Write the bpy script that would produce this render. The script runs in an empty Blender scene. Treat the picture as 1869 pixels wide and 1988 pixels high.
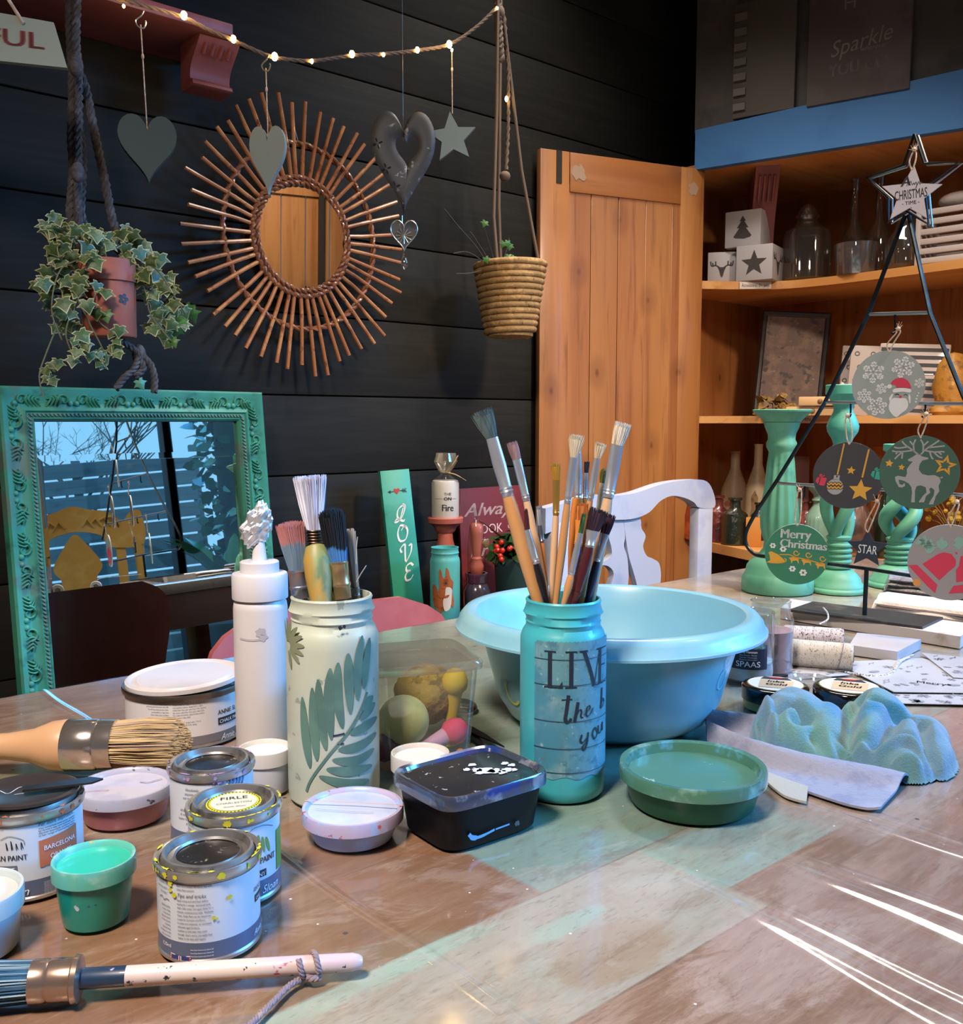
import bpy, bmesh, math, random
from mathutils import Vector, Matrix, noise
from mathutils.geometry import tessellate_polygon
PI = math.pi
R = random.Random(11)
SC = bpy.context.scene
COL = SC.collection
# ---------------------------------------------------------------- camera
HEAD = math.radians(41.0)      # the long wall (world X) runs 41 degrees off the picture plane
PITCH = math.radians(5.4)
FPX = 1850.0
CAM = Vector((0, 0, 1.08))
RT = Vector((math.cos(HEAD), -math.sin(HEAD), 0))
FH = Vector((math.sin(HEAD), math.cos(HEAD), 0))
FW = FH * math.cos(PITCH) - Vector((0, 0, 1)) * math.sin(PITCH)
UP = FH * math.sin(PITCH) + Vector((0, 0, 1)) * math.cos(PITCH)
cd = bpy.data.cameras.new('camera')
cam = bpy.data.objects.new('camera', cd); COL.objects.link(cam)
cam.matrix_world = Matrix(((RT.x, UP.x, -FW.x, CAM.x), (RT.y, UP.y, -FW.y, CAM.y), (RT.z, UP.z, -FW.z, CAM.z), (0, 0, 0, 1)))
cd.sensor_fit = 'HORIZONTAL'; cd.sensor_width = 36; cd.lens = 36 * FPX / 1869; cd.clip_start = .02; cd.clip_end = 60
SC.camera = cam
# ---------------------------------------------------------------- view, sky, lamps
SC.view_settings.view_transform = 'Standard'; SC.view_settings.look = 'None'
SC.view_settings.gamma = 1; SC.view_settings.exposure = -0.12; SC.view_settings.use_curve_mapping = False
SC.cycles.max_bounces = 10; SC.cycles.transmission_bounces = 8; SC.cycles.transparent_max_bounces = 16
SC.cycles.glossy_bounces = 5; SC.cycles.diffuse_bounces = 4
SC.cycles.caustics_reflective = False; SC.cycles.caustics_refractive = False
SC.cycles.sample_clamp_indirect = 4; SC.cycles.use_denoising = True
wd = bpy.data.worlds.new('sky'); SC.world = wd; wd.use_nodes = True
wn = wd.node_tree.nodes; wn['Background'].inputs[0].default_value = (.34, .70, 1, 1); wn['Background'].inputs[1].default_value = 1.3

def look_rot(p, t):
    return (Vector(t) - Vector(p)).to_track_quat('-Z', 'Y').to_euler()

def area(name, loc, target, sx, sy, power, color, spread=180):
    l = bpy.data.lights.new(name, 'AREA'); l.shape = 'RECTANGLE'; l.size = sx; l.size_y = sy; l.energy = power; l.color = color
    l.spread = math.radians(spread)
    o = bpy.data.objects.new(name, l); COL.objects.link(o); o.location = loc; o.rotation_euler = look_rot(loc, target)
    return o
area('daylight_through_glazing', (4.4, -2.3, 3.2), (.9, .5, .8), 2.4, 1.6, 300, (.07, .44, 1), 75)
area('ceiling_lamp_over_table', (-.42, .22, 2.30), (.42, .80, .8), .30, .30, 18, (1, .86, .76), 98)
area('ceiling_lamp_right', (1.62, .20, 2.28), (1.95, 1.20, .70), .16, .16, 15, (1, .80, .60), 92)
area('added_fill_by_door', (1.35, -.75, 2.6), (1.75, -1.6, 1.5), .3, .3, 17, (1, .78, .55), 150)  # added fill with no fixture, brightens the pine door for the sunburst mirror
area('ceiling_lamp_far', (1.78, 1.22, 2.68), (1.78, 1.2201, 0), .22, 1.0, 18, (1, .93, .84), 105)

# ---------------------------------------------------------------- measuring: pixel to a point on a real plane
def ray(px, py):
    return FW * FPX + RT * (px - 934.5) - UP * (py - 994)
def T(px, py, z=.752):
    d = ray(px, py); return CAM + d * ((z - CAM.z) / d.z)
def PY(px, py, Y):
    d = ray(px, py); return CAM + d * (Y / d.y)
def PX(px, py, X):
    d = ray(px, py); return CAM + d * (X / d.x)
def PD(px, py, D):
    d = ray(px, py); return CAM + d * (D / d.dot(FH))
def depth(p): return (Vector(p) - CAM).dot(FW)
def m(px, p): return px * depth(p) / FPX          # pixels to metres at a point
def zat(p, py):
    """height at which the upright through p crosses image row py"""
    x, y = p[0], p[1]; D = Vector((x, y, 0)).dot(FH)
    v = (py - 994) / FPX
    return CAM.z - D * (math.sin(PITCH) + v * math.cos(PITCH)) / (math.cos(PITCH) - v * math.sin(PITCH))
def face(p):
    d = Vector((-p[0], -p[1])).normalized(); return math.atan2(d.x, -d.y)   # local -Y towards the room's middle where the viewer stands
def stand(px, pyf, rpx, z=.752):
    """centre of a round foot whose near edge touches z at (px, pyf)"""
    q = T(px, pyf, z); r = m(rpx, q)
    d = Vector((q.x, q.y, 0)).normalized(); r = r * (1 + r / Vector((q.x, q.y, 0)).length)
    return Vector((q.x + d.x * r, q.y + d.y * r, z)), r

# ---------------------------------------------------------------- colours and materials
def lin(h):
    if isinstance(h, (tuple, list)): return tuple(h)[:3]
    h = h.lstrip('#'); o = []
    for i in (0, 2, 4):
        c = int(h[i:i + 2], 16) / 255; o.append(c / 12.92 if c <= .04045 else ((c + .055) / 1.055) ** 2.4)
    return tuple(o)
MATS = {}
class NT:
    def __init__(s, name):
        s.m = bpy.data.materials.new(name); s.m.use_nodes = True; s.t = s.m.node_tree; s.n = s.t.nodes
        s.b = s.n['Principled BSDF']; s.out = s.n['Material Output']
        s.tc = s.n.new('ShaderNodeTexCoord')
    def new(s, k, **kw):
        x = s.n.new('ShaderNode' + k)
        for a, v in kw.items(): setattr(x, a, v)
        return x
    def l(s, a, b): s.t.links.new(a, b)
    def mapped(s, scale=(1, 1, 1), loc=(0, 0, 0), src='Object'):
        mp = s.new('Mapping'); mp.inputs['Scale'].default_value = scale; mp.inputs['Location'].default_value = loc
        s.l(s.tc.outputs[src], mp.inputs[0]); return mp.outputs[0]
    def noise(s, vec, scale, detail=3, rough=.55, dist=0):
        x = s.new('TexNoise'); x.inputs['Scale'].default_value = scale; x.inputs['Detail'].default_value = detail
        x.inputs['Roughness'].default_value = rough; x.inputs['Distortion'].default_value = dist
        if vec is not None: s.l(vec, x.inputs['Vector'])
        return x.outputs['Fac']
    def ramp(s, fac, lo, hi):
        x = s.new('MapRange'); x.interpolation_type = 'SMOOTHSTEP'
        x.inputs[1].default_value = lo; x.inputs[2].default_value = hi; s.l(fac, x.inputs[0]); return x.outputs[0]
    def math(s, op, a, b=None):
        x = s.new('Math', operation=op)
        for i, v in enumerate((a, b)):
            if v is None: continue
            if isinstance(v, (int, float)): x.inputs[i].default_value = v
            else: s.l(v, x.inputs[i])
        return x.outputs[0]
    def mix(s, fac, a, b, mode='MIX'):
        x = s.new('Mix', data_type='RGBA', blend_type=mode)
        for i, v in ((0, fac), (6, a), (7, b)):
            if isinstance(v, (int, float)): x.inputs[i].default_value = v
            elif isinstance(v, (tuple, str)): x.inputs[i].default_value = (*lin(v), 1)
            else: s.l(v, x.inputs[i])
        return x.outputs[2]
    def bump(s, h, strength=.3, dist=.002):
        x = s.new('Bump'); x.inputs['Strength'].default_value = strength; x.inputs['Distance'].default_value = dist
        s.l(h, x.inputs['Height']); s.l(x.outputs[0], s.b.inputs['Normal'])
def mat(name, col, rough=.5, metal=0, layers=(), bump=None, coat=0, trans=0, emis=None, estr=0, spec=None, ior=None, sheen=0, sss=0):
    """layers: (colour, scale, lo, hi[, stretch]) laid over by noise; bump: (scale, strength, distance[, stretch])"""
    if name in MATS: return MATS[name]
    s = NT(name); b = s.b
    c = lin(col); b.inputs['Base Color'].default_value = (*c, 1); b.inputs['Roughness'].default_value = rough; b.inputs['Metallic'].default_value = metal
    cur = None
    for L in layers:
        st = L[4] if len(L) > 4 else (1, 1, 1)
        f = s.ramp(s.noise(s.mapped(st, (L[1] * .37, L[2] * 5, L[3] * 3)), L[1], 4, .6), L[2], L[3])
        cur = s.mix(f, cur if cur is not None else (*c,), L[0])
    if cur is not None: s.l(cur, b.inputs['Base Color'])
    if bump:
        st = bump[3] if len(bump) > 3 else (1, 1, 1)
        s.bump(s.noise(s.mapped(st), bump[0], 4, .6), bump[1], bump[2])
    if coat: b.inputs['Coat Weight'].default_value = coat; b.inputs['Coat Roughness'].default_value = .08
    if trans: b.inputs['Transmission Weight'].default_value = trans
    if spec is not None: b.inputs['Specular IOR Level'].default_value = spec
    if ior: b.inputs['IOR'].default_value = ior
    if sheen: b.inputs['Sheen Weight'].default_value = sheen
    if sss: b.inputs['Subsurface Weight'].default_value = sss; b.inputs['Subsurface Radius'].default_value = (.01, .008, .006)
    if emis: b.inputs['Emission Color'].default_value = (*lin(emis), 1); b.inputs['Emission Strength'].default_value = estr
    MATS[name] = s.m; return s.m
def film(name, tint='#ffffff', rough=.06, base=.06, body=0.0, bodycol='#ffffff', fres=.5):
    """thin clear plastic, glass wall or cellophane: see-through with a glossy skin and some milky body"""
    if name in MATS: return MATS[name]
    s = NT(name); s.n.remove(s.b)
    tr = s.new('BsdfTransparent'); tr.inputs[0].default_value = (*lin(tint), 1)
    df = s.new('BsdfDiffuse'); df.inputs[0].default_value = (*lin(bodycol), 1)
    mx0 = s.new('MixShader'); mx0.inputs[0].default_value = body; s.l(tr.outputs[0], mx0.inputs[1]); s.l(df.outputs[0], mx0.inputs[2])
    gl = s.new('BsdfGlossy'); gl.inputs['Roughness'].default_value = rough; gl.inputs[0].default_value = (1, 1, 1, 1)
    lw = s.new('LayerWeight'); lw.inputs[0].default_value = .5
    f = s.math('ADD', s.math('MULTIPLY', s.math('POWER', lw.outputs['Facing'], 3.0), fres), base); f = s.math('MINIMUM', f, 1.0)
    mx = s.new('MixShader'); s.l(f, mx.inputs[0]); s.l(mx0.outputs[0], mx.inputs[1]); s.l(gl.outputs[0], mx.inputs[2])
    s.l(mx.outputs[0], s.out.inputs[0]); MATS[name] = s.m; return s.m
def wood(name, c1, c2, c3, axis='z', rough=.5, grain=60, coat=0.1, bump=.15):
    if name in MATS: return MATS[name]
    s = NT(name); st = {'x': (.06, 1, 1), 'y': (1, .06, 1), 'z': (1, 1, .06)}[axis]
    v = s.mapped(st); a = s.noise(v, grain, 5, .6, .6); bb = s.noise(v, grain * .15, 3, .5, 1.2)
    c = s.mix(s.ramp(bb, .35, .65), c1, c2); c = s.mix(s.math('MULTIPLY', s.ramp(a, .5, .75), .6), c, c3)
    vo = s.new('TexVoronoi', voronoi_dimensions='2D'); vo.inputs['Scale'].default_value = 6.5
    sx = s.new('SeparateXYZ'); s.l(s.tc.outputs['Object'], sx.inputs[0]); cx = s.new('CombineXYZ'); u_, v_ = {'x': (0, 2), 'y': (1, 2), 'z': (2, 0)}[axis]
    s.l(s.math('MULTIPLY', sx.outputs[u_], .6), cx.inputs[0]); s.l(s.math('ADD', sx.outputs[v_], sx.outputs[1]) if axis != 'y' else sx.outputs[v_], cx.inputs[1]); s.l(cx.outputs[0], vo.inputs['Vector'])
    sp = s.new('SeparateColor'); s.l(vo.outputs['Color'], sp.inputs[0])
    kn = s.math('MULTIPLY', s.ramp(s.math('ADD', vo.outputs['Distance'], s.math('MULTIPLY', a, .10)), .12, .03), s.ramp(sp.outputs[0], .45, .55))
    c = s.mix(s.math('MULTIPLY', kn, .85), c, tuple(x * .45 for x in lin(c3)))
    ha = s.math('MULTIPLY', s.ramp(s.math('ADD', vo.outputs['Distance'], s.math('MULTIPLY', a, .15)), .34, .16), s.ramp(sp.outputs[0], .35, .5)); c = s.mix(s.math('MULTIPLY', ha, .35), c, c3)
    s.l(c, s.b.inputs['Base Color']); s.b.inputs['Roughness'].default_value = rough
    s.b.inputs['Coat Weight'].default_value = coat; s.b.inputs['Coat Roughness'].default_value = .2
    s.bump(a, bump, .002); MATS[name] = s.m; return s.m

# ---------------------------------------------------------------- mesh building
def rotm(rx=0, ry=0, rz=0):
    return Matrix.Rotation(rz, 4, 'Z') @ Matrix.Rotation(ry, 4, 'Y') @ Matrix.Rotation(rx, 4, 'X')
def basis(axis, roll=0):
    """matrix whose Z runs along axis"""
    q = Vector(axis).to_track_quat('Z', 'Y').to_matrix().to_4x4(); return q @ Matrix.Rotation(roll, 4, 'Z')
class MB:
    def __init__(s): s.v = []; s.f = []; s.mi = []; s.mats = []
    def k(s, mt):
        if mt not in s.mats: s.mats.append(mt)
        return s.mats.index(mt)
    def add(s, vs, fs, mt, M=None):
        o = len(s.v); i = s.k(mt)
        for p in vs: s.v.append(tuple(M @ Vector(p)) if M is not None else tuple(p))
        for f in fs: s.f.append([o + a for a in f]); s.mi.append(i)
        return s
    def lathe(s, prof, mt, seg=48, M=None, ell=(1, 1), fn=None):
        vs = []; fs = []; n = len(prof)
        for (r, z) in prof:
            for j in range(seg):
                a = 2 * PI * j / seg; rr = r if fn is None else fn(r, z, a)
                vs.append((rr * math.cos(a) * ell[0], rr * math.sin(a) * ell[1], z))
        for i in range(n - 1):
            for j in range(seg):
                k = (j + 1) % seg; fs.append((i * seg + j, i * seg + k, (i + 1) * seg + k, (i + 1) * seg + j))
        if prof[0][0] > 1e-6: fs.append(tuple(reversed(range(seg))))
        if prof[-1][0] > 1e-6: fs.append(tuple((n - 1) * seg + j for j in range(seg)))
        return s.add(vs, fs, mt, M)
    def shell(s, prof, mt, seg=48, M=None, ell=(1, 1), fn=None):   # open profile, no end caps
        a = len(s.f); s.lathe(prof, mt, seg, M, ell, fn)
        for (r, i) in ((prof[-1][0], -1), (prof[0][0], None)):
            if r > 1e-6:
                # drop the cap faces that lathe() added last
                s.f.pop(); s.mi.pop()
        return s
    def box(s, c, size, mt, M=None, bev=0, seg=2):
        bm = bmesh.new(); bmesh.ops.create_cube(bm, size=1)
        bmesh.ops.scale(bm, vec=size, verts=bm.verts)
        if bev: bmesh.ops.bevel(bm, geom=bm.edges[:], offset=min(bev, min(size) * .49), segments=seg, affect='EDGES', profile=.5)
        bmesh.ops.translate(bm, vec=c, verts=bm.verts)
        bm.verts.index_update()
        s.add([v.co[:] for v in bm.verts], [[v.index for v in f.verts] for f in bm.faces], mt, M); bm.free(); return s
    def tube(s, pts, rad, mt, seg=8, M=None, closed=False, flat=1.0, up=None):
        pts = [Vector(p) for p in pts]; n = len(pts)
        rs = rad if isinstance(rad, (list, tuple)) else [rad] * n
        vs = []; fs = []; prev = None
        for i, p in enumerate(pts):
            t = (pts[(i + 1) % n] - pts[i - 1]) if closed else (pts[min(i + 1, n - 1)] - pts[max(i - 1, 0)])
            if t.length < 1e-9: t = Vector((0, 0, 1))
            t.normalize()
            u = Vector(up) if up is not None else (prev if prev is not None else (Vector((0, 0, 1)) if abs(t.z) < .9 else Vector((1, 0, 0))))
            u = u - t * u.dot(t)
            if u.length < 1e-6: u = t.orthogonal()
            u.normalize(); w = t.cross(u); prev = u
            for j in range(seg):
                a = 2 * PI * j / seg; vs.append(p + (w * math.cos(a) + u * math.sin(a) * flat) * rs[i])
        for i in range(n if closed else n - 1):
            k2 = (i + 1) % n
            for j in range(seg):
                k = (j + 1) % seg; fs.append((i * seg + j, i * seg + k, k2 * seg + k, k2 * seg + j))
        if not closed: fs.append(tuple(reversed(range(seg)))); fs.append(tuple((n - 1) * seg + j for j in range(seg)))
        return s.add(vs, fs, mt, M)
    def loft(s, secs, mt, seg=24, M=None):
        """secs: (z, rx, ry[, x, y, power]) closed superellipse sections along local Z"""
        vs = []; fs = []
        for q in secs:
            z, rx, ry = q[:3]; cx, cy = (q[3], q[4]) if len(q) > 4 else (0, 0); pw = q[5] if len(q) > 5 else 2
            for j in range(seg):
                a = 2 * PI * j / seg; ca, sa = math.cos(a), math.sin(a); e = 2 / pw
                vs.append((cx + rx * math.copysign(abs(ca) ** e, ca), cy + ry * math.copysign(abs(sa) ** e, sa), z))
        n = len(secs)
        for i in range(n - 1):
            for j in range(seg):
                k = (j + 1) % seg; fs.append((i * seg + j, i * seg + k, (i + 1) * seg + k, (i + 1) * seg + j))
        fs.append(tuple(reversed(range(seg)))); fs.append(tuple((n - 1) * seg + j for j in range(seg)))
        return s.add(vs, fs, mt, M)
    def prism(s, outline, t, mt, M=None):
        """outline in local XZ, thickness along Y centred"""
        n = len(outline); tri = tessellate_polygon([[Vector((a, b, 0)) for a, b in outline]])
        vs = [(a, -t / 2, b) for a, b in outline] + [(a, t / 2, b) for a, b in outline]
        area2 = sum(outline[i][0] * outline[(i + 1) % n][1] - outline[(i + 1) % n][0] * outline[i][1] for i in range(n))
        fs = []
        for a, b, c in tri:
            A = (outline[b][0] - outline[a][0]) * (outline[c][1] - outline[a][1]) - (outline[c][0] - outline[a][0]) * (outline[b][1] - outline[a][1])
            if A < 0: b, c = c, b
            fs.append((a, b, c)); fs.append((n + a, n + c, n + b))
        for i in range(n):
            j = (i + 1) % n; q = (i, j, n + j, n + i); fs.append(q if area2 < 0 else tuple(reversed(q)))
        return s.add(vs, fs, mt, M)
    def ball(s, c, r, mt, seg=16, M=None, ell=(1, 1, 1)):
        prof = [(max(1e-7, math.sin(PI * i / (seg // 2))), -math.cos(PI * i / (seg // 2))) for i in range(seg // 2 + 1)]
        L = Matrix.Translation(c) @ Matrix.Diagonal((r * ell[0], r * ell[1], r * ell[2], 1))
        return s.lathe(prof, mt, seg, (M @ L) if M is not None else L)
    def build(s, name, parent=None, smooth=True, ang=38):
        me = bpy.data.meshes.new(name); me.from_pydata(s.v, [], s.f); me.update()
        for q in s.mats: me.materials.append(q)
        if len(s.mats) > 1: me.polygons.foreach_set('material_index', s.mi)
        if smooth: me.shade_smooth(); me.set_sharp_from_angle(angle=math.radians(ang))
        me.validate()
        o = bpy.data.objects.new(name, me); COL.objects.link(o)
        if parent is not None: o.parent = parent
        return o
def tag(o, label=None, cat=None, group=None, kind=None):
    if label: o['label'] = label
    if cat: o['category'] = cat
    if group: o['group'] = group
    if kind: o['kind'] = kind
    return o
def thing(name, loc, label, cat, rz=0, group=None, M=None):
    o = bpy.data.objects.new(name, None); COL.objects.link(o); o.empty_display_size = .02
    if M is not None: o.matrix_world = M
    else: o.location = loc; o.rotation_euler = (0, 0, rz)
    return tag(o, label, cat, group)
def struct(name, mb, **k):
    o = mb.build(name, **k); o['kind'] = 'structure'; return o
def copy_tree(o, parent=None):
    c = o.copy(); COL.objects.link(c)
    if parent is not None: c.parent = parent
    for ch in o.children: copy_tree(ch, c)
    return c

# ---------------------------------------------------------------- flat marks laid on a surface
def cyl_map(Rf, a0=0, lift=.0005, sy=1):
    """(s, t) to a point on an upright round body; Rf = radius or radius(z); s measured along the surface, 0 faces local -Y"""
    def f(s_, t_):
        r = Rf(t_) if callable(Rf) else Rf; a = a0 + s_ / r; return ((r + lift) * math.sin(a), -(r + lift) * math.cos(a), t_)
    f.__name__ = 'curved'; return f
def front_map(y=0, lift=.0005): return lambda s_, t_: (s_, y - lift, t_)
def top_map(z, lift=.0005): return lambda s_, t_: (s_, t_, z + lift)
def strips(vs, fs, step=.004):
    """cut flat triangles into upright strips so that they can follow a round body"""
    V2, F2 = [], []
    def clip(P, c, sg):
        o = []
        for i in range(len(P)):
            a, b = P[i - 1], P[i]; da, db = (a[0] - c) * sg, (b[0] - c) * sg
            if (da >= 0) != (db >= 0): t = da / (da - db); o.append((c, a[1] + (b[1] - a[1]) * t))
            if db >= 0: o.append(b)
        return o
    for f in fs:
        P = [vs[i][:2] for i in f]; x0 = min(p[0] for p in P); x1 = max(p[0] for p in P); k = math.floor(x0 / step)
        while k * step < x1 - 1e-9:
            Q = clip(clip(P, k * step, 1), (k + 1) * step, -1); k += 1
            if len(Q) > 2: o = len(V2); V2 += Q; F2.append(tuple(range(o, o + len(Q))))
    return V2, F2
def poly(mb, pts, mp, mt):
    tri = tessellate_polygon([[Vector((a, b, 0)) for a, b in pts]]); fs = []
    for a, b, c in tri:
        A = (pts[b][0] - pts[a][0]) * (pts[c][1] - pts[a][1]) - (pts[c][0] - pts[a][0]) * (pts[b][1] - pts[a][1])
        fs.append((a, b, c) if A > 0 else (a, c, b))
    pts = list(pts)
    if mp.__name__ == 'curved' and max(p[0] for p in pts) - min(p[0] for p in pts) > .005: pts, fs = strips(pts, fs)
    mb.add([mp(a, b) for a, b in pts], fs, mt)
def smooth_pts(pts, n=6, closed=False):
    if len(pts) < 3: return list(pts)
    out = []; N = len(pts)
    rng = range(N) if closed else range(N - 1)
    for i in rng:
        g = lambda k: pts[k % N] if closed else pts[max(0, min(N - 1, k))]
        p0, p1, p2, p3 = g(i - 1), g(i), g(i + 1), g(i + 2)
        for q in range(n):
            t = q / n
            out.append(tuple(.5 * ((2 * b) + (c - a) * t + (2 * a - 5 * b + 4 * c - d) * t * t + (3 * b - a - 3 * c + d) * t ** 3) for a, b, c, d in zip(p0, p1, p2, p3)))
    if not closed: out.append(tuple(pts[-1]))
    return out
def ribbon(mb, pts, w, mp, mt, sm=5, taper=False, calli=None):
    """flat stroke; calli = pen angle for a broad nib"""
    P = smooth_pts(pts, sm) if sm else pts; n = len(P); vs = []; fs = []
    for i, p in enumerate(P):
        a = P[max(0, i - 1)]; b = P[min(n - 1, i + 1)]; dx, dy = b[0] - a[0], b[1] - a[1]; L = math.hypot(dx, dy) or 1
        ww = w[min(len(w) - 1, int(i * len(w) / n))] if isinstance(w, (list, tuple)) else w
        if taper: ww = w * max(.08, math.sin(PI * (i + .3) / (n - .4)) ** .7)
        nx, ny = -dy / L, dx / L
        if calli is not None: ww = w * (.25 + .75 * abs(math.sin(math.atan2(dy, dx) - calli)))
        vs.append(mp(p[0] + nx * ww / 2, p[1] + ny * ww / 2)); vs.append(mp(p[0] - nx * ww / 2, p[1] - ny * ww / 2))
    for i in range(n - 1): fs.append((2 * i, 2 * i + 1, 2 * i + 3, 2 * i + 2))
    mb.add(vs, fs, mt)
_gc = {}
def _glyphs(txt):
    if txt in _gc: return _gc[txt]
    c = bpy.data.curves.new('t', 'FONT'); c.body = txt; c.size = 1; c.resolution_u = 3; c.align_x = 'LEFT'
    o = bpy.data.objects.new('t', c); me = bpy.data.meshes.new_from_object(o)
    r = ([tuple(v.co[:2]) for v in me.vertices], [tuple(p.vertices) for p in me.polygons])
    bpy.data.objects.remove(o); bpy.data.curves.remove(c); bpy.data.meshes.remove(me)
    _gc[txt] = r; return r
def text(mb, txt, x, y, size, mp, mt, align='L', shear=0, sx=1, bold=0, slope=0, width=None):
    vs, fs = _glyphs(txt)
    if not vs: return
    w = max(v[0] for v in vs)
    if width: sx = width / (w * size)
    ox = {'L': 0, 'C': -w / 2, 'R': -w}[align]
    cs, sn = math.cos(slope), math.sin(slope)
    for k in ([0] if not bold else [-bold, 0, bold]):
        P = []
        for a, b in vs:
            u = (a + ox + shear * b + k) * size * sx; v = b * size
            P.append(mp(x + u * cs - v * sn, y + u * sn + v * cs))
        mb.add(P, fs, mt)
def star_pts(cx, cy, r, ri=.42, rot=0, n=5, sx=1):
    return [(cx + sx * (r if i % 2 == 0 else r * ri) * math.sin(rot + PI * i / n), cy + (r if i % 2 == 0 else r * ri) * math.cos(rot + PI * i / n)) for i in range(2 * n)]
def heart_pts(w, h, n=40):
    o = []
    for i in range(n):
        t = 2 * PI * i / n; x = 16 * math.sin(t) ** 3; y = 13 * math.cos(t) - 5 * math.cos(2 * t) - 2 * math.cos(3 * t) - math.cos(4 * t)
        o.append((x / 32 * w, (y + 2.5) / 29 * h))
    return o
def ell_pts(cx, cy, rx, ry, n=28, rot=0):
    return [(cx + rx * math.cos(2 * PI * i / n) * math.cos(rot) - ry * math.sin(2 * PI * i / n) * math.sin(rot),
             cy + rx * math.cos(2 * PI * i / n) * math.sin(rot) + ry * math.sin(2 * PI * i / n) * math.cos(rot)) for i in range(n)]
# ================================================================ the room
blk = NT('black_boards')
v = blk.mapped((.08, 1, 1)); a = blk.noise(v, 45, 5, .65, .8); bb = blk.noise(blk.mapped((.35, 1, 1)), 5, 3)
c = blk.mix(blk.ramp(a, .35, .75), '#1a1915', '#24231e'); c = blk.mix(blk.math('MULTIPLY', blk.ramp(bb, .55, .75), .3), c, '#2a2823')
blk.l(c, blk.b.inputs['Base Color']); blk.b.inputs['Roughness'].default_value = .72; blk.b.inputs['Specular IOR Level'].default_value = .3; blk.bump(a, .22, .002); BLK = blk.m
PINE = wood('pine_boards', '#b07645', '#9c6134', '#6b3a18', 'z', .42, 45, .15)
PINEH = wood('pine_shelf_boards', '#c98f55', '#b9793f', '#8a5123', 'x', .45, 45, .1)
PINEY = wood('pine_shelf_front', '#cf9a5e', '#c08447', '#8f5828', 'y', .45, 45, .1)
b = MB(); z = .953 - .19 * 6
while z < 2.75:
    b.box((.9, 2.012, z + .095), (5.6, .024, .187), BLK, bev=.003, seg=2); b.box((.9, 2.022, z), (5.6, .012, .02), BLK)
    z += .19
struct('wall_back', b)
b = MB(); b.box((.9, -.0, -.02), (5.6, 4.4, .04), mat('floor_planks', '#5b4a3c', .6, layers=(('#3f342b', 14, .4, .7, (.1, 1, 1)),), bump=(40, .2, .002, (.1, 1, 1)))); struct('floor', b)
b = MB(); b.box((.9, .1, 2.76), (5.6, 4.2, .04), mat('ceiling_boards', '#8f8a84', .8, layers=(('#7f7a74', 9, .4, .7),))); struct('ceiling', b)
PALE = mat('pale_plaster', '#8d8780', .8)
b = MB(); b.box((-1.62, .1, 1.36), (.04, 4.2, 2.76), PALE); struct('wall_left', b)
b = MB(); b.box((3.12, 1.13, 1.36), (.05, 1.74, 2.76), BLK); struct('wall_right', b)
b = MB(); b.box((-.25, -1.62, 1.36), (2.8, .05, 2.76), PALE); struct('wall_front', b)
b = MB()
for i in range(7): b.box((1.21 + i * .145, -1.62, 1.36), (.140, .04, 2.72), PINE, bev=.004, seg=1)
for x_ in (1.45, 1.95): b.box((x_, -1.59, 1.36), (.03, .03, 2.72), mat('seam_dark', '#2b1c12', .8))
b.box((1.65, -1.595, 2.25), (1.0, .03, .10), PINE); struct('door_1', b)
# pine gable boards over the glazing, with dark seams
b = MB()
for i in range(5): b.box((2.26 + i * .2, -1.62, 2.68), (.192, .04, .14), PINE, bev=.004, seg=1)
struct('trim_1', b)
GF = mat('window_frame_grey', '#3e4c58', .45)
GL = film('window_glass', '#f4fbff', .02, .02, fres=.25)
def glazing(n, x0, y0, x1, y1, parts):
    L = math.hypot(x1 - x0, y1 - y0); a = math.atan2(y1 - y0, x1 - x0)
    M = Matrix.Translation((x0, y0, 0)) @ rotm(rz=a); b = MB()
    for i in range(parts + 1): b.box((L * i / parts, 0, 1.3), (.06, .06, 2.6), GF, M, .004)
    b.box((L / 2, 0, 2.6), (L + .06, .07, .08), GF, M, .004); b.box((L / 2, 0, .05), (L + .06, .07, .1), GF, M, .004)
    o = struct('window_%d' % n, b)
    g = MB(); g.box((L / 2, 0, 1.32), (L - .02, .006, 2.46), GL, M); p = g.build('glass_pane', o); return o
glazing(1, 2.20, -1.62, 3.12, -1.62, 1)
glazing(2, 3.12, -1.62, 3.12, .22, 2)
# ---- garden outside the glazing (seen in the green mirror)
b = MB(); b.box((4.5, -4, -.06), (13, 9, .08), mat('garden_paving', '#7d8c8c', .8, layers=(('#5f7370', 3, .4, .65),), bump=(20, .3, .01))); struct('ground', b)
f0 = Vector((2.1, -4.7, 0)); f1 = Vector((4.5, -3.3, 0)); L = (f1 - f0).length; Mf = Matrix.Translation(f0) @ rotm(rz=math.atan2(f1.y - f0.y, f1.x - f0.x))
fe = thing('slat_fence', (0, 0, 0), 'weathered grey slatted garden fence reflected on the left in the green mirror', 'fence', M=Mf)
FW_ = wood('fence_grey', '#7f95a0', '#6b808c', '#55666f', 'x', .8, 30, 0)
b = MB()
for i in range(13): b.box((L / 2, 0, .1 + i * .135), (L, .02, .118), FW_, rotm(rx=.25) if 0 else None, .003, 1)
b.build('slat_panel', fe)
for i in range(4):
    b = MB(); b.box((L * i / 3, -.05, .93), (.07, .07, 1.86), FW_, bev=.006); b.build('post', fe)
IVD = mat('ivy_dark', '#24593f', .35); IVL = mat('ivy_light', '#86c9b4', .35); STEMB = mat('bark', '#54504a', .8)
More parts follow.
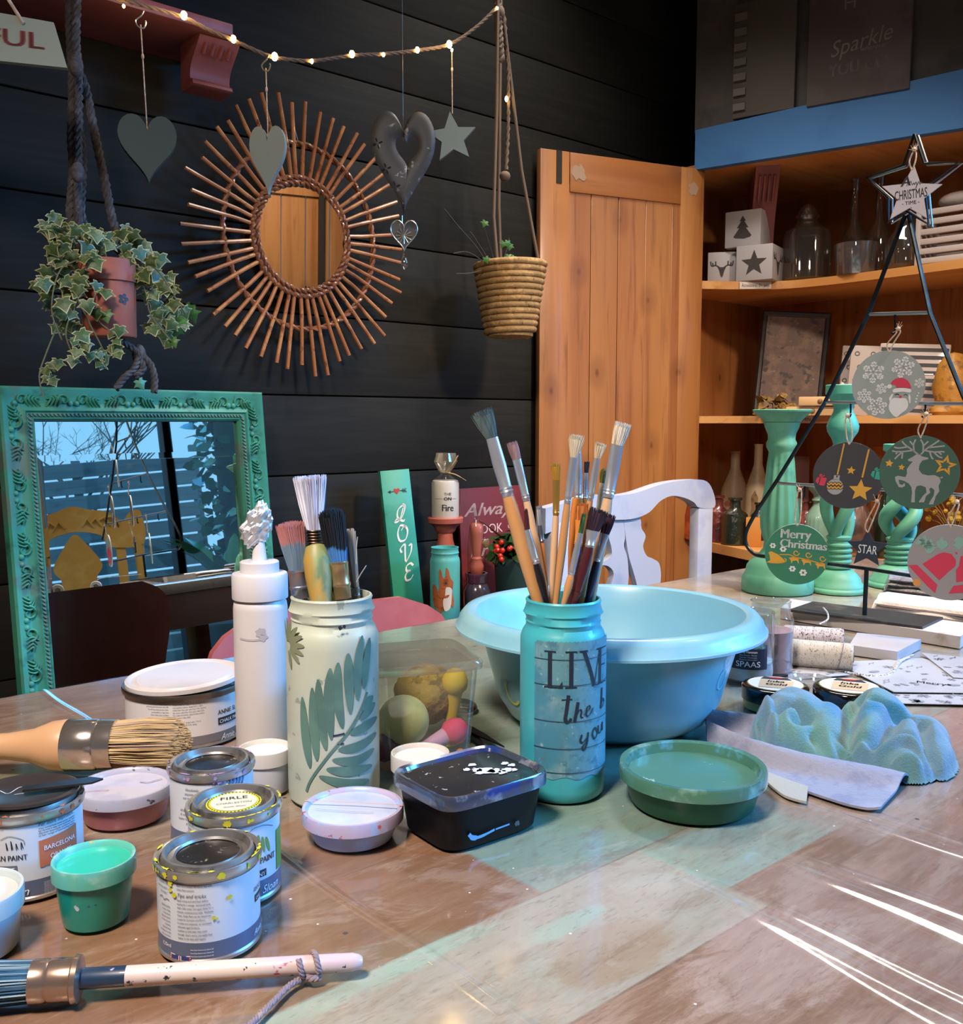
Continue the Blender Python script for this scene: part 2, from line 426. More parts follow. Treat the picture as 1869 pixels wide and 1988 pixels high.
def leafquad(mb, p, s, mt, rr):
    M = Matrix.Translation(p) @ rotm(rr.uniform(-1, 1), rr.uniform(-1, 1), rr.uniform(0, 6.3))
    mb.add([(0, 0, 0), (s * .45, s * .35, .01), (s * .32, s * .8, 0), (0, s * 1.1, -.01), (-s * .32, s * .8, 0), (-s * .45, s * .35, .01)], [(0, 1, 2, 3, 4, 5)], mt, M)
hd = thing('ivy_hedge', (4.25, -1.85, 0), 'tall dark ivy hedge with pale glinting leaves reflected on the right in the green mirror', 'hedge', math.radians(37.5))
b = MB(); rr = random.Random(5)
for i in range(2600):
    p = (rr.uniform(-.62, .75), rr.uniform(-.55, .3), rr.uniform(.0, 2.6))
    leafquad(b, p, rr.uniform(.07, .13), IVL if rr.random() < .25 else IVD, rr)
b.build('foliage', hd)
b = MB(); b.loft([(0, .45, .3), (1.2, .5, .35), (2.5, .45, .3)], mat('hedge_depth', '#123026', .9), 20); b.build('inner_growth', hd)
b = MB()
for i in range(5): b.tube([(-.4 + i * .2, -.4, 0), (-.35 + i * .17, -.35, .8), (-.37 + i * .2, -.4, 1.6)], .03, STEMB, 6)
b.build('stem', hd)
tr = thing('bare_tree', (4.6, -5.6, 0), 'bare winter tree reflected above the fence in the green mirror', 'tree')
def branch(mb, p, d, L, r, dep, rr):
    q = p + d * L; mid = (p + q) / 2 + Vector((rr.uniform(-1, 1), rr.uniform(-1, 1), 0)) * L * .06
    mb.tube([p, mid, q], [r, r * .85, r * .65], STEMB, 5)
    if dep:
        for k in range(3):
            nd = (d + Vector((rr.uniform(-.8, .8), rr.uniform(-.8, .8), rr.uniform(-.2, .5)))).normalized(); branch(mb, q, nd, L * rr.uniform(.6, .8), r * .6, dep - 1, rr)
b = MB(); b.tube([(0, 0, 0), (.02, 0, .7), (0, 0, 1.3)], [.1, .08, .07], STEMB, 8); b.build('trunk', tr)
b = MB()
for k in range(5): branch(b, Vector((0, 0, 1.25)), Vector((math.cos(k * 1.3) * .6, math.sin(k * 1.3) * .6, .8)).normalized(), .7, .022, 5, rr)
b.build('branches', tr)
pl = thing('garden_plant', (3.38, -1.42, 0), 'broad-leaved green plant outside the glazing reflected low in the green mirror', 'plant')
b = MB(); LG = mat('broad_leaf', '#4c7f46', .4)
for i in range(26):
    a = rr.uniform(0, 6.28); L = rr.uniform(.35, .75); P = []; W_ = []
    for t in range(6):
        u = t / 5; P.append((math.cos(a) * L * u * .6, math.sin(a) * L * u * .6, .55 + L * (u * 1.1 - u * u * .45))); W_.append(max(.004, .055 * math.sin(PI * min(1, u * .95 + .05))))
    b.tube(P, W_, LG, 6, flat=.15)
b.build('leaves', pl)
b = MB(); b.lathe([(.14, 0), (.19, .05), (.22, .55), (.2, .55), (.18, .5), (.0001, .5)], mat('planter_grey', '#46545a', .7), 24); b.build('planter', pl)

# ================================================================ the work table
tb = thing('work_table', (0, 0, 0), 'long work table of paint-stained brown planks carrying the paint pots and washing-up bowl', 'table')
s = NT('paint_stained_planks')
vec = s.mapped((1, 1, 1), (0, -.342, 0)); br = s.new('TexBrick'); br.offset = .5; s.l(vec, br.inputs['Vector'])
for k_, v_ in (('Scale', 1), ('Mortar Size', .0009), ('Mortar Smooth', .2), ('Bias', 0), ('Brick Width', .92), ('Row Height', .114)): br.inputs[k_].default_value = v_
br.inputs['Color1'].default_value = (*lin('#7d5b42'), 1); br.inputs['Color2'].default_value = (*lin('#90705b'), 1); br.inputs['Mortar'].default_value = (*lin('#6a5548'), 1)
g1 = s.noise(s.mapped((.16, 1, 1)), 150, 5, .65, .4); g2 = s.noise(s.mapped((.3, 1, 1)), 22, 4, .6, .5); g3 = s.noise(s.mapped(), 7, 3)
c = br.outputs['Color']
c = s.mix(s.math('MULTIPLY', s.ramp(g1, .40, .66), .555), c, '#a8917d'); c = s.mix(s.math('MULTIPLY', s.ramp(g2, .48, .72), .5), c, '#7b6154')
c = s.mix(s.math('MULTIPLY', s.ramp(g3, .45, .7), .4), c, '#a08b81')
def blobmask(q, rx, ry, e0=.70, e1=1.05, amp=1.5, rot=0):
    mp = s.new('Mapping'); mp.inputs['Location'].default_value = (-q[0] / rx, -q[1] / ry, 0); mp.inputs['Scale'].default_value = (1 / rx, 1 / ry, 0)
    s.l(s.tc.outputs['Object'], mp.inputs[0]); ln = s.new('VectorMath', operation='LENGTH'); s.l(mp.outputs[0], ln.inputs[0])
    nz = s.noise(s.mapped((.5, 1, 1), (rx * 9, q[0] * 5, 0)), 34, 6, .75, .8)
    d = s.math('ADD', ln.outputs['Value'], s.math('MULTIPLY', s.math('SUBTRACT', nz, .5), amp)); return s.ramp(d, e1, e0)
def stain(c, px, py, rx, ry, col, k, **kw):
    q = T(px, py, .75); return s.mix(s.math('MULTIPLY', blobmask(q, rx, ry, **kw), k), c, col)
sepx = s.new('SeparateXYZ'); s.l(s.tc.outputs['Object'], sepx.inputs[0]); nzw = s.noise(s.mapped((.3, 1, 1)), 55, 6, .75, .8); nzb = s.noise(s.mapped((.6, 1, 1), (3, 1, 0)), 13, 5, .7, .6)
def rect(c, x0, x1, y0, y1, col, k, sx=(.004, .004), wear=.35, lo=.45):
    X_ = s.math('ADD', sepx.outputs[0], s.math('MULTIPLY', s.math('SUBTRACT', nzw, .5), sx[0] * 1.2)); X2 = s.math('ADD', sepx.outputs[0], s.math('MULTIPLY', s.math('SUBTRACT', nzb, .5), sx[1] * 3))
    f = s.math('MULTIPLY', s.ramp(X_, x0 - sx[0] / 2, x0 + sx[0] / 2), s.ramp(X2, x1 + sx[1], x1 - sx[1])); f = s.math('MULTIPLY', f, s.math('MULTIPLY', s.ramp(sepx.outputs[1], y0 - .001, y0 + .001), s.ramp(sepx.outputs[1], y1 + .001, y1 - .001)))
    w_ = s.ramp(nzw, lo + .25, lo - .05); f = s.math('MULTIPLY', f, s.math('ADD', s.math('MULTIPLY', w_, wear), 1 - wear)); return s.mix(s.math('MULTIPLY', f, k), c, col)
c = rect(c, .453, .86, .457, 1.3, '#4f7f73', .95, (.006, .10)); c = rect(c, .453, 1.5, .457, 1.3, '#8b9c90', .6, (.006, .3)); c = rect(c, .60, 1.1, .57, 1.3, '#909c86', .45, (.05, .1)); c = rect(c, 1.0, 2.0, .5, 1.3, '#a19e94', .45, (.2, .2))
c = rect(c, -.2, .56, .343, .4555, '#a3a293', .85, (.05, .006), .4); c = rect(c, .555, .72, .375, .4555, '#88a395', .75, (.006, .03), .4); c = rect(c, .70, 1.2, .343, .4555, '#a39085', .6, (.03, .1))
c = stain(c, 640, 1910, .11, .022, '#92b5a0', .4, amp=1.8); c = stain(c, 1110, 1790, .035, .010, '#8fb5a2', .7, amp=1.8); c = stain(c, 850, 1840, .05, .012, '#9ab5a4', .5, amp=1.8)
c = rect(c, .50, 2.0, -.1, .342, '#987a6c', .6, (.1, .2)); c = rect(c, -.6, .453, .457, .70, '#7c5739', .75, (.1, .004)); c = stain(c, 1180, 1850, .06, .03, '#94714f', .5, amp=1.2)
c = stain(c, 420, 1560, .12, .08, '#97a095', .35); c = stain(c, 80, 1510, .1, .04, '#7f9b6f', .5); c = stain(c, 1150, 1750, .1, .06, '#b5aba0', .35, amp=2.0); c = stain(c, 1500, 1850, .08, .05, '#bba79e', .4, amp=2.0); c = stain(c, 1750, 1560, .08, .04, '#b3a196', .4, amp=2.0)
def specks(c, scale, thr, col, seed):
    vo = s.new('TexVoronoi'); vo.inputs['Scale'].default_value = scale; s.l(s.mapped((1, 1, 1), (seed, seed * .7, 0)), vo.inputs['Vector'])
    sp = s.new('SeparateColor'); s.l(vo.outputs['Color'], sp.inputs[0])
    f = s.math('MULTIPLY', s.ramp(vo.outputs['Distance'], thr, thr * .6), s.ramp(sp.outputs[0], .72, .74)); return s.mix(f, c, col)
c = specks(c, 24, .06, '#4a3d38', 1.3); c = specks(c, 17, .035, '#d9506a', 4.1); c = specks(c, 60, .07, '#efe6dc', 7.7)
wn_ = s.noise(s.mapped((.45, 1, 1), (4, 2, 0)), 16, 8, .72, .9); c = s.mix(s.math('MULTIPLY', s.ramp(wn_, .53, .60), .20), c, '#bfae9f'); c = s.mix(s.math('MULTIPLY', s.ramp(wn_, .47, .38), .34), c, '#644a39'); g4 = s.noise(s.mapped((.22, 1, 1), (1, 7, 0)), 330, 3, .7); c = s.mix(s.math('MULTIPLY', s.ramp(g4, .55, .70), .32), c, '#5d4a40'); flk = s.ramp(s.noise(s.mapped((.35, 1, 1)), 260, 3, .7), .66, .72); c = s.mix(s.math('MULTIPLY', flk, .6), c, '#6b5a50')
s.l(c, s.b.inputs['Base Color']); s.b.inputs['Roughness'].default_value = .5
s.bump(s.math('ADD', g1, s.math('MULTIPLY', br.outputs['Fac'], -1.5)), .25, .0015)
b = MB(); b.box((.81, .585, .735), (2.8, 1.28, .03), s.m, bev=.004); b.build('tabletop', tb)
AP = wood('apron_brown', '#6b4a35', '#5a3c2a', '#3f2a1d', 'x', .5, 40)
b = MB()
for (cx, cy, sx, sy) in ((.81, 1.18, 2.6, .025), (.81, -.01, 2.6, .025), (-.49, .585, .025, 1.19), (2.11, .585, .025, 1.19)): b.box((cx, cy, .67), (sx, sy, .10), AP, bev=.003)
b.build('apron', tb)
for cx in (-.44, 2.06):
    for cy in (.04, 1.13):
        b = MB(); b.box((cx, cy, .36), (.07, .07, .72), AP, bev=.005); b.build('leg', tb)
# clear plastic sheet over the table, with fold ridges running across it
cov = film('clear_table_sheet', '#ffffff', .10, .04, fres=.55)
b = MB(); ridg = [(.616, .0028, .0074, .04, .352), (.640, .0022, .0058, .0, .342), (.528, .0027, .0070, .11, .352), (.552, .0018, .0047, .06, .340), (.7335, .0019, .0050, .0, .392), (.757, .0016, .0044, .01, .392), (T(170, 1400).x, .0012, .004, 0, 9)]
xs = set([-.585, 2.205] + [-.585 + i * .02 for i in range(1, 139)])
for x0, h_, w_, sk, yf in ridg:
    for k in range(-26, 27): xs.add(round(x0 + .0008 * k, 5))
xs = sorted(xs); ys = [-.05 + 1.27 * j / 90 for j in range(91)]
vs = []; fs = []
for y in ys:
    for x in xs:
        h = .0004
        for x0, h_, w_, sk, yf in ridg:
            xx = x0 + .0016 * math.sin(y * 31 + x0 * 19) + sk * (y - .26); fade = 1 / (1 + math.exp((y - yf) * 55)) if yf < 2 else 1; ww = w_ * (1 + .5 * max(0, .3 - y) / .1) if yf < 2 else w_
            h += h_ * (ww / w_) * fade * math.exp(-((x - xx) / ww) ** 2) if abs(x - xx) < .03 else 0
        h += .0003 * noise.noise(Vector((x * 9, y * 9, 0)))
        vs.append((x, y, .7508 + h))
nx = len(xs)
for j in range(len(ys) - 1):
    for i in range(nx - 1): fs.append((j * nx + i, j * nx + i + 1, (j + 1) * nx + i + 1, (j + 1) * nx + i))
b.add(vs, fs, cov); o = b.build('table_sheet'); tag(o, 'clear glossy plastic sheet with fold ridges covering the work table', 'table cover')
# ================================================================ things on the table, front left: paint cans and tubs
TIN = mat('tin', '#b9b6b0', .30, .8, bump=(60, .1, .001)); TIND = mat('tin_dull', '#a19e9a', .35, .75, layers=(('#5f5b58', 30, .5, .7),))
LAB = mat('label_paper', '#ccd2da', .35); INK = mat('ink', '#2c2b31', .5); BAND = mat('label_slate_band', '#5b6680', .35); INKG = mat('ink_grey', '#6d7078', .5)
WHI = mat('white_print', '#e9edf2', .4)
YEL = mat('yellow_paint', '#c9c22f', .4); LIL = mat('lilac_paint', '#a98bb4', .4); ORP = mat('orange_paint', '#c4683a', .4)
LIDK = mat('lid_dark_wax', '#1d1a1a', .3, layers=(('#37312e', 25, .55, .7), ('#7d7f66', 120, .635, .66)), coat=.3)
def splat(mb, mp, cx, cy, r, mt, seed, n=16):
    q = random.Random(seed); poly(mb, [(cx + r * q.uniform(.5, 1.1) * math.cos(2 * PI * i / n), cy + r * q.uniform(.5, 1.1) * math.sin(2 * PI * i / n)) for i in range(n)], mp, mt)
def can(name, label, px, pyf, rpx, pytop, drip, group=None, lidm=None, band=.25, lidtilt=0, cat='paint can'):
    p, r = stand(px, pyf, rpx); h = zat(p, pytop) - p.z
    t = thing(name, p, label, cat, face(p), group)
    b = MB(); b.lathe([(r * .96, .0), (r * 1.0, .0012), (r, .003), (r * .975, .004), (r * .975, h - .006), (r * .99, h - .004)], TIN, 64)
    b.build('body', t)
    b = MB(); lb = h * band
    b.shell([(r * .985, .0045), (r * .985, lb)], BAND, 64); b.shell([(r * .985, lb), (r * .985, h - .007)], LAB, 64); b.build('paper_label', t)
    b = MB(); b.shell([(r * .985, h - .006), (r * 1.03, h - .005), (r * 1.045, h - .002), (r * 1.03, h + .0005), (r * .97, h), (r * .93, h - .001), (r * .92, h - .005)], TIN, 64); b.build('rim', t)
    lid = MB(); lidm = lidm or LIDK
    k = 1.0
    lid.lathe([(1e-7, h - .009), (r * .90, h - .009), (r * .90, h - .001), (r * .87, h + .0025), (r * .82, h + .0025), (r * .78, h - .002), (r * .70, h - .0035), (r * .665, h - .0015), (r * .64, h + .0005), (r * .61, h - .001)], TIND, 64)
    lid.f.pop(); lid.mi.pop()
    lid.lathe([(r * .62, h - .0015), (1e-7, h - .0012)], lidm, 64); lid.f = lid.f; lid.build('lid', t)
    if drip:
        b = MB(); q = random.Random(int(px)); mp = lambda a, rr_: ((rr_) * math.sin(a), -(rr_) * math.cos(a))
        for i in range(15):
            a = q.uniform(0, 6.28); w = q.uniform(.05, .4); P = []; N = 14
            for j in range(N + 1): P.append((a + w * j / N, r * (1.0 - .05 * math.sin(PI * j / N) * q.uniform(.3, 1))))
            for j in range(N, -1, -1): P.append((a + w * j / N, r * (1.0 + .035 * math.sin(PI * j / N) * q.uniform(.3, 1))))
            poly(b, P, lambda s_, t_: (*mp(s_, t_), h + .0012), drip)
        for i in range(9):
            a = q.uniform(-1.5, 1.5); mpc = cyl_map(r * 1.045, a, .0003); splat(b, mpc, 0, h - .002, q.uniform(.001, .003), drip, i)
        b.build('dried_paint', t)
    return t, p, r, h
LINES = ['furniture with Chalk Paint Wax. For', 'floors and outdoor furniture, seal with', 'Chalk Paint Lacquer.']
TIPS = ['Apply messy and sand back before', 'waxing for a vintage, distressed look.', 'Add a little water and apply thinly for a', 'smooth, contemporary style. Washable.', 'Clean, Chalk Paint can be mixed into', 'a wash for furniture and floors.', 'In some rare instances, on untreated', 'and some aged furniture,', 'a yellow or pink stain may come', 'through. Don\'t worry, just apply clear', 'shellac to the stain and repaint.']
# --- front can
t, p, r, h = can('paint_can', 'paint can nearest the viewer, with a dark yellow-splashed lid and a column of text', 410, 1874, 97, 1652, YEL)
b = MB(); mp = cyl_map(r * .985, 0, .0004); fz = h / .0800
y = h * .90
for i, L_ in enumerate(LINES): text(b, L_, -.020, y - i * h * .042, h * .030, mp, INK, sx=.80)
text(b, 'Tips and tricks', -.020, h * .745, h * .055, mp, INK, shear=.25, sx=.95)
for i, L_ in enumerate(TIPS): text(b, L_, -.020, h * (.70 - i * .041), h * .030, mp, INK, sx=.80)
for i, L_ in enumerate(['Absolutely', 'anyone can', 'use my paint.', "It's easy.\""]): text(b, L_, -.027, h * (.90 - i * .052), h * .042, mp, INKG, 'R', shear=.2, sx=.85)
ribbon(b, [(-.036, h * .68), (-.033, h * .70), (-.031, h * .67), (-.028, h * .69), (-.026, h * .68)], .0004, mp, INK)
for i in range(9): text(b, ['ANNIE SLOAN', 'knows a thing', 'or two about', 'paint and colour', 'It makes all sorts', 'of finishes', 'Annie has been', 'painting, more than', 'ideas, and colour'][i], -.0255, h * (.60 - i * .04), h * .030, mp, INK, 'R', sx=.75)
text(b, '120ml', -.034, h * .165, h * .06, mp, WHI); text(b, 'ANNIE', .0315, h * .60, h * .075, mp, INK, sx=.8); b.box((0, 0, 0), (1e-5, 1e-5, 1e-5), INK, Matrix.Translation(mp(.033, h * .5)))
poly(b, [(.033, h * .48), (.045, h * .48), (.045, h * .56), (.033, h * .56)], mp, INK); text(b, 'CHALK', .034, h * .50, h * .05, mp, WHI, sx=.8)
text(b, 'Annie Sloan', .031, h * .12, h * .10, mp, WHI, shear=.3, sx=.8)
for i in range(3): text(b, 'Annie Sloan Interiors Ltd, Oxford UK', -.012, h * (.17 - .035 * i), h * .022, mp, WHI, sx=.7)
RED = mat('print_red', '#b5342f', .5); BLU = mat('print_blue', '#2d3a78', .5)
poly(b, [(-.026, h * .05), (-.012, h * .05), (-.012, h * .10), (-.026, h * .10)], mp, BLU)
for w_, m_ in ((.0016, WHI), (.0007, RED)):
    mq = cyl_map(r * .985, 0, .0005 if m_ is WHI else .0006)
    ribbon(b, [(-.026, h * .05), (-.012, h * .10)], w_, mq, m_, 0); ribbon(b, [(-.026, h * .10), (-.012, h * .05)], w_, mq, m_, 0); ribbon(b, [(-.019, h * .05), (-.019, h * .10)], w_ * 1.2, mq, m_, 0); ribbon(b, [(-.026, h * .075), (-.012, h * .075)], w_ * 1.2, mq, m_, 0)
b.build('lettering', t)
b = MB(); mq = cyl_map(r * .985, 0, .0008)
for (x_, z_, q_) in ((-.0245, .88, .0022), (-.0245, .80, .0018), (-.0215, .76, .0022), (.012, .70, .0018), (.002, .52, .0014), (.004, .50, .001)): splat(b, mq, x_, h * z_, q_, YEL, int(z_ * 100))
b.build('paint_spots', t)
# --- Firle can behind it
FIR = mat('lid_label_cream', '#cdc6ac', .5); GRN = mat('label_green', '#6f9142', .45)
t, p, r, h = can('paint_can', 'paint can with a yellow-ringed cream name label stuck on its lid', 459, 1766, 87, 1556, YEL, lidm=TIND)
b = MB(); tm = top_map(h - .001, .0005); poly(b, ell_pts(0, 0, r * .6, r * .6, 32), tm, YEL); tm = top_map(h - .001, .0009); poly(b, ell_pts(0, 0, r * .5, r * .5, 32), tm, FIR)
for i in range(44):
    a = 2 * PI * i / 44; poly(b, [(r * .54 * math.cos(a), r * .54 * math.sin(a)), (r * .57 * math.cos(a), r * .57 * math.sin(a)), (r * .57 * math.cos(a + .06), r * .57 * math.sin(a + .06)), (r * .54 * math.cos(a + .06), r * .54 * math.sin(a + .06))], tm, INK)
tm = top_map(h - .001, .0013); text(b, 'FIRLE', 0, r * .12, r * .22, tm, INK, 'C', sx=1.2); text(b, 'CHARLESTON', 0, -r * .12, r * .12, tm, INKG, 'C'); text(b, 'Annie Sloan', 0, -r * .32, r * .1, tm, INKG, 'C', shear=.3)
b.build('lid_label', t)
b = MB(); mp = cyl_map(r * .985, 0, .0004)
poly(b, [(.0335, h * .27), (.05, h * .27), (.05, h * .72), (.0335, h * .72)], mp, GRN)
text(b, 'AN PAINT', .031, h * .44, h * .10, mp, INK, 'R', sx=.8, bold=.02); poly(b, [(.012, h * .29), (.022, h * .29), (.022, h * .37), (.012, h * .37)], mp, INK)
text(b, 'CHALK PAINT', .021, h * .30, h * .06, mp, WHI, 'R'); text(b, 'Sloan', .034, h * .10, h * .12, mp, WHI, 'R', shear=.3)
for k in range(5): poly(b, ell_pts(.008 + k * .004, h * (.66 + .03 * math.sin(k * 1.2)), .0013, .006, 12, -.3 + k * .14), mp, GRN)
ribbon(b, [(.004, h * .62), (.01, h * .83), (.02, h * .86), (.03, h * .8)], .0004, mp, INKG)
for i in range(14): text(b, 'anyone can use my paint on', -.040, h * (.9 - i * .045), h * .035, mp, INKG, sx=.7)
b.build('lettering', t)
# --- lilac rimmed can
t, p, r, h = can('paint_can', 'small paint can with lilac paint dried round its rim, beside the white squeeze bottle', 415, 1655, 79, 1478, LIL)
b = MB(); mp = cyl_map(r * .985, 0, .0004)
for i, L_ in enumerate(['Absolutely', 'anyone can', 'use my paint.', "It's easy.\"", '', 'ANNIE SLOAN', 'A revolutionary', 'water based paint', 'perfect for', 'furniture', 'no sanding', 'priming', 'colours']): text(b, L_, -.010, h * (.80 - i * .055), h * .05, mp, INKG, 'R', shear=.15, sx=.85)
for i, L_ in enumerate(['Paint Wax. On', 'floors and outdoor furniture', 'Chalk Paint Lacquer']): text(b, L_, .0, h * (.86 - i * .055), h * .045, mp, INKG, sx=.8)
BLUS = mat('print_blue_brush', '#5f83ad', .5)
for k in range(5): ribbon(b, [(.012 + k * .003, h * (.78 + .02 * (k % 2))), (.0155 + k * .003, h * .93)], .0016, mp, BLUS, 0)
b.build('lettering', t)
b = MB(); mq = cyl_map(r * 1.0, 0, .0006)
for k in range(13): splat(b, mq, -.012 + k * .0022, h * .955, .0045 * (1 - abs(k - 8) / 12), LIL, k)
b.build('paint_drip', t)
# --- orange can at the left edge
t, p, r, h = can('paint_can', 'small paint can with an orange colour swatch on its label at the left edge', 62, 1752, 99, 1548, ORP)
b = MB(); mp = cyl_map(r * .985, 0, .0004); SW = mat('label_orange', '#c7714f', .45)
poly(b, [(a_, z_) for a_, z_ in ((.006, h * .38), (.0355, h * .42), (.0355, h * .73), (.0205, h * .71), (.006, h * .69))], mp, SW)
mq = cyl_map(r * .985, 0, .0008); text(b, 'BARCELONA', .0208, h * .57, h * .075, mq, WHI, 'C', width=.024, bold=.01); text(b, 'ORANGE', .0208, h * .46, h * .075, mq, WHI, 'C', width=.016, bold=.01)
text(b, 'For more inspiration...', .006, h * .86, h * .06, mp, INK, shear=.25, width=.028)
for i, L_ in enumerate(['Visit anniesloan.com to be inspired', 'by Annie\'s tips and tutorials, and', 'discover beautifully authentic items', 'in her range of bestselling books']): text(b, L_, .006, h * (.82 - i * .028), h * .032, mp, INK, width=.028)
text(b, 'ANNIE SLOAN PAINT', -.0015, h * .51, h * .085, mp, INK, 'R', sx=.85, bold=.015)
poly(b, [(-.028, h * .36), (-.008, h * .36), (-.008, h * .45), (-.028, h * .45)], mp, INKG); text(b, 'CHALK PAINT', -.0095, h * .375, h * .075, mq, WHI, 'R', sx=.85)
for i, L_ in enumerate(['A decorative paint for', 'furniture and paint effects']): text(b, L_, -.0065, h * (.315 - i * .045), h * .036, mp, INK, 'R', shear=.2, sx=.9)
text(b, 'Annie Sloan', -.002, h * .10, h * .13, mq, WHI, 'R', shear=.3)
for k in range(4): ribbon(b, [(-.014 + k * .003, h * .63), (-.0145 + k * .0032, h * (.72 + .02 * math.sin(k * 2))), (-.0135 + k * .0032, h * .64)], .0005, mp, INK)
ribbon(b, [(-.018, h * .75), (-.012, h * .79), (-.004, h * .74), (-.003, h * .68)], .0004, mp, INKG)
for i in range(10): text(b, 'Annie Sloan Interiors Ltd', .008, h * (.20 - i * .016), h * .014, mq, WHI, sx=.8)
b.build('lettering', t)
# dark metal lid lever plate resting on that can
q = Vector((p.x, p.y, p.z + h + .004)); t2 = thing('loose_can_lid', q, 'dark tin lid resting askew on the orange-swatch can', 'lid', face(p))
b = MB(); M_ = rotm(rx=-.03, ry=.03)
b.lathe([(1e-7, .0012), (r * .80, .0012), (r * .90, .003), (r * .96, .002), (r * .96, .0), (r * .8, 0), (1e-7, 0)], mat('lid_brown_stain', '#3b3431', .35, .3, layers=(('#5a4d45', 20, .5, .7), ('#8b7b6c', 60, .66, .7)), coat=.2), 48, M_); b.build('plate', t2)
b = MB(); ribbon(b, [(-.03, .0), (-.02, .008), (-.012, -.004), (-.004, .007), (.004, -.002), (.012, .006), (.022, .002), (.01, -.006), (-.008, -.008)], .0005, lambda s_, t_: M_ @ Vector((s_, t_, .0019)), WHI); b.build('scribble', t2)
o = MB(); o.prism([(-.015, -.004), (.030, -.0075), (.038, 0), (.030, .006), (-.015, .004)], .0014, mat('blade_dark', '#4a403a', .3, .8), M_ @ Matrix.Translation((.012, -.010, .0055)) @ rotm(rx=PI / 2)); o.build('lever_tab', t2)

# ---- lidded plastic tubs
def tub(name, label, px, pyf, rpx, pytop, rtop, bodym, lidm, contentm=None, cat='plastic tub', lidh=.008, recess=.004, inner=None):
    p, r = stand(px, pyf, rpx); h = zat(p, pytop) - p.z; R1 = r * rtop / rpx
    t = thing(name, p, label, cat, face(p)); rb = R1 * .93
    b = MB(); b.lathe([(r * .9, 0), (r * .97, .001), (r, .003), (rb, h - lidh)], bodym, 64); b.build('body', t)
    b = MB(); b.shell([(R1 * .955, h - lidh - .001), (R1 * 1.0, h - lidh), (R1, h - .002), (R1 * .985, h), (R1 * .93, h), (R1 * .90, h - .001), (R1 * .88, h - recess), (R1 * .86, h - recess)], lidm, 64)
    b.build('lid_rim', t)
    b = MB(); b.lathe([(R1 * .87, h - recess), (1e-7, h - recess + .0004)], contentm or lidm, 64); b.build('lid_top', t)
    return t, p, r, h, R1
TEALB = mat('teal_paint', '#119a8c', .3, layers=(('#0c8378', 12, .5, .7),), coat=.4); TEALL = mat('teal_lid', '#2fb59d', .35, coat=.5, layers=(('#27a892', 15, .5, .7),)); TEALR = mat('teal_rim', '#5fb5a6', .3, layers=(('#c9a35a', 60, .64, .68), ('#9ac6be', 30, .5, .65)), coat=.4)
t, p, r, h, R1 = tub('paint_tub', 'teal paint tub with a clear lid showing turquoise paint, standing beside the front can', 188, 1812, 61, 1662, 77, TEALB, TEALR, TEALL, lidh=.011)
b = MB(); q = cyl_map(lambda z: r + (R1 * .93 - r) * z / h, 0, .0005)
GRY = mat('grey_smear', '#b6c8cf', .5); PUR = mat('purple_smear', '#3d5a8a', .5)
for (x_, z_, s_, m_) in ((-.017, .72, .002, GRY), (-.0145, .66, .0016, GRY), (-.012, .45, .0018, GRY), (-.011, .42, .0016, GRY), (-.004, .46, .001, PUR), (.0, .47, .001, PUR), (-.0145, .60, .0014, GRY)): splat(b, q, x_, h * z_, s_, m_, int(z_ * 99))
b.build('paint_spots', t)
PNKB = mat('rose_paint', '#b06a72', .35, coat=.2, layers=(('#c27d78', 15, .5, .7),)); LIDW = mat('milky_lid', '#a9abc0', .3, coat=.3, layers=(('#9fa3b8', 25, .55, .65), ('#4b4a55', 70, .635, .66)))
t, p, r, h, R1 = tub('paint_tub', 'low rose-pink paint tub with a milky white lid, beside the orange-swatch can', 245, 1614, 76, 1520, 91, PNKB, LIDW, mat('white_lid_inner', '#b9b8c9', .35, layers=(('#a9abc2', 20, .5, .6),)), lidh=.009)
b = MB(); ribbon(b, [(.012, .006), (.018, .002), (.024, .004), (.030, .007)], .0008, top_map(h - .004, .0012), mat('twine_dark', '#5b4c44', .8)); ribbon(b, [(-.04, -.004), (-.03, 0), (-.012, -.004)], .0006, top_map(h - .004, .0012), RED); b.build('lid_marks', t)
BLUB = mat('pale_blue_tub', '#a3c3f7', .35, sss=.3); RIMP = mat('clear_rim_pink', '#b3a9c6', .25, layers=(('#b4575c', 90, .60, .64), ('#9fb7e0', 40, .48, .56)), coat=.4)
t, p, r, h, R1 = tub('paint_tub', 'low pale blue paint tub with an elastic band over its pink-smeared clear lid', 686, 1658, 78, 1563, 98, BLUB, RIMP, mat('pale_blue_lid', '#b4c2e6', .35, layers=(('#9ab0de', 15, .5, .7), ('#d2d3e4', 9, .5, .7)), coat=.3), lidh=.010, recess=.003)
b = MB(); EL = mat('elastic', '#c99a80', .7); ribbon(b, [(-R1 * .95, R1 * .30), (0, R1 * .06), (R1 * .98, -R1 * .22)], .0011, top_map(h, .0012), EL); ribbon(b, [(-R1 * .75, 0), (0, -R1 * .25), (R1 * .4, -R1 * .33)], .0005, top_map(h - .002, .0008), mat('grey_pen', '#70778c', .6)); b.build('elastic_band', t)
CLW = mat('white_tub', '#c6c9d2', .35, coat=.3); WLD = mat('white_paint', '#e6e3dc', .4)
tub('paint_tub', 'small white paint tub full to its lid, in front of the white squeeze bottle', 516, 1550, 46, 1450, 51, CLW, mat('clear_white_rim', '#c9c6c2', .25, coat=.5), WLD, lidh=.012)
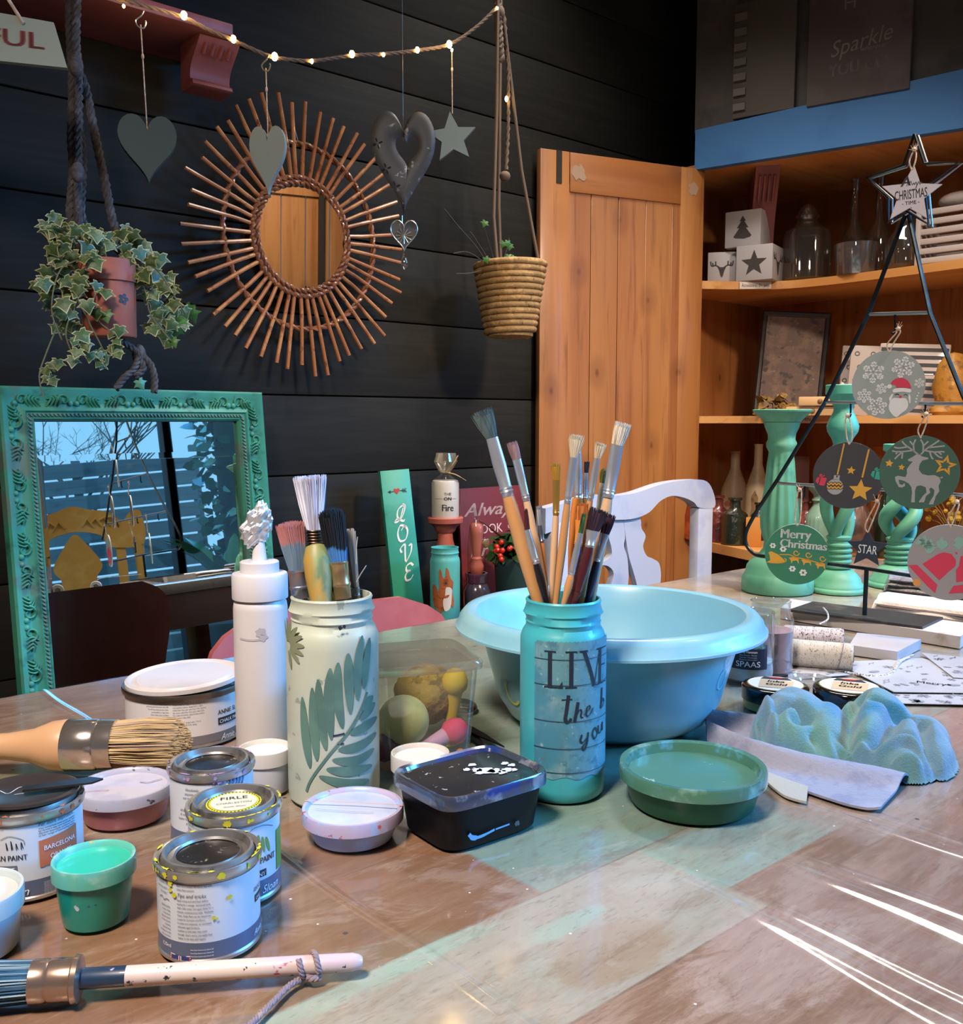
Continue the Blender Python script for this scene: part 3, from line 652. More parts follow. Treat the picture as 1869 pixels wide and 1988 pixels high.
t, p, r, h, R1 = tub('paint_tub', 'small white lidded tub behind the black rectangular tub', 816, 1560, 50, 1460, 57, mat('frosty_tub', '#b9b8bd', .3, coat=.4, layers=(('#8d8a90', 20, .5, .7),)), mat('clear_white_rim', '#c9c6c2', .25, coat=.5), mat('white_paint_2', '#d8d6da', .4, layers=(('#9b979e', 45, .62, .65),)), lidh=.014)
GB = mat('bottle_green_paint', '#1f5639', .38, layers=(('#1a4c33', 9, .5, .7),), spec=.3)
t, p, r, h, R1 = tub('paint_tub', 'wide low dark green paint tub with a clear lid, in front of the blue bowl', 1341, 1605, 118, 1482, 141, GB, mat('green_clear_rim', '#4b7a67', .15, layers=(('#7fa594', 30, .55, .7), ('#5f9fb4', 18, .58, .66)), coat=.8), mat('green_lid_top', '#4d8071', .22, layers=(('#5a8a74', 7, .5, .7), ('#9cb8a8', 60, .67, .69)), coat=.4), lidh=.011, recess=.009)
t, p, r, h, R1 = tub('paint_tub', 'pale grey-blue tub cut off at the left edge of the frame', -52, 1885, 84, 1728, 97, mat('grey_blue_tub', '#9fb9c4', .35, coat=.3), mat('grey_clear_rim', '#b9c4c4', .2, coat=.6), mat('grey_lid_marks', '#c3c9c8', .3, layers=(('#5d6365', 35, .6, .64),), coat=.3), lidh=.012)

# ---- black rectangular tub
A = T(762, 1494, .752 + .046); Bq = T(868, 1556, .752 + .046); Cq = T(1066, 1498, .752 + .046)
cx = (A + Cq) / 2; e1 = (Cq - Bq); e2 = (A - Bq); rz = math.atan2(e1.y, e1.x)
t = thing('rectangular_tub', (cx.x, cx.y, .752), 'black rectangular food tub with white paint drops on its lid, beside the aqua lettered jar', 'plastic tub', rz)
La, Lb, h = e1.length * 1.05, max(e2.length, .07) * 1.05, .047
BK = mat('black_tub_paint', '#0a0b0f', .45, layers=(('#10141c', 12, .5, .7),), spec=.2)
b = MB(); b.loft([(0, La * .42, Lb * .40, 0, 0, 5), (.002, La * .44, Lb * .42, 0, 0, 5), (h - .008, La * .475, Lb * .47, 0, 0, 6)], BK, 56); b.build('body', t)
RIMK = mat('smoky_clear_rim', '#39404f', .12, layers=(('#6f7a8a', 40, .52, .62), ('#223a78', 14, .56, .62)), coat=.8)
b = MB(); b.loft([(h - .012, La * .485, Lb * .485, 0, 0, 6), (h - .011, La * .505, Lb * .51, 0, 0, 6), (h - .002, La * .505, Lb * .51, 0, 0, 6), (h, La * .495, Lb * .495, 0, 0, 6), (h - .001, La * .465, Lb * .46, 0, 0, 6), (h - .004, La * .45, Lb * .44, 0, 0, 6)], RIMK, 56); b.build('lid_rim', t)
b = MB(); b.loft([(h - .0045, La * .452, Lb * .442, 0, 0, 6), (h - .0035, La * .45, Lb * .44, 0, 0, 6)], mat('black_lid_top', '#242428', .22, layers=(('#5b5b60', 14, .55, .72), ('#a8aab0', 90, .635, .66)), coat=.6), 56); b.build('lid_top', t)
b = MB(); tm = top_map(h - .0035, .0006); PB = mat('white_blue_paint', '#dbe4f6', .35)
for (x_, y_, s_) in ((.012, -.004, .007), (.018, -.008, .005), (.008, .002, .004), (.022, -.014, .004), (.028, -.012, .004), (.002, .008, .003), (.012, .014, .003), (.033, -.016, .003), (.036, .0, .003), (.038, -.006, .003)): splat(b, tm, x_, y_, s_ * 1.35, PB, int(x_ * 999))
fm = lambda s_, t_: (s_, -(Lb * (.425 + .045 * t_ / h)) - .0012, t_)
P2 = mat('sky_blue_paint', '#6fb4ea', .4); ribbon(b, [(-.03, .014), (-.026, .010), (-.018, .009), (-.005, .011)], [.003, .004, .0025, .002], fm, P2); ribbon(b, [(-.004, .011), (.01, .0115)], .0014, fm, P2, 0); splat(b, fm, .018, .010, .003, mat('grey_paint_fleck', '#4f5a66', .5), 3)
b.build('paint_spots', t)

# ---- white wax tin with lid lying on
p, r = stand(362, 1458, 110); h = zat(p, 1322) - p.z
t = thing('wax_tin', p, 'wide white wax tin with a loose white lid, behind the lying bristle brush', 'tin', face(p))
b = MB(); b.lathe([(r * .97, 0), (r, .0015), (r * .985, .004), (r * .985, h - .005), (r * 1.0, h - .004)], TIN, 64); b.build('body', t)
b = MB(); b.shell([(r * .992, .005), (r * .992, h * .24)], mat('label_grey_band', '#6f6f76', .4), 64); b.shell([(r * .992, h * .24), (r * .992, h - .006)], mat('label_cream', '#d4d1d3', .4), 64); b.build('paper_label', t)
b = MB(); b.shell([(r * .99, h - .006), (r * 1.035, h - .005), (r * 1.045, h - .002), (r * 1.03, h + .001), (r * .95, h), (r * .93, h - .006)], mat('rust_tin', '#94867d', .35, 1), 64); b.build('rim', t)
b = MB(); M_ = Matrix.Translation((0, 0, h + .001)) @ rotm(rx=.02, ry=-.045); WL = mat('white_lid', '#c6c0c0', .4, layers=(('#b8b1b1', 12, .5, .7),))
b.lathe([(1e-7, 0), (r * .93, 0), (r * .99, .002), (r * .985, .006), (r * .95, .0065), (r * .90, .004), (r * .83, .0035), (r * .79, .006), (1e-7, .0065)], WL, 64, M_); b.build('lid', t)
b = MB(); mp = cyl_map(r * .992, 0, .0004)
for i, L_ in enumerate(['White Chalk Paint Wax can be applied directly', 'onto painted surfaces. Apply Dark or Black', 'Chalk Paint Wax over wet Clear Wax. Remove', 'any excess with Clear Wax and a clean cloth.', 'For a high-shine finish, allow 24 hours before', 'buffing with a clean cloth.', '', 'top of your piece at least twice. Two to', 'create a wipeable finish for dining', 'kitchen cabinets.', '', 'hardened after 5 days but', '21 days to fully evaporate']): text(b, L_, -.012, h * (.84 - i * .047), h * .037, mp, INKG, sx=.80)
for i, L_ in enumerate(['"Brush Mix Run"', 'previously painted furniture and walls', 'the soft wax brings out the colour', 'can be buffed to a high shine', 'Clear, White, Dark and Black', 'and protect']): text(b, L_, -.016, h * (.86 - i * .05), h * .037, mp, INKG, 'R', sx=.75)
text(b, 'ANNIE SLOAN', .033, h * .56, h * .12, mp, INK, sx=.9, bold=.01); poly(b, [(.033, h * .37), (.07, h * .37), (.07, h * .50), (.033, h * .50)], mp, INK); text(b, 'CHALK PAINT WAX', .0345, h * .40, h * .09, cyl_map(r * .992, 0, .0008), WHI, bold=.01)
text(b, 'Annie Sloan', .036, h * .08, h * .17, cyl_map(r * .992, 0, .0008), WHI, shear=.35, sx=.8)
b.build('lettering', t)

# ---- squeeze bottle
WB = mat('bottle_white', '#c6c1c0', .4, sss=.1); WC = mat('cap_white', '#cdcacd', .35)
p, r = stand(512, 1476, 51); hb = zat(p, 1160) - p.z; hc = zat(p, 1112) - p.z
t = thing('squeeze_bottle', p, 'tall white squeeze bottle with its nozzle wrapped in foil', 'bottle', face(p))
b = MB(); b.lathe([(r * .9, 0), (r * .98, .002), (r, .006), (r, hb - .010), (r * .97, hb - .004), (r * .86, hb), (r * .82, hb + .004)], WB, 56); b.build('body', t)
b = MB(); b.lathe([(r * 1.02, hb), (r * 1.03, hb + .001), (r * 1.03, hc - .002), (r * 1.0, hc), (r * .72, hc + .001), (r * .72, hc + .011), (r * .68, hc + .012), (r * .3, hc + .0125)], WC, 120, fn=lambda r_, z_, a: r_ * (1 + .006 * math.sin(60 * a)) if (hb + .0005 < z_ < hc - .001) else r_); b.build('cap', t)
b = MB(); b.lathe([(r * .28, hc + .011), (r * .25, hc + .02), (r * .16, hc + .040), (r * .13, hc + .042)], WC, 32); b.build('nozzle', t)
b = MB(); q = random.Random(3); FO = mat('crumpled_foil', '#e6e6ea', .32, .75)
b.ball((0, 0, 0), .0165, FO, 40, Matrix.Translation((-.001, 0, hc + .047)) @ rotm(ry=.35), (.72, .5, 1.15)); b.v = [tuple(Vector((0, 0, hc + .047)) + (Vector(v_) - Vector((0, 0, hc + .047))) * (1 + .45 * noise.noise(Vector(v_) * 130) + .35 * abs(noise.noise(Vector(v_) * 320)))) for v_ in b.v]; b.build('foil_cap', t, smooth=False)
b = MB(); mp = cyl_map(r, 0, .0004); SM = mat('grey_smudge', '#a9a3a6', .6); splat(b, mp, -.001, hb - .030, .0062, SM, 5); splat(b, mp, .002, hb - .034, .005, SM, 6); ribbon(b, [(-.022, hb - .036), (-.010, hb - .037), (.004, hb - .036)], .0018, mp, SM); b.build('smudge', t)

# ---- palm leaf jar
def jar(name, label, px, pyf, rpx, pytop, bm_, cat='jar', rx=None):
    p, r = stand(px, pyf, rpx); h = zat(p, pytop) - p.z; t = thing(name, p, label, cat, face(p))
    b = MB(); n0 = h - .030; W_ = r * .985
    prof = [(1e-7, .003), (r * .8, .003), (r * .9, 0), (r * .97, .003), (W_, .010), (W_, n0 - .012), (r * .985, n0 - .004), (r * .93, n0 + .002), (r * .865, n0 + .006), (r * .85, n0 + .009), (r * .87, n0 + .0105), (r * .85, n0 + .012), (r * .85, n0 + .016), (r * .885, n0 + .018), (r * .86, n0 + .0205), (r * .85, n0 + .026), (r * .87, n0 + .0285), (r * .85, n0 + .030), (r * .81, n0 + .030), (r * .80, n0 + .026), (r * .80, n0), (r * .92, n0 - .014), (r * .93, .02), (1e-7, .012)]
    b.lathe(prof, bm_, 72, fn=lambda r_, z_, a: r_ + (.0014 * max(0, math.sin(a * 2 + (z_ - n0) * 420)) if (n0 + .008 < z_ < n0 + .022 and r_ > r * .84) else 0)); b.build('body', t)
    return t, p, r, h
PALM = mat('pale_sage_paint', '#b8bfae', .38, layers=(('#aab5a6', 8, .45, .65), ('#8f9a8e', 60, .635, .66)), bump=(90, .15, .001))
LEAF = mat('painted_palm_green', '#5c7f72', .5, layers=(('#4f7068', 20, .45, .6),))
t, p, r, h = jar('painted_jar', 'pale sage painted glass jar stencilled with green palm leaves, holding broad brushes', 650, 1577, 89, 1154, PALM); JP, JR, JH = p, r, h
PJ = (p, r, h)
b = MB(); mp = cyl_map(r * .985, 0, .0006)
def pxs(px, py, p=None, r=None):   # pixel on the jar front to (s, t)
    p = p or PJ[0]; r = r or PJ[1]
    q = PD(px, py, Vector((p.x, p.y, 0)).dot(FH) - r * .6); d = q - p; rz = face(p); lx = d.x * math.cos(rz) + d.y * math.sin(rz)
    k = max(-.98, min(.98, lx / (r * .985))); return (math.asin(k) * r * .985, zat((p.x - math.sin(-rz) * 0, p.y, 0), py) - p.z if False else q.z - p.z)
def pj(L_): return [pxs(a, b_) for a, b_ in L_]
ribbon(b, pj([(596, 1526), (606, 1500), (640, 1452), (674, 1414), (700, 1374), (712, 1344)]), .0024, mp, LEAF)
for L_ in ([(588, 1346), (594, 1420), (603, 1480)], [(607, 1326), (610, 1400), (616, 1465)], [(618, 1310), (622, 1380), (633, 1444)], [(641, 1288), (638, 1350), (643, 1424)], [(656, 1278), (654, 1340), (664, 1404)], [(675, 1262), (676, 1310), (679, 1378)], [(702, 1232), (694, 1290), (693, 1354)], [(717, 1240), (710, 1290), (706, 1336)],
           [(724, 1356), (712, 1366), (700, 1374)], [(728, 1372), (714, 1382), (698, 1394)], [(732, 1402), (706, 1410), (678, 1416)], [(731, 1432), (694, 1444), (656, 1444)], [(726, 1460), (690, 1470), (645, 1463)], [(722, 1490), (676, 1488), (634, 1480)], [(716, 1516), (676, 1512), (620, 1494)]):
    ribbon(b, pj(L_), .0088, mp, LEAF, 6, taper=True)
OLV = mat('painted_olive_leaf', '#7d8468', .5)
for a_ in (-.9, -.45, -.1, .35, .75, 1.15, 1.5, 1.9, 2.5): 
    c0 = pxs(560, 1250); ribbon(b, [(c0[0] + .004 * math.sin(a_ + .4), c0[1] - .002 + .004 * math.cos(a_ + .4)), (c0[0] + .012 * math.sin(a_ + .4), c0[1] + .012 * math.cos(a_ + .4)), (c0[0] + .022 * math.sin(a_ + .4), c0[1] + .022 * math.cos(a_ + .4))], .005, mp, OLV, 6, taper=True)
b.build('palm_stencil', t)
b = MB(); DK = mat('dark_chip', '#2d2330', .5); q = pxs(660, 1212); splat(b, mp, q[0], q[1], .0022, DK, 2, 10); q = pxs(667, 1210); splat(b, mp, q[0], q[1], .002, DK, 7, 10); ribbon(b, pj([(646, 1417), (656, 1416), (668, 1414)]), .0014, mp, DK); ribbon(b, pj([(655, 1434), (667, 1433)]), .001, mp, DK, 0); b.build('paint_chips', t)
# ---- LIVE jar
AQ = mat('aqua_paint', '#3fa9b4', .35, layers=(('#4cb3b6', 6, .45, .65), ('#2e9ab2', 9, .5, .7)), coat=.15, bump=(120, .12, .0006))
t, p, r, h = jar('painted_jar', 'aqua painted glass jar with a planked paper print reading LIVE, holding artist brushes', 1090, 1564, 83, 1160, AQ); LP, LR, LH = p, r, h
b = MB(); PR = mat('planked_print', '#5c909e', .5, layers=(('#84a5ac', 26, .45, .62, (1, 1, .4)), ('#43829a', 14, .5, .64), ('#4a7a8b', 120, .54, .66), ('#93afb5', 160, .60, .72)))
def lj(x, y): return pxs(x, y, p, r)
s0 = lj(1038, 1400)[0]; S1 = r * 1.6; z0 = lj(1090, 1500)[1]; z1 = lj(1090, 1238)[1]
NS = 24
for i in range(NS):
    a_ = s0 + (S1 - s0) * i / NS; b_ = s0 + (S1 - s0) * (i + 1) / NS; poly(b, [(a_, z0 + .0015 * math.sin(i)), (b_, z0 + .0015 * math.sin(i + 1)), (b_, z1), (a_, z1 - (.001 if i else .003))], cyl_map(r * .985, 0, .0004), PR)
b.build('paper_print', t)
b = MB(); mp = cyl_map(r * .985, 0, .0009); NAV = mat('navy_print', '#182434', .5); LNE = mat('plank_line', '#28414f', .6)
for yy in (1273, 1322, 1391, 1443, 1489):
    zz = lj(1045, yy)[1]; ribbon(b, [(s0 + (S1 - s0) * k / 20, zz) for k in range(21)], .0006, mp, LNE, 0)
zt = lj(1068, 1257)[1]; zb = lj(1068, 1327)[1]; hh = zt - zb
def serifI(x, w=.0035): ribbon(b, [(x, zb), (x, zb + hh / 2), (x, zt)], w, mp, NAV, 0); ribbon(b, [(x - .005, zt - .0004), (x + .005, zt - .0004)], .0013, mp, NAV, 0); ribbon(b, [(x - .005, zb + .0005), (x + .005, zb + .0005)], .0013, mp, NAV, 0)
xL = lj(1068, 1300)[0]; xI = lj(1108, 1300)[0]; xV = lj(1132, 1260)[0]; xE = lj(1163, 1300)[0]
serifI(xL); ribbon(b, [(xL, zb + .0005), (xL + .010, zb + .0005)], .0015, mp, NAV, 0); poly(b, [(xL + .007, zb), (xL + .0112, zb), (xL + .0105, zb + .006)], mp, NAV)
serifI(xI); ribbon(b, [(xV, zt), (xV + .006, zt - hh * .5), (xV + .0112, zb)], .0038, mp, NAV, 0); ribbon(b, [(xV + .0112, zb), (xV + .0150, zt - hh * .4), (xV + .0185, zt)], .0010, mp, NAV, 0)
ribbon(b, [(xV - .004, zt - .0003), (xV + .004, zt - .0003)], .0013, mp, NAV, 0); ribbon(b, [(xV + .0155, zt - .0003), (xV + .021, zt - .0003)], .0013, mp, NAV, 0)
serifI(xE, .0034)
for zz, ln in ((zt - .0006, .012), (zb + hh * .52, .009), (zb + .0006, .012)): ribbon(b, [(xE, zz), (xE + ln, zz)], .0013, mp, NAV, 0)
def scr(L_, w): ribbon(b, [lj(x, y) for x, y in L_], w, mp, NAV, 5, calli=.5)
scr([(1103, 1340), (1099, 1370), (1097, 1386), (1102, 1392), (1108, 1384)], .0034); ribbon(b, [lj(1090, 1349), lj(1110, 1348)], .001, mp, NAV, 0)
scr([(1121, 1354), (1117, 1375), (1114, 1392)], .0032); scr([(1114, 1388), (1122, 1370), (1127, 1371), (1126, 1382), (1131, 1384)], .0017); scr([(1131, 1380), (1142, 1371), (1143, 1364), (1138, 1366), (1136, 1380), (1142, 1382), (1150, 1369)], .0017)
scr([(1167, 1336), (1166, 1360), (1165, 1376)], .0028); scr([(1165, 1372), (1169, 1358), (1171, 1366), (1168, 1374)], .0016)
scr([(1128, 1417), (1125, 1428), (1130, 1432), (1138, 1424)], .0022); scr([(1140, 1414), (1137, 1435), (1132, 1447), (1129, 1440), (1140, 1430)], .002); scr([(1152, 1408), (1148, 1420), (1153, 1430), (1158, 1418), (1153, 1408)], .002); scr([(1160, 1406), (1160, 1420), (1165, 1420), (1168, 1404), (1168, 1420)], .002)
b.build('lettering', t)
# ================================================================ brushes
HW = wood('brush_handle_wood', '#c9935c', '#b98350', '#d2a673', 'z', .4, 30, .2, .05); HP = wood('brush_handle_pale', '#d8b48f', '#cfa67e', '#c1966c', 'z', .45, 30, .1, .05)
HB = mat('handle_black', '#1c1a1b', .3); HR = mat('handle_dark_red', '#4a1f24', .3, coat=.3); HN = mat('handle_navy', '#172a45', .35); HO = mat('handle_orange', '#d1803a', .35); HC = mat('handle_cream', '#c9bfa2', .4)
FS = mat('ferrule_silver', '#c9cfd8', .28, .72, bump=(140, .2, .0006)); FG = mat('ferrule_gold', '#c9a050', .3, .75, bump=(140, .2, .0006)); FD = mat('ferrule_dull', '#8f969c', .38, 1, layers=(('#5f7fa2', 50, .55, .65),))
def bris(col, col2): return mat('bristle_' + col[1:], col, .7, layers=((col2, 160, .45, .65, (1, 1, .1)),))
def bristles(mb, base, tip, rx0, ry0, rx1, ry1, roll_axis, mt, n=170, jit=.06, tipm=None, th=.00028, rnd=0, seed=1, core=True):
    """base, tip: points; rx along roll_axis"""
    q = random.Random(seed); d = (tip - base); L = d.length; w = d.normalized(); u = (Vector(roll_axis) - w * Vector(roll_axis).dot(w)).normalized(); v = w.cross(u)
    if core:
        N = 14; secs = []
        for k in range(6):
            t_ = k / 5 * .86; a = [(rx0 + (rx1 - rx0) * t_) * .88, (ry0 + (ry1 - ry0) * t_) * .85]
            if rnd: a = [x * math.sqrt(max(.05, 1 - (t_ ** 3) * rnd)) for x in a]
            secs.append((t_ * L, *a))
        M_ = Matrix((( u.x, v.x, w.x, base.x), (u.y, v.y, w.y, base.y), (u.z, v.z, w.z, base.z), (0, 0, 0, 1)))
        mb.loft(secs, mt, N, M_)
    for i in range(n):
        a = q.uniform(0, 2 * PI); rr_ = math.sqrt(q.random()); cx, cy = math.cos(a) * rr_, math.sin(a) * rr_
        e = L * (1 + q.uniform(-jit, jit)) * (1 - rnd * .35 * rr_ ** 2)
        p0 = base + u * cx * rx0 + v * cy * ry0
        p2 = base + u * (cx * rx1 + q.uniform(-1, 1) * rx1 * .07) + v * (cy * ry1 + q.uniform(-1, 1) * ry1 * .07) + w * e
        pm = (p0 + p2) / 2 + (u * cx * rx0 + v * cy * ry0) * .10 + w * L * .02
        mb.tube([p0, pm, p2], [th * 1.5, th * 1.3, th * .55], mt if not (tipm and q.random() < .35) else tipm, 3)
def loft_axis(mb, p0, p1, secs, mt, roll_axis, seg=20):
    d = p1 - p0; L = d.length; w = d.normalized(); u = (Vector(roll_axis) - w * Vector(roll_axis).dot(w)).normalized(); v = w.cross(u)
    M_ = Matrix(((u.x, v.x, w.x, p0.x), (u.y, v.y, w.y, p0.y), (u.z, v.z, w.z, p0.z), (0, 0, 0, 1))); mb.loft([(s_[0] * L, *s_[1:]) for s_ in secs], mt, seg, M_)
def inside(j, tip, mouth):
    """run the handle on from the mouth down into the jar, stopping at its wall or floor"""
    p, r, h = j; d = (mouth - tip).normalized(); q = mouth.copy()
    for k in range(60):
        n_ = q + d * .003; 
        if n_.z < p.z + .018 or math.hypot(n_.x - p.x, n_.y - p.y) > r * .74: break
        q = n_
    return q
def brush(j, label, pts, dd, hw, fw, bw, hm, fm, bm_, bl2=None, flat=.45, seed=1, rnd=0, n=150, hmid=None, group=None, jit=.07):
    """pts: bristle tip, ferrule top, ferrule foot, mouth crossing (pixels); hw, fw, bw: pixel widths"""
    D0 = Vector((j[0].x, j[0].y, 0)).dot(FH) + dd
    P = [PD(x, y, D0) for x, y in pts]; mouth = P[3]
    # keep the crossing inside the jar mouth
    off = Vector((mouth.x - j[0].x, mouth.y - j[0].y, 0)); lim = j[1] * .70
    if off.length > lim: mouth = mouth - off * (1 - lim / off.length) * Vector((1, 1, 0)).length / math.sqrt(2) if False else Vector((j[0].x + off.x * lim / off.length, j[0].y + off.y * lim / off.length, mouth.z))
    end = inside(j, P[2], mouth)
    o_ = thing('artist_brush', end, label, 'brush', group=group); inv = -end
    Q = [x + inv for x in P]; E = Vector((0, 0, 0)); k = m(1, P[2])
    ax = RT + FH * .15
    mth = mouth + inv
    b = MB(); w_ = Q[2]; r_ = hw * k / 2
    b.tube([E, E.lerp(mth, .5), mth, mth.lerp(w_, .5), w_.lerp(mth, .12), w_ + (Q[1] - w_) * .05], [r_ * .45, r_ * .62, r_ * .8, r_ * 1.1, r_ * 1.0, r_ * .8], hm, 14)
    b.build('handle', o_)
    if hmid:
        b = MB(); b.tube([E, E.lerp(mth, .5), mth, mth.lerp(w_, hmid[1])], [r_ * .5, r_ * .68, r_ * .9, r_ * 1.15], hmid[0], 14); b.build('painted_grip', o_)
    b = MB(); f_ = fw * k / 2
    loft_axis(b, Q[2], Q[1], [(0, f_ * .86, f_ * .86), (.06, f_ * .86, f_ * .86), (.08, f_ * .98, f_ * .98), (.11, f_ * .86, f_ * .86), (.14, f_ * .98, f_ * .98), (.17, f_ * .88, f_ * .88), (.55, f_ * 1.0, f_ * (1 + flat) / 2), (1, bw[0] * k / 2, f_ * flat)], fm, ax); b.build('ferrule', o_)
    b = MB(); bristles(b, Q[1], Q[0], bw[0] * k / 2 * .93, f_ * flat * .9, bw[1] * k / 2, f_ * flat * 1.1, ax, bm_, n, jit, bl2, seed=seed, rnd=rnd, th=.00022); b.build('bristles', o_)
    return o_
LJ = (LP, LR, LH)
G = 'artist brushes in the aqua jar'
CR = bris('#d9cdb2', '#b9a98a'); CR2 = bris('#ece3d2', '#c4b8a2')
brush(LJ, 'long wooden brush leaning far left with a splayed teal-grey bristle end, in the aqua jar', [(935, 802), (955, 850), (986, 963), (1040, 1158)], .0, 27, 27, (24, 46), HW, FS, bris('#4a5c5c', '#2c3a3c'), flat=.35, seed=1, n=240, group=G, jit=.12)
brush(LJ, 'wooden brush with short dusty pink bristles, second from the left in the aqua jar', [(993, 860), (1003, 892), (1022, 972), (1060, 1158)], .012, 16, 17, (18, 22), HP, FS, bris('#8a6c6e', '#a98887'), seed=2, group=G)
brush(LJ, 'round brush with dark red bristles, silver ferrule and black handle in the aqua jar', [(1021, 990), (1023, 1028), (1041, 1094), (1058, 1158)], -.014, 15, 15, (11, 5), HB, FS, bris('#5a2522', '#3a1514'), flat=.9, seed=3, n=70, group=G)
brush(LJ, 'slim brush with worn grey bristles and speckled ferrule in the aqua jar', [(1046, 984), (1048, 1020), (1052, 1052), (1062, 1158)], .02, 9, 11, (9, 12), HO, FD, bris('#9aa0a6', '#6e7880'), seed=4, n=80, group=G)
brush(LJ, 'brush with split ochre bristles and a gold ferrule in the aqua jar', [(1078, 902), (1080, 932), (1079, 1000), (1070, 1158)], .004, 13, 14, (14, 20), HP, FG, bris('#b98f2f', '#a39f4c'), seed=5, jit=.16, group=G)
brush(LJ, 'wooden brush with fanned cream bristles and long silver ferrule, centre of the aqua jar', [(1119, 848), (1113, 888), (1101, 978), (1080, 1158)], -.010, 15, 15, (14, 32), HW, FS, CR, seed=6, n=200, group=G, jit=.12)
brush(LJ, 'brush with an orange handle and bright silver ferrule behind the central cream brush', [(1122, 862), (1123, 880), (1121, 972), (1112, 1158)], .014, 26, 17, (10, 14), HO, FS, CR, seed=7, n=70, group=G)
brush(LJ, 'small brush with near-black bristles and blue-stained ferrule in the aqua jar', [(1139, 897), (1138, 918), (1136, 970), (1124, 1158)], .018, 12, 10, (8, 12), HW, FS, bris('#2b2228', '#15131a'), seed=8, n=70, group=G)
brush(LJ, 'brush with short cream bristles right of the centre in the aqua jar', [(1166, 862), (1159, 890), (1145, 972), (1115, 1158)], .004, 14, 14, (12, 24), HW, FS, CR, seed=9, group=G, jit=.1)
brush(LJ, 'brush with a rounded olive bristle tip and cream shaft in the aqua jar', [(1171, 908), (1170, 938), (1163, 990), (1140, 1158)], .022, 13, 14, (13, 12), HC, HC, bris('#8f8a3c', '#6f6d2f'), rnd=.8, flat=.7, seed=10, n=80, group=G)
brush(LJ, 'tallest right-hand brush with thick off-white bristles and wide silver ferrule, in the aqua jar', [(1209, 824), (1198, 864), (1180, 966), (1148, 1158)], -.002, 22, 25, (25, 34), HP, FS, CR2, flat=.4, seed=11, n=260, group=G, jit=.1)
brush(LJ, 'short brush with green bristle tip and long silver ferrule in the aqua jar', [(1134, 998), (1127, 1035), (1108, 1120), (1098, 1158)], -.026, 15, 14, (10, 9), HW, FS, bris('#4d7a38', '#2f4a2c'), seed=12, n=80, group=G)
brush(LJ, 'wide flat brush with dark purple bristles and an ochre-stained handle in the aqua jar', [(1163, 990), (1150, 1030), (1144, 1062), (1118, 1158)], -.022, 20, 20, (28, 38), HR, FS, bris('#45303a', '#2a1b26'), flat=.3, seed=13, n=240, hmid=(HR, .1), group=G)
brush(LJ, 'flat brush with maroon bristles and navy handle at the right of the aqua jar', [(1184, 1000), (1174, 1036), (1158, 1092), (1142, 1158)], -.012, 15, 14, (20, 26), HN, FS, bris('#4b1f28', '#331320'), flat=.35, seed=14, group=G)
brush(LJ, 'broad brush showing only an orange flat tip between the handles in the aqua jar', [(1130, 978), (1128, 1010), (1122, 1060), (1108, 1158)], -.004, 18, 18, (24, 24), HR, HO, bris('#cf7f3a', '#b4662a'), flat=.35, seed=15, n=120, group=G)
# ---- broad brushes in the palm jar
G = 'broad brushes in the palm jar'
PJ3 = (JP, JR, JH)
def big(label, pts, dd, fw, bw, fm, bm_, bl2=None, seed=1, rnd=0, n=420, flat=.6, wire=False, hm=HP, hw=None, jit=.035, handle=None, layers=None):
    j = PJ3; D0 = Vector((j[0].x, j[0].y, 0)).dot(FH) + dd; P = [PD(x, y, D0) for x, y in pts]; mouth = P[-1]
    off = Vector((mouth.x - j[0].x, mouth.y - j[0].y, 0)); lim = j[1] * .52
    if off.length > lim: mouth = Vector((j[0].x + off.x * lim / off.length, j[0].y + off.y * lim / off.length, mouth.z))
    end = inside(j, P[1], mouth); o_ = thing('broad_brush', end, label, 'brush', group=G); Q = [x - end for x in P]; k = m(1, P[1]); ax = RT + FH * .1; mth = mouth - end; Z = Vector((0, 0, 0))
    b = MB(); r_ = (hw or fw * .5) * k / 2; b.tube([Z, Z.lerp(mth, .6), mth, mth.lerp(Q[2], .7)], [r_ * .7, r_, r_ * 1.05, r_], hm, 16)
    b.build('handle', o_)
    b = MB(); f_ = fw * k / 2
    if wire:
        for i in range(6): 
            z_ = Q[2].lerp(Q[1], i / 5); b.tube([z_ + ax.normalized() * math.cos(a) * f_ + ax.normalized().cross((Q[1] - Q[2]).normalized()) * math.sin(a) * f_ * .8 for a in [2 * PI * t_ / 16 for t_ in range(16)]], f_ * .13, fm, 6, closed=True)
        loft_axis(b, Q[2], Q[1], [(0, f_ * .9, f_ * .75), (1, f_ * .92, f_ * .75)], fm, ax)
    else: loft_axis(b, Q[2], Q[1], [(-.02, f_ * .95, f_ * .8), (.3, f_ * .97, f_ * .85), (.33, f_ * 1.04, f_ * .9), (.40, f_ * 1.04, f_ * .9), (.43, f_ * .97, f_ * .83), (.9, f_, f_ * .85), (.93, f_ * 1.05, f_ * .9), (1, f_ * 1.0, f_ * .86)], fm, ax, 28)
    b.build('ferrule', o_)
    b = MB(); bristles(b, Q[1], Q[0], bw[0] * k / 2, bw[0] * k / 2 * flat, bw[1] * k / 2, bw[1] * k / 2 * flat, ax, bm_, n, jit, bl2, seed=seed, rnd=rnd, th=.0004); b.build('bristles', o_)
    return o_, Q, k, ax
MF = mat('painted_ferrule', '#8f93a4', .35, .7, layers=(('#b98a72', 40, .5, .58), ('#5f7fae', 60, .6, .66)))
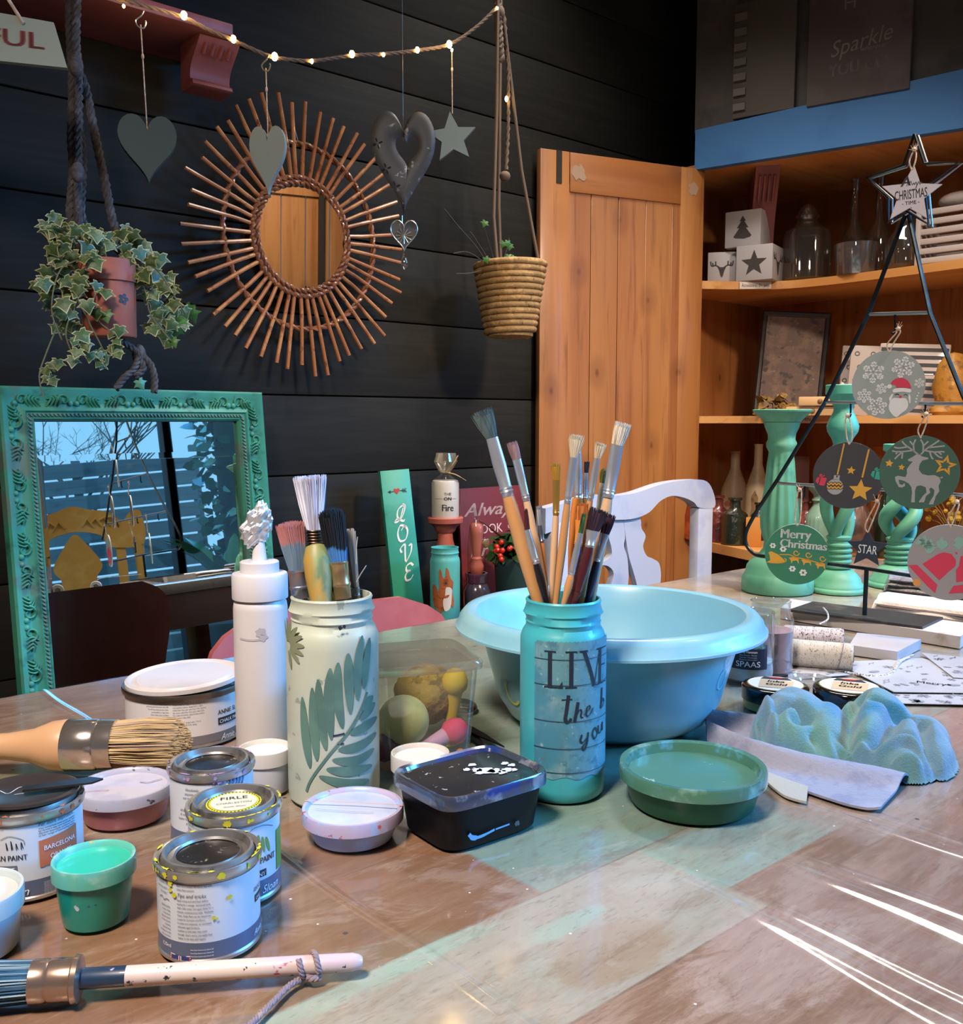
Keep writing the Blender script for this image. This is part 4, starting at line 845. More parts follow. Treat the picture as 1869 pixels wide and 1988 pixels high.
o_, Q, k, ax = big('tallest brush in the palm jar, with lilac-white bristles above a green-yellow bulb', [(601, 926), (609, 1030), (612, 1058), (618, 1158)], .004, 28, (30, 64), mat('copper_wire', '#4b3a33', .4, .8), bris('#c6cbe0', '#a99fb4'), bris('#eef0f6', '#d5d8e6'), seed=21, n=520, wire=True, hm=mat('bulb_handle_paint', '#75864f', .5, layers=(('#a17f3c', 26, .46, .6, (1, 1, .3)), ('#5c7452', 50, .55, .65, (1, 1, .3)))), hw=30)
b = MB(); f0 = Q[2]; f1 = PD(622, 1160, Vector((JP.x, JP.y, 0)).dot(FH) - .018) - o_.location; f0 = f0 + (f1 - Q[3]) * .3
loft_axis(b, f1 + (f1 - f0) * .2, f0, [(0, .0085, .008), (.2, .0095, .0085), (.5, .0115, .010), (.75, .0122, .0105), (.9, .0102, .009), (.97, .009, .008), (1.0, .005, .005)], MATS['bulb_handle_paint'], ax, 28); b.build('handle_bulb', o_)
big('broad brush with pink-tipped blue bristles and a paint-crusted ferrule, left in the palm jar', [(563, 1014), (577, 1106), (583, 1160), (592, 1175)], -.004, 36, (32, 56), MF, mat('bristle_blue_pink', '#5d7c99', .7, layers=(('#8098ae', 160, .45, .65, (1, 1, .1)),)), seed=22, rnd=.15, n=460)
o2 = [o for o in COL.objects if o.name.startswith('bristles')][-1]
# pink paint on the outer half of those bristles (dried paint with its own edge)
s = NT('bristles_pink_over_blue'); p0, p1 = Vector(o2.data.vertices[0].co), None
zs = [v.co.z for v in o2.data.vertices]; z0_, z1_ = min(zs), max(zs)
sx_ = s.new('SeparateXYZ'); s.l(s.tc.outputs['Object'], sx_.inputs[0]); f = s.math('DIVIDE', s.math('SUBTRACT', sx_.outputs[2], z0_), z1_ - z0_)
f = s.math('ADD', f, s.math('MULTIPLY', s.math('SUBTRACT', s.noise(s.mapped((1, 1, .2)), 160, 3), .5), .5)); g_ = s.noise(s.mapped((1, 1, .1)), 200, 2)
c = s.mix(g_, '#4d6f92', '#8ba0b0'); c = s.mix(s.ramp(f, .52, .62), c, '#b77b7c'); s.l(c, s.b.inputs['Base Color']); s.b.inputs['Roughness'].default_value = .7
o2.data.materials.clear(); o2.data.materials.append(s.m)
big('broad brush with black bristles turning blue above a brass ferrule, right in the palm jar', [(642, 990), (655, 1090), (663, 1160), (664, 1176)], -.006, 40, (36, 50), mat('brass_ferrule', '#c2a67c', .25, .8, layers=(('#4f82b8', 45, .62, .68),), bump=(60, .1, .001)), mat('bristle_black', '#15161c', .6), None, seed=23, rnd=.25, n=460, jit=.06)
o3 = [o for o in COL.objects if o.name.startswith('bristles')][-1]; zs = [v.co.z for v in o3.data.vertices]; z0_, z1_ = min(zs), max(zs)
s = NT('bristles_blue_foot'); sx_ = s.new('SeparateXYZ'); s.l(s.tc.outputs['Object'], sx_.inputs[0]); f = s.math('DIVIDE', s.math('SUBTRACT', sx_.outputs[2], z0_), z1_ - z0_)
f = s.math('ADD', f, s.math('MULTIPLY', s.math('SUBTRACT', s.noise(s.mapped((1, 1, .2)), 160, 3), .5), .35)); s.l(s.mix(s.ramp(f, .22, .30), '#4d86c0', '#14161b'), s.b.inputs['Base Color']); s.b.inputs['Roughness'].default_value = .6
o3.data.materials.clear(); o3.data.materials.append(s.m)
o_, Q, k, ax = big('slim brush with long beige-grey bristles at the right rim of the palm jar', [(677, 1030), (690, 1140), (692, 1165), (693, 1180)], .014, 16, (12, 26), FD, bris('#b7aa99', '#857a78'), seed=24, n=200, flat=.5)
b = MB(); WR = mat('stray_bristle', '#b4b0a6', .5)
D0 = Vector((JP.x, JP.y, 0)).dot(FH)
for L_ in ([(692, 1130), (700, 1115), (711, 1098)], [(691, 1095), (692, 1060), (694, 1042)]): b.tube([PD(x, y, D0) - o_.location for x, y in L_], .0004, WR, 4)
b.build('stray_bristles', o_)
# ---- the two brushes lying on the table
def lying(name, label, A, B, cat='brush'):
    """frame with Z from handle end to bristle end"""
    w = (B - A).normalized(); u = Vector((0, 0, 1)); v = w.cross(u).normalized(); u = v.cross(w)
    M_ = Matrix(((v.x, u.x, w.x, A.x), (v.y, u.y, w.y, A.y), (v.z, u.z, w.z, A.z), (0, 0, 0, 1))); return thing(name, A, label, cat, M=M_), (B - A).length
A = T(-330, 1508, .752); B_ = T(372, 1496, .752); A.z = .752 + .026; B_.z = .752 + .027
t, L = lying('chalk_paint_brush', 'large round bristle brush with pale wooden handle and steel ferrule lying at the left', A, B_)
kx = lambda px: (T(px, 1502) - T(-330, 1502)).length / (T(372, 1502) - T(-330, 1502)).length * L
rr_ = m(50, T(170, 1500)) 
a0, a1, a2 = kx(110), kx(130), kx(226)
b = MB(); b.loft([(0, rr_ * .3, rr_ * .3), (.006, rr_ * .42, rr_ * .42), (a0 * .35, rr_ * .50, rr_ * .50), (a0 * .62, rr_ * .46, rr_ * .46), (a0 * .78, rr_ * .50, rr_ * .50), (a0 * .9, rr_ * .66, rr_ * .66), (a0 * .98, rr_ * .93, rr_ * .93), (a1, rr_ * .99, rr_ * .99), (a1 + .004, rr_ * .95, rr_ * .95)], wood('beech', '#c9a079', '#bd9169', '#ab7d55', 'z', .4, 20, .2, .05), 40); b.build('handle', t)
FR = mat('steel_ferrule', '#d3cac2', .16, .9, bump=(25, .12, .002))
b = MB(); L2 = a2 - a1; b.loft([(a1, rr_ * .97, rr_ * .97), (a1 + .001, rr_ * 1.0, rr_ * 1.0), (a1 + L2 * .62, rr_ * .98, rr_ * .98), (a1 + L2 * .66, rr_ * .94, rr_ * .94), (a1 + L2 * .70, rr_ * .97, rr_ * .97), (a1 + L2 * .97, rr_ * .94, rr_ * .94), (a2, rr_ * .95, rr_ * .95)], FR, 48); b.build('ferrule', t)
b = MB(); bristles(b, Vector((0, 0, a2 - .002)), Vector((0, 0, L)), rr_ * .9, rr_ * .88, rr_ * 1.02, rr_ * .98, (1, 0, 0), bris('#c2a877', '#96794f'), 1100, .03, bris('#b39a86', '#8b7568'), th=.00035, rnd=.55, seed=31); b.build('bristles', t)
b = MB(); text(b, 'm', 0, 0, .012, lambda s_, t_: (math.sin(2.2 + t_ / (rr_ * .5)) * rr_ * .5, math.cos(2.2 + t_ / (rr_ * .5)) * rr_ * .52, a0 * .55 + s_), INK); b.build('lettering', t)
A = T(704, 1893, .752); B_ = T(-70, 1960, .752); A.z = .752 + .0085; B_.z = .752 + .014
t, L = lying('round_paint_brush', 'round paint brush with a pale splashed handle and teal bristles lying across the front', A, B_)
kx = lambda px: (px - 704) / (-70 - 704) * L
a1, a2, a3 = kx(235), kx(150), kx(58); rh = m(17.5, T(500, 1900)); rf = m(41, T(100, 1930))
HPS = mat('splashed_pale_handle', '#d9c3ae', .4, layers=(('#c9b3b6', 12, .5, .66, (1, 1, .4)), ('#a8345c', 60, .635, .66, (1, 1, .5)), ('#c2566a', 22, .635, .66, (1, 1, .4)), ('#28242c', 110, .635, .66)), coat=.2)
b = MB(); b.loft([(0, rh * .5, rh * .5), (.002, rh * .8, rh * .8), (.006, rh * .98, rh * .98), (.03, rh * 1.02, rh * 1.02), (a1, rh * 1.05, rh * 1.05)], HPS, 28); b.build('handle', t)
b = MB(); b.loft([(a1, rh * 1.06, rh * 1.06), (a2, rh * 1.08, rh * 1.08), (a2 + .002, rh * 1.3, rh * 1.3)], mat('dark_blue_paint_crust', '#1f3346', .4, layers=(('#3a6688', 50, .55, .65), ('#b497b8', 90, .635, .66)), coat=.3), 28); b.build('painted_neck', t)
b = MB(); CU = mat('copper_ferrule', '#b49a88', .24, .8, layers=(('#3f6a86', 40, .62, .67),)); L2 = a3 - a2
b.loft([(a2, rf * .8, rf * .8), (a2 + .001, rf * 1.05, rf * 1.05), (a2 + L2 * .14, rf * 1.08, rf * 1.08), (a2 + L2 * .18, rf * .96, rf * .96), (a2 + L2 * .60, rf * .97, rf * .97), (a2 + L2 * .66, rf * .92, rf * .92), (a2 + L2 * .72, rf * .98, rf * .98), (a3, rf * .97, rf * .97)], CU, 40); b.build('ferrule', t)
b = MB(); bristles(b, Vector((0, 0, a3 - .002)), Vector((0, 0, L + .01)), rf * .9, rf * .9, rf * 1.0, rf * .9, (1, 0, 0), bris('#27597a', '#1b4258'), 500, .03, bris('#8fa6b0', '#5c8496'), th=.00035, rnd=.3, seed=33); b.build('bristles', t)
TW = mat('twine_mauve', '#8a7a82', .85, layers=(('#a58f86', 90, .5, .6),), bump=(250, .4, .001)); Minv = t.matrix_world.inverted()
b = MB()
def rope(mb, pts, rad, mt, strands=3, tw=260, M_=None):
    P = [Vector(p) for p in smooth_pts([tuple(q) for q in pts], 10)]; acc = 0
    C_ = [[] for _ in range(strands)]
    for i, p in enumerate(P):
        d = (P[min(i + 1, len(P) - 1)] - P[max(0, i - 1)]).normalized(); u = d.orthogonal().normalized() if i == 0 else (u - d * u.dot(d)).normalized(); v = d.cross(u)
        if i: acc += (P[i] - P[i - 1]).length
        for s_ in range(strands):
            a = acc * tw + s_ * 2 * PI / strands; C_[s_].append(p + (u * math.cos(a) + v * math.sin(a)) * rad * .55)
    for c_ in C_: mb.tube(c_, rad * .6, mt, 6, M_)
kc = kx(592)
lp = [(math.sin(a) * (rh + .0012), math.cos(a) * (rh + .0012), kc - .004 + .0016 * a) for a in [i * 2 * PI / 10 - 1.8 for i in range(13)]]
rope(b, lp, .0016, TW, 3, 900)
g = [T(594, 1895, .7555), T(560, 1915, .7555), T(530, 1945, .7555), T(500, 1975, .7555), T(478, 1995, .7555), T(450, 2010, .7555)]
rope(b, [Minv @ q for q in g], .0019, TW, 3, 900); rope(b, [Minv @ q for q in (T(590, 1893, .757), T(605, 1900, .756), T(622, 1898, .7555))], .0018, TW, 3, 900); b.build('hanging_cord', t)
# ================================================================ washing-up bowl and the things around it
BW = mat('bowl_plastic', '#82b9cb', .32, layers=(('#93c2cb', 5, .45, .6),), coat=.25, sss=.05)
p, r = stand(1178, 1452, 194); h = zat(p, 1179) - p.z; R1 = m(298, Vector((p.x, p.y, p.z + h)))
t = thing('washing_up_bowl', p, 'large light blue plastic washing-up bowl behind the aqua lettered jar', 'bowl', face(p))
b = MB()
b.lathe([(1e-7, .006), (r * .82, .005), (r * .86, 0), (r * .90, 0), (r * 1.0, .008), (r * 1.10, .026), (R1 * .825, h - .030), (R1 * .84, h - .016), (R1 * .975, h - .0205), (R1 * 1.0, h - .020), (R1 * 1.0, h - .0175), (R1 * .985, h - .0155), (R1 * .972, h - .008), (R1 * .94, h - .0015), (R1 * .90, h), (R1 * .865, h - .002), (R1 * .845, h - .009), (R1 * .815, h - .028), (r * 1.07, .030), (r * .96, .013), (r * .8, .009), (1e-7, .009)], BW, 96); b.build('basin', t)
b = MB(); YR = mat('yellow_ring', '#c9c25a', .4)
def wallmap(a0): return lambda s_, t_: ((lambda r_: ((r_ + .0012) * math.sin(a0 + s_ / r_), -(r_ + .0012) * math.cos(a0 + s_ / r_), t_))(r * 1.10 + (R1 * .825 - r * 1.10) * max(0, (t_ - .026)) / (h - .056) if t_ > .026 else r + (r * .10) * (t_ - .008) / .018))
mp = wallmap(-.88); ribbon(b, [(x * .011, .045 + y * .013) for x, y in [(math.cos(a), math.sin(a)) for a in [2.2 + i * .25 for i in range(15)]]], .0025, mp, YR, 0)
b.build('painted_ring', t)
b = MB(); mp = wallmap(1.08); PT = mat('pale_imprint', '#b7e0ef', .3)
for z_, q_ in ((.105, .9), (.085, .8), (.062, 1.1)): ribbon(b, [(x * .008 * q_, z_ + y * .010 * q_) for x, y in [(math.cos(a), math.sin(a)) for a in [i * .42 for i in range(16)]]], .0012, mp, PT, 0)
b.build('moulded_marks', t)
# ---- clear box of sponges
CB = film('clear_box_plastic', '#f4f1ea', .08, .07, .10, '#b8aca0', fres=.45)
A = T(738, 1530); Bq = T(896, 1470); z1 = .752 + .088
t = thing('clear_plastic_box', T(790, 1462) , 'clear plastic box of sponges and foam dabbers between the palm jar and the bowl', 'box', math.radians(-6) + 0)
cx = PD(822, 1400, .98); cx = Vector((T(808, 1462).x, T(808, 1462).y, .752)); t.location = cx
rz = face(cx) + .28; t.rotation_euler = (0, 0, rz)
LX, LY, HBX = .104, .096, .098
b = MB(); o_ = []; N = 48
def sq(z, k): 
    return [(z, LX / 2 * k, LY / 2 * k, 0, 0, 8)]
vsx = MB(); vsx.loft(sq(0.001, .86) + sq(HBX - .004, 1.0), CB, N); vsx.f.pop(); vsx.mi.pop(); vsx.build('box_wall', t)
b = MB(); b.loft(sq(HBX - .006, 1.03) + sq(HBX - .005, 1.08) + sq(HBX + .001, 1.08) + sq(HBX + .004, 1.04) + sq(HBX + .004, 1.0), CB, N); b.build('lid', t)
Rz = Matrix.Translation(cx) @ rotm(rz=rz)
def inbox(x, y, z): return Rz @ Vector((x, y, z))
SPY = mat('sponge_cream_yellow', '#d6d184', .8, bump=(160, .3, .001), sheen=.2); SPO = mat('sponge_ochre', '#b09a4c', .9, layers=(('#7c6c34', 60, .5, .62),), bump=(90, .8, .004)); SPP = mat('foam_pink', '#cf4a72', .7, bump=(160, .2, .001)); SPL = mat('foam_lilac', '#c39abf', .7)
def sponge(name, label, px, py, D_, r_, mt, ell=(1, 1, 1), nz=0, ground=True):
    q = inbox(px, py, r_ * ell[2] + .003 + D_); t_ = thing(name, q, label, 'sponge', rz); b = MB(); b.ball((0, 0, 0), r_, mt, 32, ell=ell)
    if nz: b.v = [tuple(Vector(v_) * (1 + nz * noise.noise(Vector(v_) * 90))) for v_ in b.v]
    b.build('sponge_body', t_); return t_
sponge('natural_sponge', 'rough ochre natural sponge at the back of the clear box', .014, .012, .022, .030, SPO, (1.05, .9, 1), .12)
sponge('round_sponge', 'smooth pale yellow rounded sponge at the front of the clear box', -.018, -.018, .012, .0265, SPY, (.95, .9, .95))
sponge('cream_sponge', 'small cream sponge on the left inside the clear box', -.034, .010, .016, .015, mat('sponge_cream', '#c9b48a', .8), (1, 1, .8))
def dabber(label, x, y, z, M_, hd, hdl):
    t_ = thing('foam_dabber', inbox(x, y, z), label, 'dabber', M=Rz @ Matrix.Translation((x, y, z)) @ M_); b = MB(); b.loft([(0, .008, .008), (.006, .0125, .0125), (.014, .013, .013), (.022, .009, .009), (.025, .004, .004)], hd, 24); b.build('foam_head', t_)
    b = MB(); b.lathe([(.0065, -.055), (.007, -.052), (.0062, -.02), (.0085, .001)], hdl, 20); b.build('handle', t_)
dabber('pink-headed foam dabber with lilac handle lying in the clear box', .020, -.030, .024, rotm(ry=1.25, rz=.15), SPP, SPL)
dabber('yellow foam dabber standing against the right side of the clear box', .037, -.008, .060, rotm(rx=.12, ry=.05), mat('foam_yellow', '#d8c22c', .6), mat('foam_yellow', '#d8c22c', .6))
dabber('brownish foam dabber at the bottom left of the clear box', -.030, -.030, .016, rotm(ry=-1.3, rz=-.3), mat('foam_mauve', '#6f3a4c', .7), mat('handle_mauve', '#8b5a52', .5))
t_ = thing('orange_bead', inbox(.034, -.036, .008), 'tiny orange bead in the corner of the clear box', 'bead'); b = MB(); b.ball((0, 0, 0), .0045, mat('bead_orange', '#c98538', .4), 16); b.build('bead_body', t_)
# ---- scissors
A = T(905, 1412, .757); B_ = T(972, 1462, .757); w = (B_ - A).normalized()
t = thing('scissors', A, 'dark steel scissors with half-open blades between the clear box and the black tub', 'scissors', math.atan2(w.y, w.x))
BLD = mat('scissor_steel', '#5b5a5c', .25, 1); 
for a_, nm in ((.13, 'blade'), (-.10, 'blade')):
    b = MB(); b.prism([(-.045, -.006), (-.045, .006), (.03, .0055), (.075, .0), (.03, -.004)], .0016, BLD, rotm(rz=a_) @ Matrix.Translation((0, 0, .0008 if a_ > 0 else -.0012)) @ rotm(rx=PI / 2)); b.build(nm, t)
    b = MB(); b.tube([(-.045 - .030 + .02 * math.cos(x), math.copysign(.018, -a_) + .014 * math.sin(x), 0) for x in [i * PI / 9 for i in range(18)]], .0032, HB, 8, rotm(rz=a_), closed=True); b.build('finger_loop', t)
b = MB(); b.lathe([(.003, -.003), (.003, .003)], TIN, 16); b.build('pivot', t)
# ---- candle jars
GLJ = film('jar_glass', '#f2f4f4', .03, .10, fres=.5)
def glassjar(name, label, px, pyf, rpx, pytop, neck, fill, fh, cat='candle jar'):
    p, r = stand(px, pyf, rpx); h = zat(p, pytop) - p.z; t = thing(name, p, label, cat, face(p))
    b = MB()
    if neck: b.shell([(r * .9, 0), (r, .003), (r, h * .72), (r * .93, h * .80), (r * .84, h * .85), (r * .84, h * .98), (r * .87, h), (r * .82, h), (r * .80, h * .97), (r * .80, h * .86)], GLJ, 48)
    else: b.shell([(r * .9, 0), (r, .003), (r, h - .001), (r * .985, h), (r * .96, h - .001), (r * .96, .006)], GLJ, 48)
    b.build('glass', t)
    b = MB(); b.lathe([(r * .94, .004), (r * .955, .007), (r * .955, h * fh), (r * .6, h * fh + .001), (1e-7, h * fh)], fill, 48); b.build('wax', t); return t, p, r, h
PW = mat('pink_wax', '#a98a8c', .5, sss=.2); BWX = mat('blue_white_wax', '#c7d3dc', .5, layers=(('#7fa0ad', 15, .55, .65),), sss=.1)
glassjar('candle_jar', 'shouldered glass candle jar with dusty pink wax behind the blue-labelled candle', 1492, 1315, 44, 1166, True, PW, .60)
t, p, r, h = glassjar('candle_jar', 'straight glass candle with a navy brand label, right beside the blue bowl', 1452, 1330, 47, 1186, False, BWX, .30)
b = MB(); mp = cyl_map(r, 0, .0004)
NV = mat('navy_label', '#141d33', .4); N_ = 12
for i in range(N_):
    a_, b_ = -.030 + .054 * i / N_, -.030 + .054 * (i + 1) / N_; poly(b, [(a_, h * .22), (b_, h * .22), (b_, h * .52), (a_, h * .52)], mp, NV)
    poly(b, [(a_, h * .52), (b_, h * .52), (b_, h * (.60 + .03 * math.sin(i))), (a_, h * (.60 + .03 * math.sin(i - 1)))], mp, mat('botanical_print', '#5f8a90', .5, layers=(('#27444c', 90, .45, .55),)))
mq = cyl_map(r, 0, .0008); text(b, 'SPAAS', -.001, h * .26, h * .115, mq, WHI, 'C', width=.030, bold=.01); text(b, 'Minty Hammam', -.001, h * .46, h * .05, mq, WHI, 'C', width=.022, bold=.01)
for i in range(3): text(b, ['Misty Hamam - Menthe', 'Feinster Hammam', 'Boisson Hammam'][i], -.001, h * (.42 - i * .032), h * .028, mq, BWX, 'C', width=.021)
b.build('paper_label', t)
# ---- wax pots with black lids
def pot(label, px, pyf, rpx, pytop, body, stick):
    p, r = stand(px, pyf, rpx); h = zat(p, pytop) - p.z; t = thing('wax_pot', p, label, 'pot', face(p))
    b = MB(); b.lathe([(r * .9, 0), (r * .97, .002), (r * .97, h * .50)], body, 48); b.build('glass_pot', t)
    b = MB(); b.lathe([(r * 1.0, h * .40), (r * 1.02, h * .42), (r * 1.02, h * .92), (r * .99, h - .001), (r * .93, h), (1e-7, h)], mat('gloss_black', '#0e0d0f', .12, coat=.6), 56); b.build('screw_lid', t)
    b = MB(); tm = top_map(h, .0004); poly(b, ell_pts(0, 0, r * .86, r * .86, 40), tm, mat('lid_gold_edge', '#8f7a3a', .4)); tm = top_map(h, .0008); poly(b, ell_pts(0, 0, r * .83, r * .83, 40), tm, mat('lid_sticker', '#e6dfd6', .45))
    tm = top_map(h, .0012); poly(b, [(-r * .5, -r * .55), (r * .5, -r * .55), (r * .55, r * .35), (-r * .45, r * .35)], tm, mat('sticker_tan', '#cdae8a', .5)); poly(b, [(-r * .45, r * .45), (r * .5, r * .45), (r * .35, r * .72), (-r * .35, r * .72)], tm, INK)
    tm = top_map(h, .0016); poly(b, ell_pts(0, r * .60, r * .22, r * .09, 16), tm, mat('logo_red', '#c0392f', .4)); text(b, 'Inka', 0, r * .06, r * .32, tm, INK, 'C', shear=.2, bold=.015); text(b, 'Gold', 0, -r * .28, r * .32, tm, INK, 'C', shear=.2, bold=.015); b.build('sticker', t)
    if stick:
        b = MB(); mq = cyl_map(r * 1.02, .35, .0005); poly(b, ell_pts(0, h * .60, .0105, .0115, 24), mq, mat('price_sticker', '#d8c3a4', .5)); text(b, '9,95', 0, h * .52, .008, cyl_map(r * 1.02, .35, .0009), INK, 'C'); b.build('price_sticker', t)
pot('round wax pot with black lid and olive contents, beside the bowl', 1503, 1392, 62, 1328, mat('olive_glass', '#7f7b3c', .2, coat=.5), False)
pot('round wax pot with a black lid and a round price sticker, right of the pair', 1645, 1408, 65, 1332, mat('pale_blue_glass', '#a9c4d8', .2, coat=.5), True)
# ---- loose glass lid
p, r = stand(1575, 1345, 55); t = thing('glass_cover', p, 'clear ridged glass lid lying flat behind the wax pots', 'lid')
b = MB(); b.lathe([(1e-7, .002), (r * .5, .002), (r * .55, .005), (r * .75, .005), (r * .8, .008), (r * .85, .004), (r, .003), (r, 0), (r * .98, 0), (1e-7, .0005)], film('lid_glass', '#f2f2f0', .04, .14, .2, '#c9c8c8', fres=.6), 48); b.build('cover_disc', t)
# ---- twine spools
def spool(label, A, B_, rr_, mt, seed):
    w = (B_ - A); L = w.length; t = thing('twine_spool', A, label, 'spool', M=Matrix.Translation((A.x, A.y, .752 + rr_)) @ basis(Vector((w.x, w.y, 0))))
    b = MB(); b.lathe([(rr_ * .35, .004), (rr_ * .40, 0), (rr_ * .9, 0), (rr_ * .96, .002)] + [(rr_ * (.975 + .012 * (k % 2)), .003 + (L - .006) * k / 60) for k in range(61)] + [(rr_ * .96, L - .002), (rr_ * .9, L), (rr_ * .40, L), (rr_ * .35, L - .004)], mt, 40); b.build('wound_twine', t)
    b = MB(); b.shell([(rr_ * .36, -.001), (rr_ * .36, L + .001), (rr_ * .31, L + .001), (rr_ * .31, -.001)], mat('card_core', '#8b8276', .8), 24); b.build('card_core', t); return t, L
def twinem(name, base, dash, sc_, thr):
    s = NT(name); wv = s.noise(s.mapped((1, 1, 2.2)), sc_, 3, .6, 1.5); c = s.mix(s.ramp(wv, thr, thr + .04), base, dash); s.l(c, s.b.inputs['Base Color']); s.b.inputs['Roughness'].default_value = .9
    s.bump(s.noise(s.mapped((1, 1, 6)), 160, 3), .5, .001); return s.m
t, L = spool('cream twine spool flecked with gold, lying in front of the striped twine spool', T(1530, 1292), T(1655, 1303), .0185, twinem('flecked_cream_twine', '#bdb6aa', '#8a7f73', 190, .57), 1)
b = MB(); b.tube([(.0195 * math.cos(a), .0195 * math.sin(a), L * .80 + .004 * math.sin(a)) for a in [i * .3 for i in range(22)]], .0006, TW, 5); b.build('loose_end', t)
t, L = spool('white twine spool with dark dashes behind the cream spool', T(1520, 1256), T(1636, 1264), .0165, twinem('dashed_white_twine', '#bfb9c0', '#4a4250', 210, .55), 2)
SW2 = twinem('striped_cord', '#e4e0e2', '#3c3848', 420, .5)
t = thing('twine_end', T(1590, 1180), 'loose end of dashed twine lying over the black stand foot', 'twine'); b = MB(); o_ = t.location.copy()
b.tube(smooth_pts([tuple(q - o_) for q in (T(1590, 1212, .788), T(1606, 1203, .792), T(1606, 1190, .790), T(1598, 1180, .788))], 6), .0013, SW2, 6); b.build('cord', t)
t = thing('striped_cord', T(1745, 1300), 'short piece of black and white striped cord lying by the small white block', 'cord'); b = MB(); o_ = t.location.copy()
b.tube(smooth_pts([tuple(q - o_) for q in (T(1640, 1305, .754), T(1690, 1312, .754), T(1728, 1308, .754), T(1748, 1284, .756), T(1772, 1272, .757))], 6), .0018, SW2, 6); b.build('cord', t)
# ---- boards, stand foot, block, stencils, towels
def slab(name, label, cat, corners, hgt, mt, z=.752, bev=.001):
    c = sum((Vector(q) for q in corners), Vector((0, 0, 0))) / len(corners); t = thing(name, (c.x, c.y, z), label, cat); b = MB()
    b.prism([(q[0] - c.x, q[1] - c.y) for q in corners], hgt, mt, Matrix.Translation((0, 0, hgt / 2)) @ rotm(rx=-PI / 2) @ Matrix.Scale(-1, 4, (0, 1, 0)) if False else Matrix(((1, 0, 0, 0), (0, 0, 1, 0), (0, 1, 0, hgt / 2), (0, 0, 0, 1))))
    return t, b
WBD = mat('white_painted_board', '#beb6b1', .5, layers=(('#9f9083', 14, .6, .72),)); BBD = mat('black_board', '#2a2625', .45, layers=(('#4a403c', 25, .55, .7),))
ZB = .770; q = [T(1515, 1180, ZB), T(1535, 1163, ZB), T(1895, 1212, ZB), T(1864, 1236, ZB)]
t, b = slab('white_board', 'long white painted board lying under the black foot of the ornament stand', 'board', q, .018, WBD); b.build('board', t)
XR = T(1680, 1196, ZB + .004).x
q = [T(1531, 1188, ZB), T(1578, 1172, ZB), T(1830, 1203, ZB), T(1790, 1222, ZB)]
# ---- stand of wire with the ornaments
foot = T(1678, 1196, ZB + .006); st = thing('ornament_stand', (foot.x, foot.y, ZB), 'black wire tree-shaped stand with a star on top, hung with painted discs', 'display stand')
def SX(px, py): return PX(px, py, foot.x) - Vector((foot.x, foot.y, ZB))
b = MB(); c_ = Vector((foot.x, foot.y, 0)); b.prism([(v_.x - c_.x, v_.y - c_.y) for v_ in q], .004, BBD, Matrix(((1, 0, 0, 0), (0, 0, 1, 0), (0, 1, 0, .0022), (0, 0, 0, 1)))); b.build('foot_plate', st)
WRB = mat('wire_black', '#1b2326', .3, .6, layers=(('#26404c', 20, .5, .7),)); WRC = mat('wire_silver_worn', '#8d949a', .3, .9)
b = MB(); b.tube([SX(1678, 1194), SX(1682, 1104)], .0036, WRB, 8); b.build('post', st)
b = MB(); b.tube(smooth_pts([tuple(SX(*q_)) for q_ in ((1490, 1081), (1465, 1076), (1448, 1056), (1449, 1030), (1470, 990))], 6) + [tuple(SX(*q_)) for q_ in ((1510, 930), (1600, 783), (1685, 610), (1752, 430), (1757, 418))], .0034, WRB, 8)
b.tube([SX(1764, 418), SX(1805, 608), SX(1869, 768), SX(1960, 955), SX(2010, 1040)], .0034, WRB, 8); b.build('side_wire', st)
b = MB()
b.tube([SX(1490, 1080), SX(1682, 1104), SX(1869, 1134), SX(1980, 1150)], .0030, WRB, 8); b.build('bottom_bar', st)
for A_, B2 in (((1685, 610), (1804, 607)), ((1602, 781), (1872, 784)), ((1510, 938), (1950, 966))):
    b = MB(); b.tube([SX(*A_), SX(*B2)], .0026, WRC, 8); b.build('cross_bar', st)
HK = []
for (x, y0, y1) in ((1737, 611, 650), (1651, 783, 812), (1796, 784, 812), (1562, 940, 968), (1701, 945, 975), (1857, 958, 985)):
    b = MB(); b.tube([SX(x, y0), SX(x, y1 - 6), SX(x - 3, y1), SX(x - 7, y1 - 4)], .0016, WRB, 6); b.build('hook', st)
b = MB()
for dx in (-.006, .006):
    pts = [(1778, 262), (1757, 322), (1685, 346), (1728, 386), (1728, 432), (1762, 410), (1806, 438), (1799, 366), (1864, 316), (1797, 319)]
    P = [SX(*q_) + Vector((dx, 0, 0)) for q_ in pts]; b.tube(P + [P[0]], .0022, WRB if dx < 0 else WRC, 6)
b.build('star_wire', st)
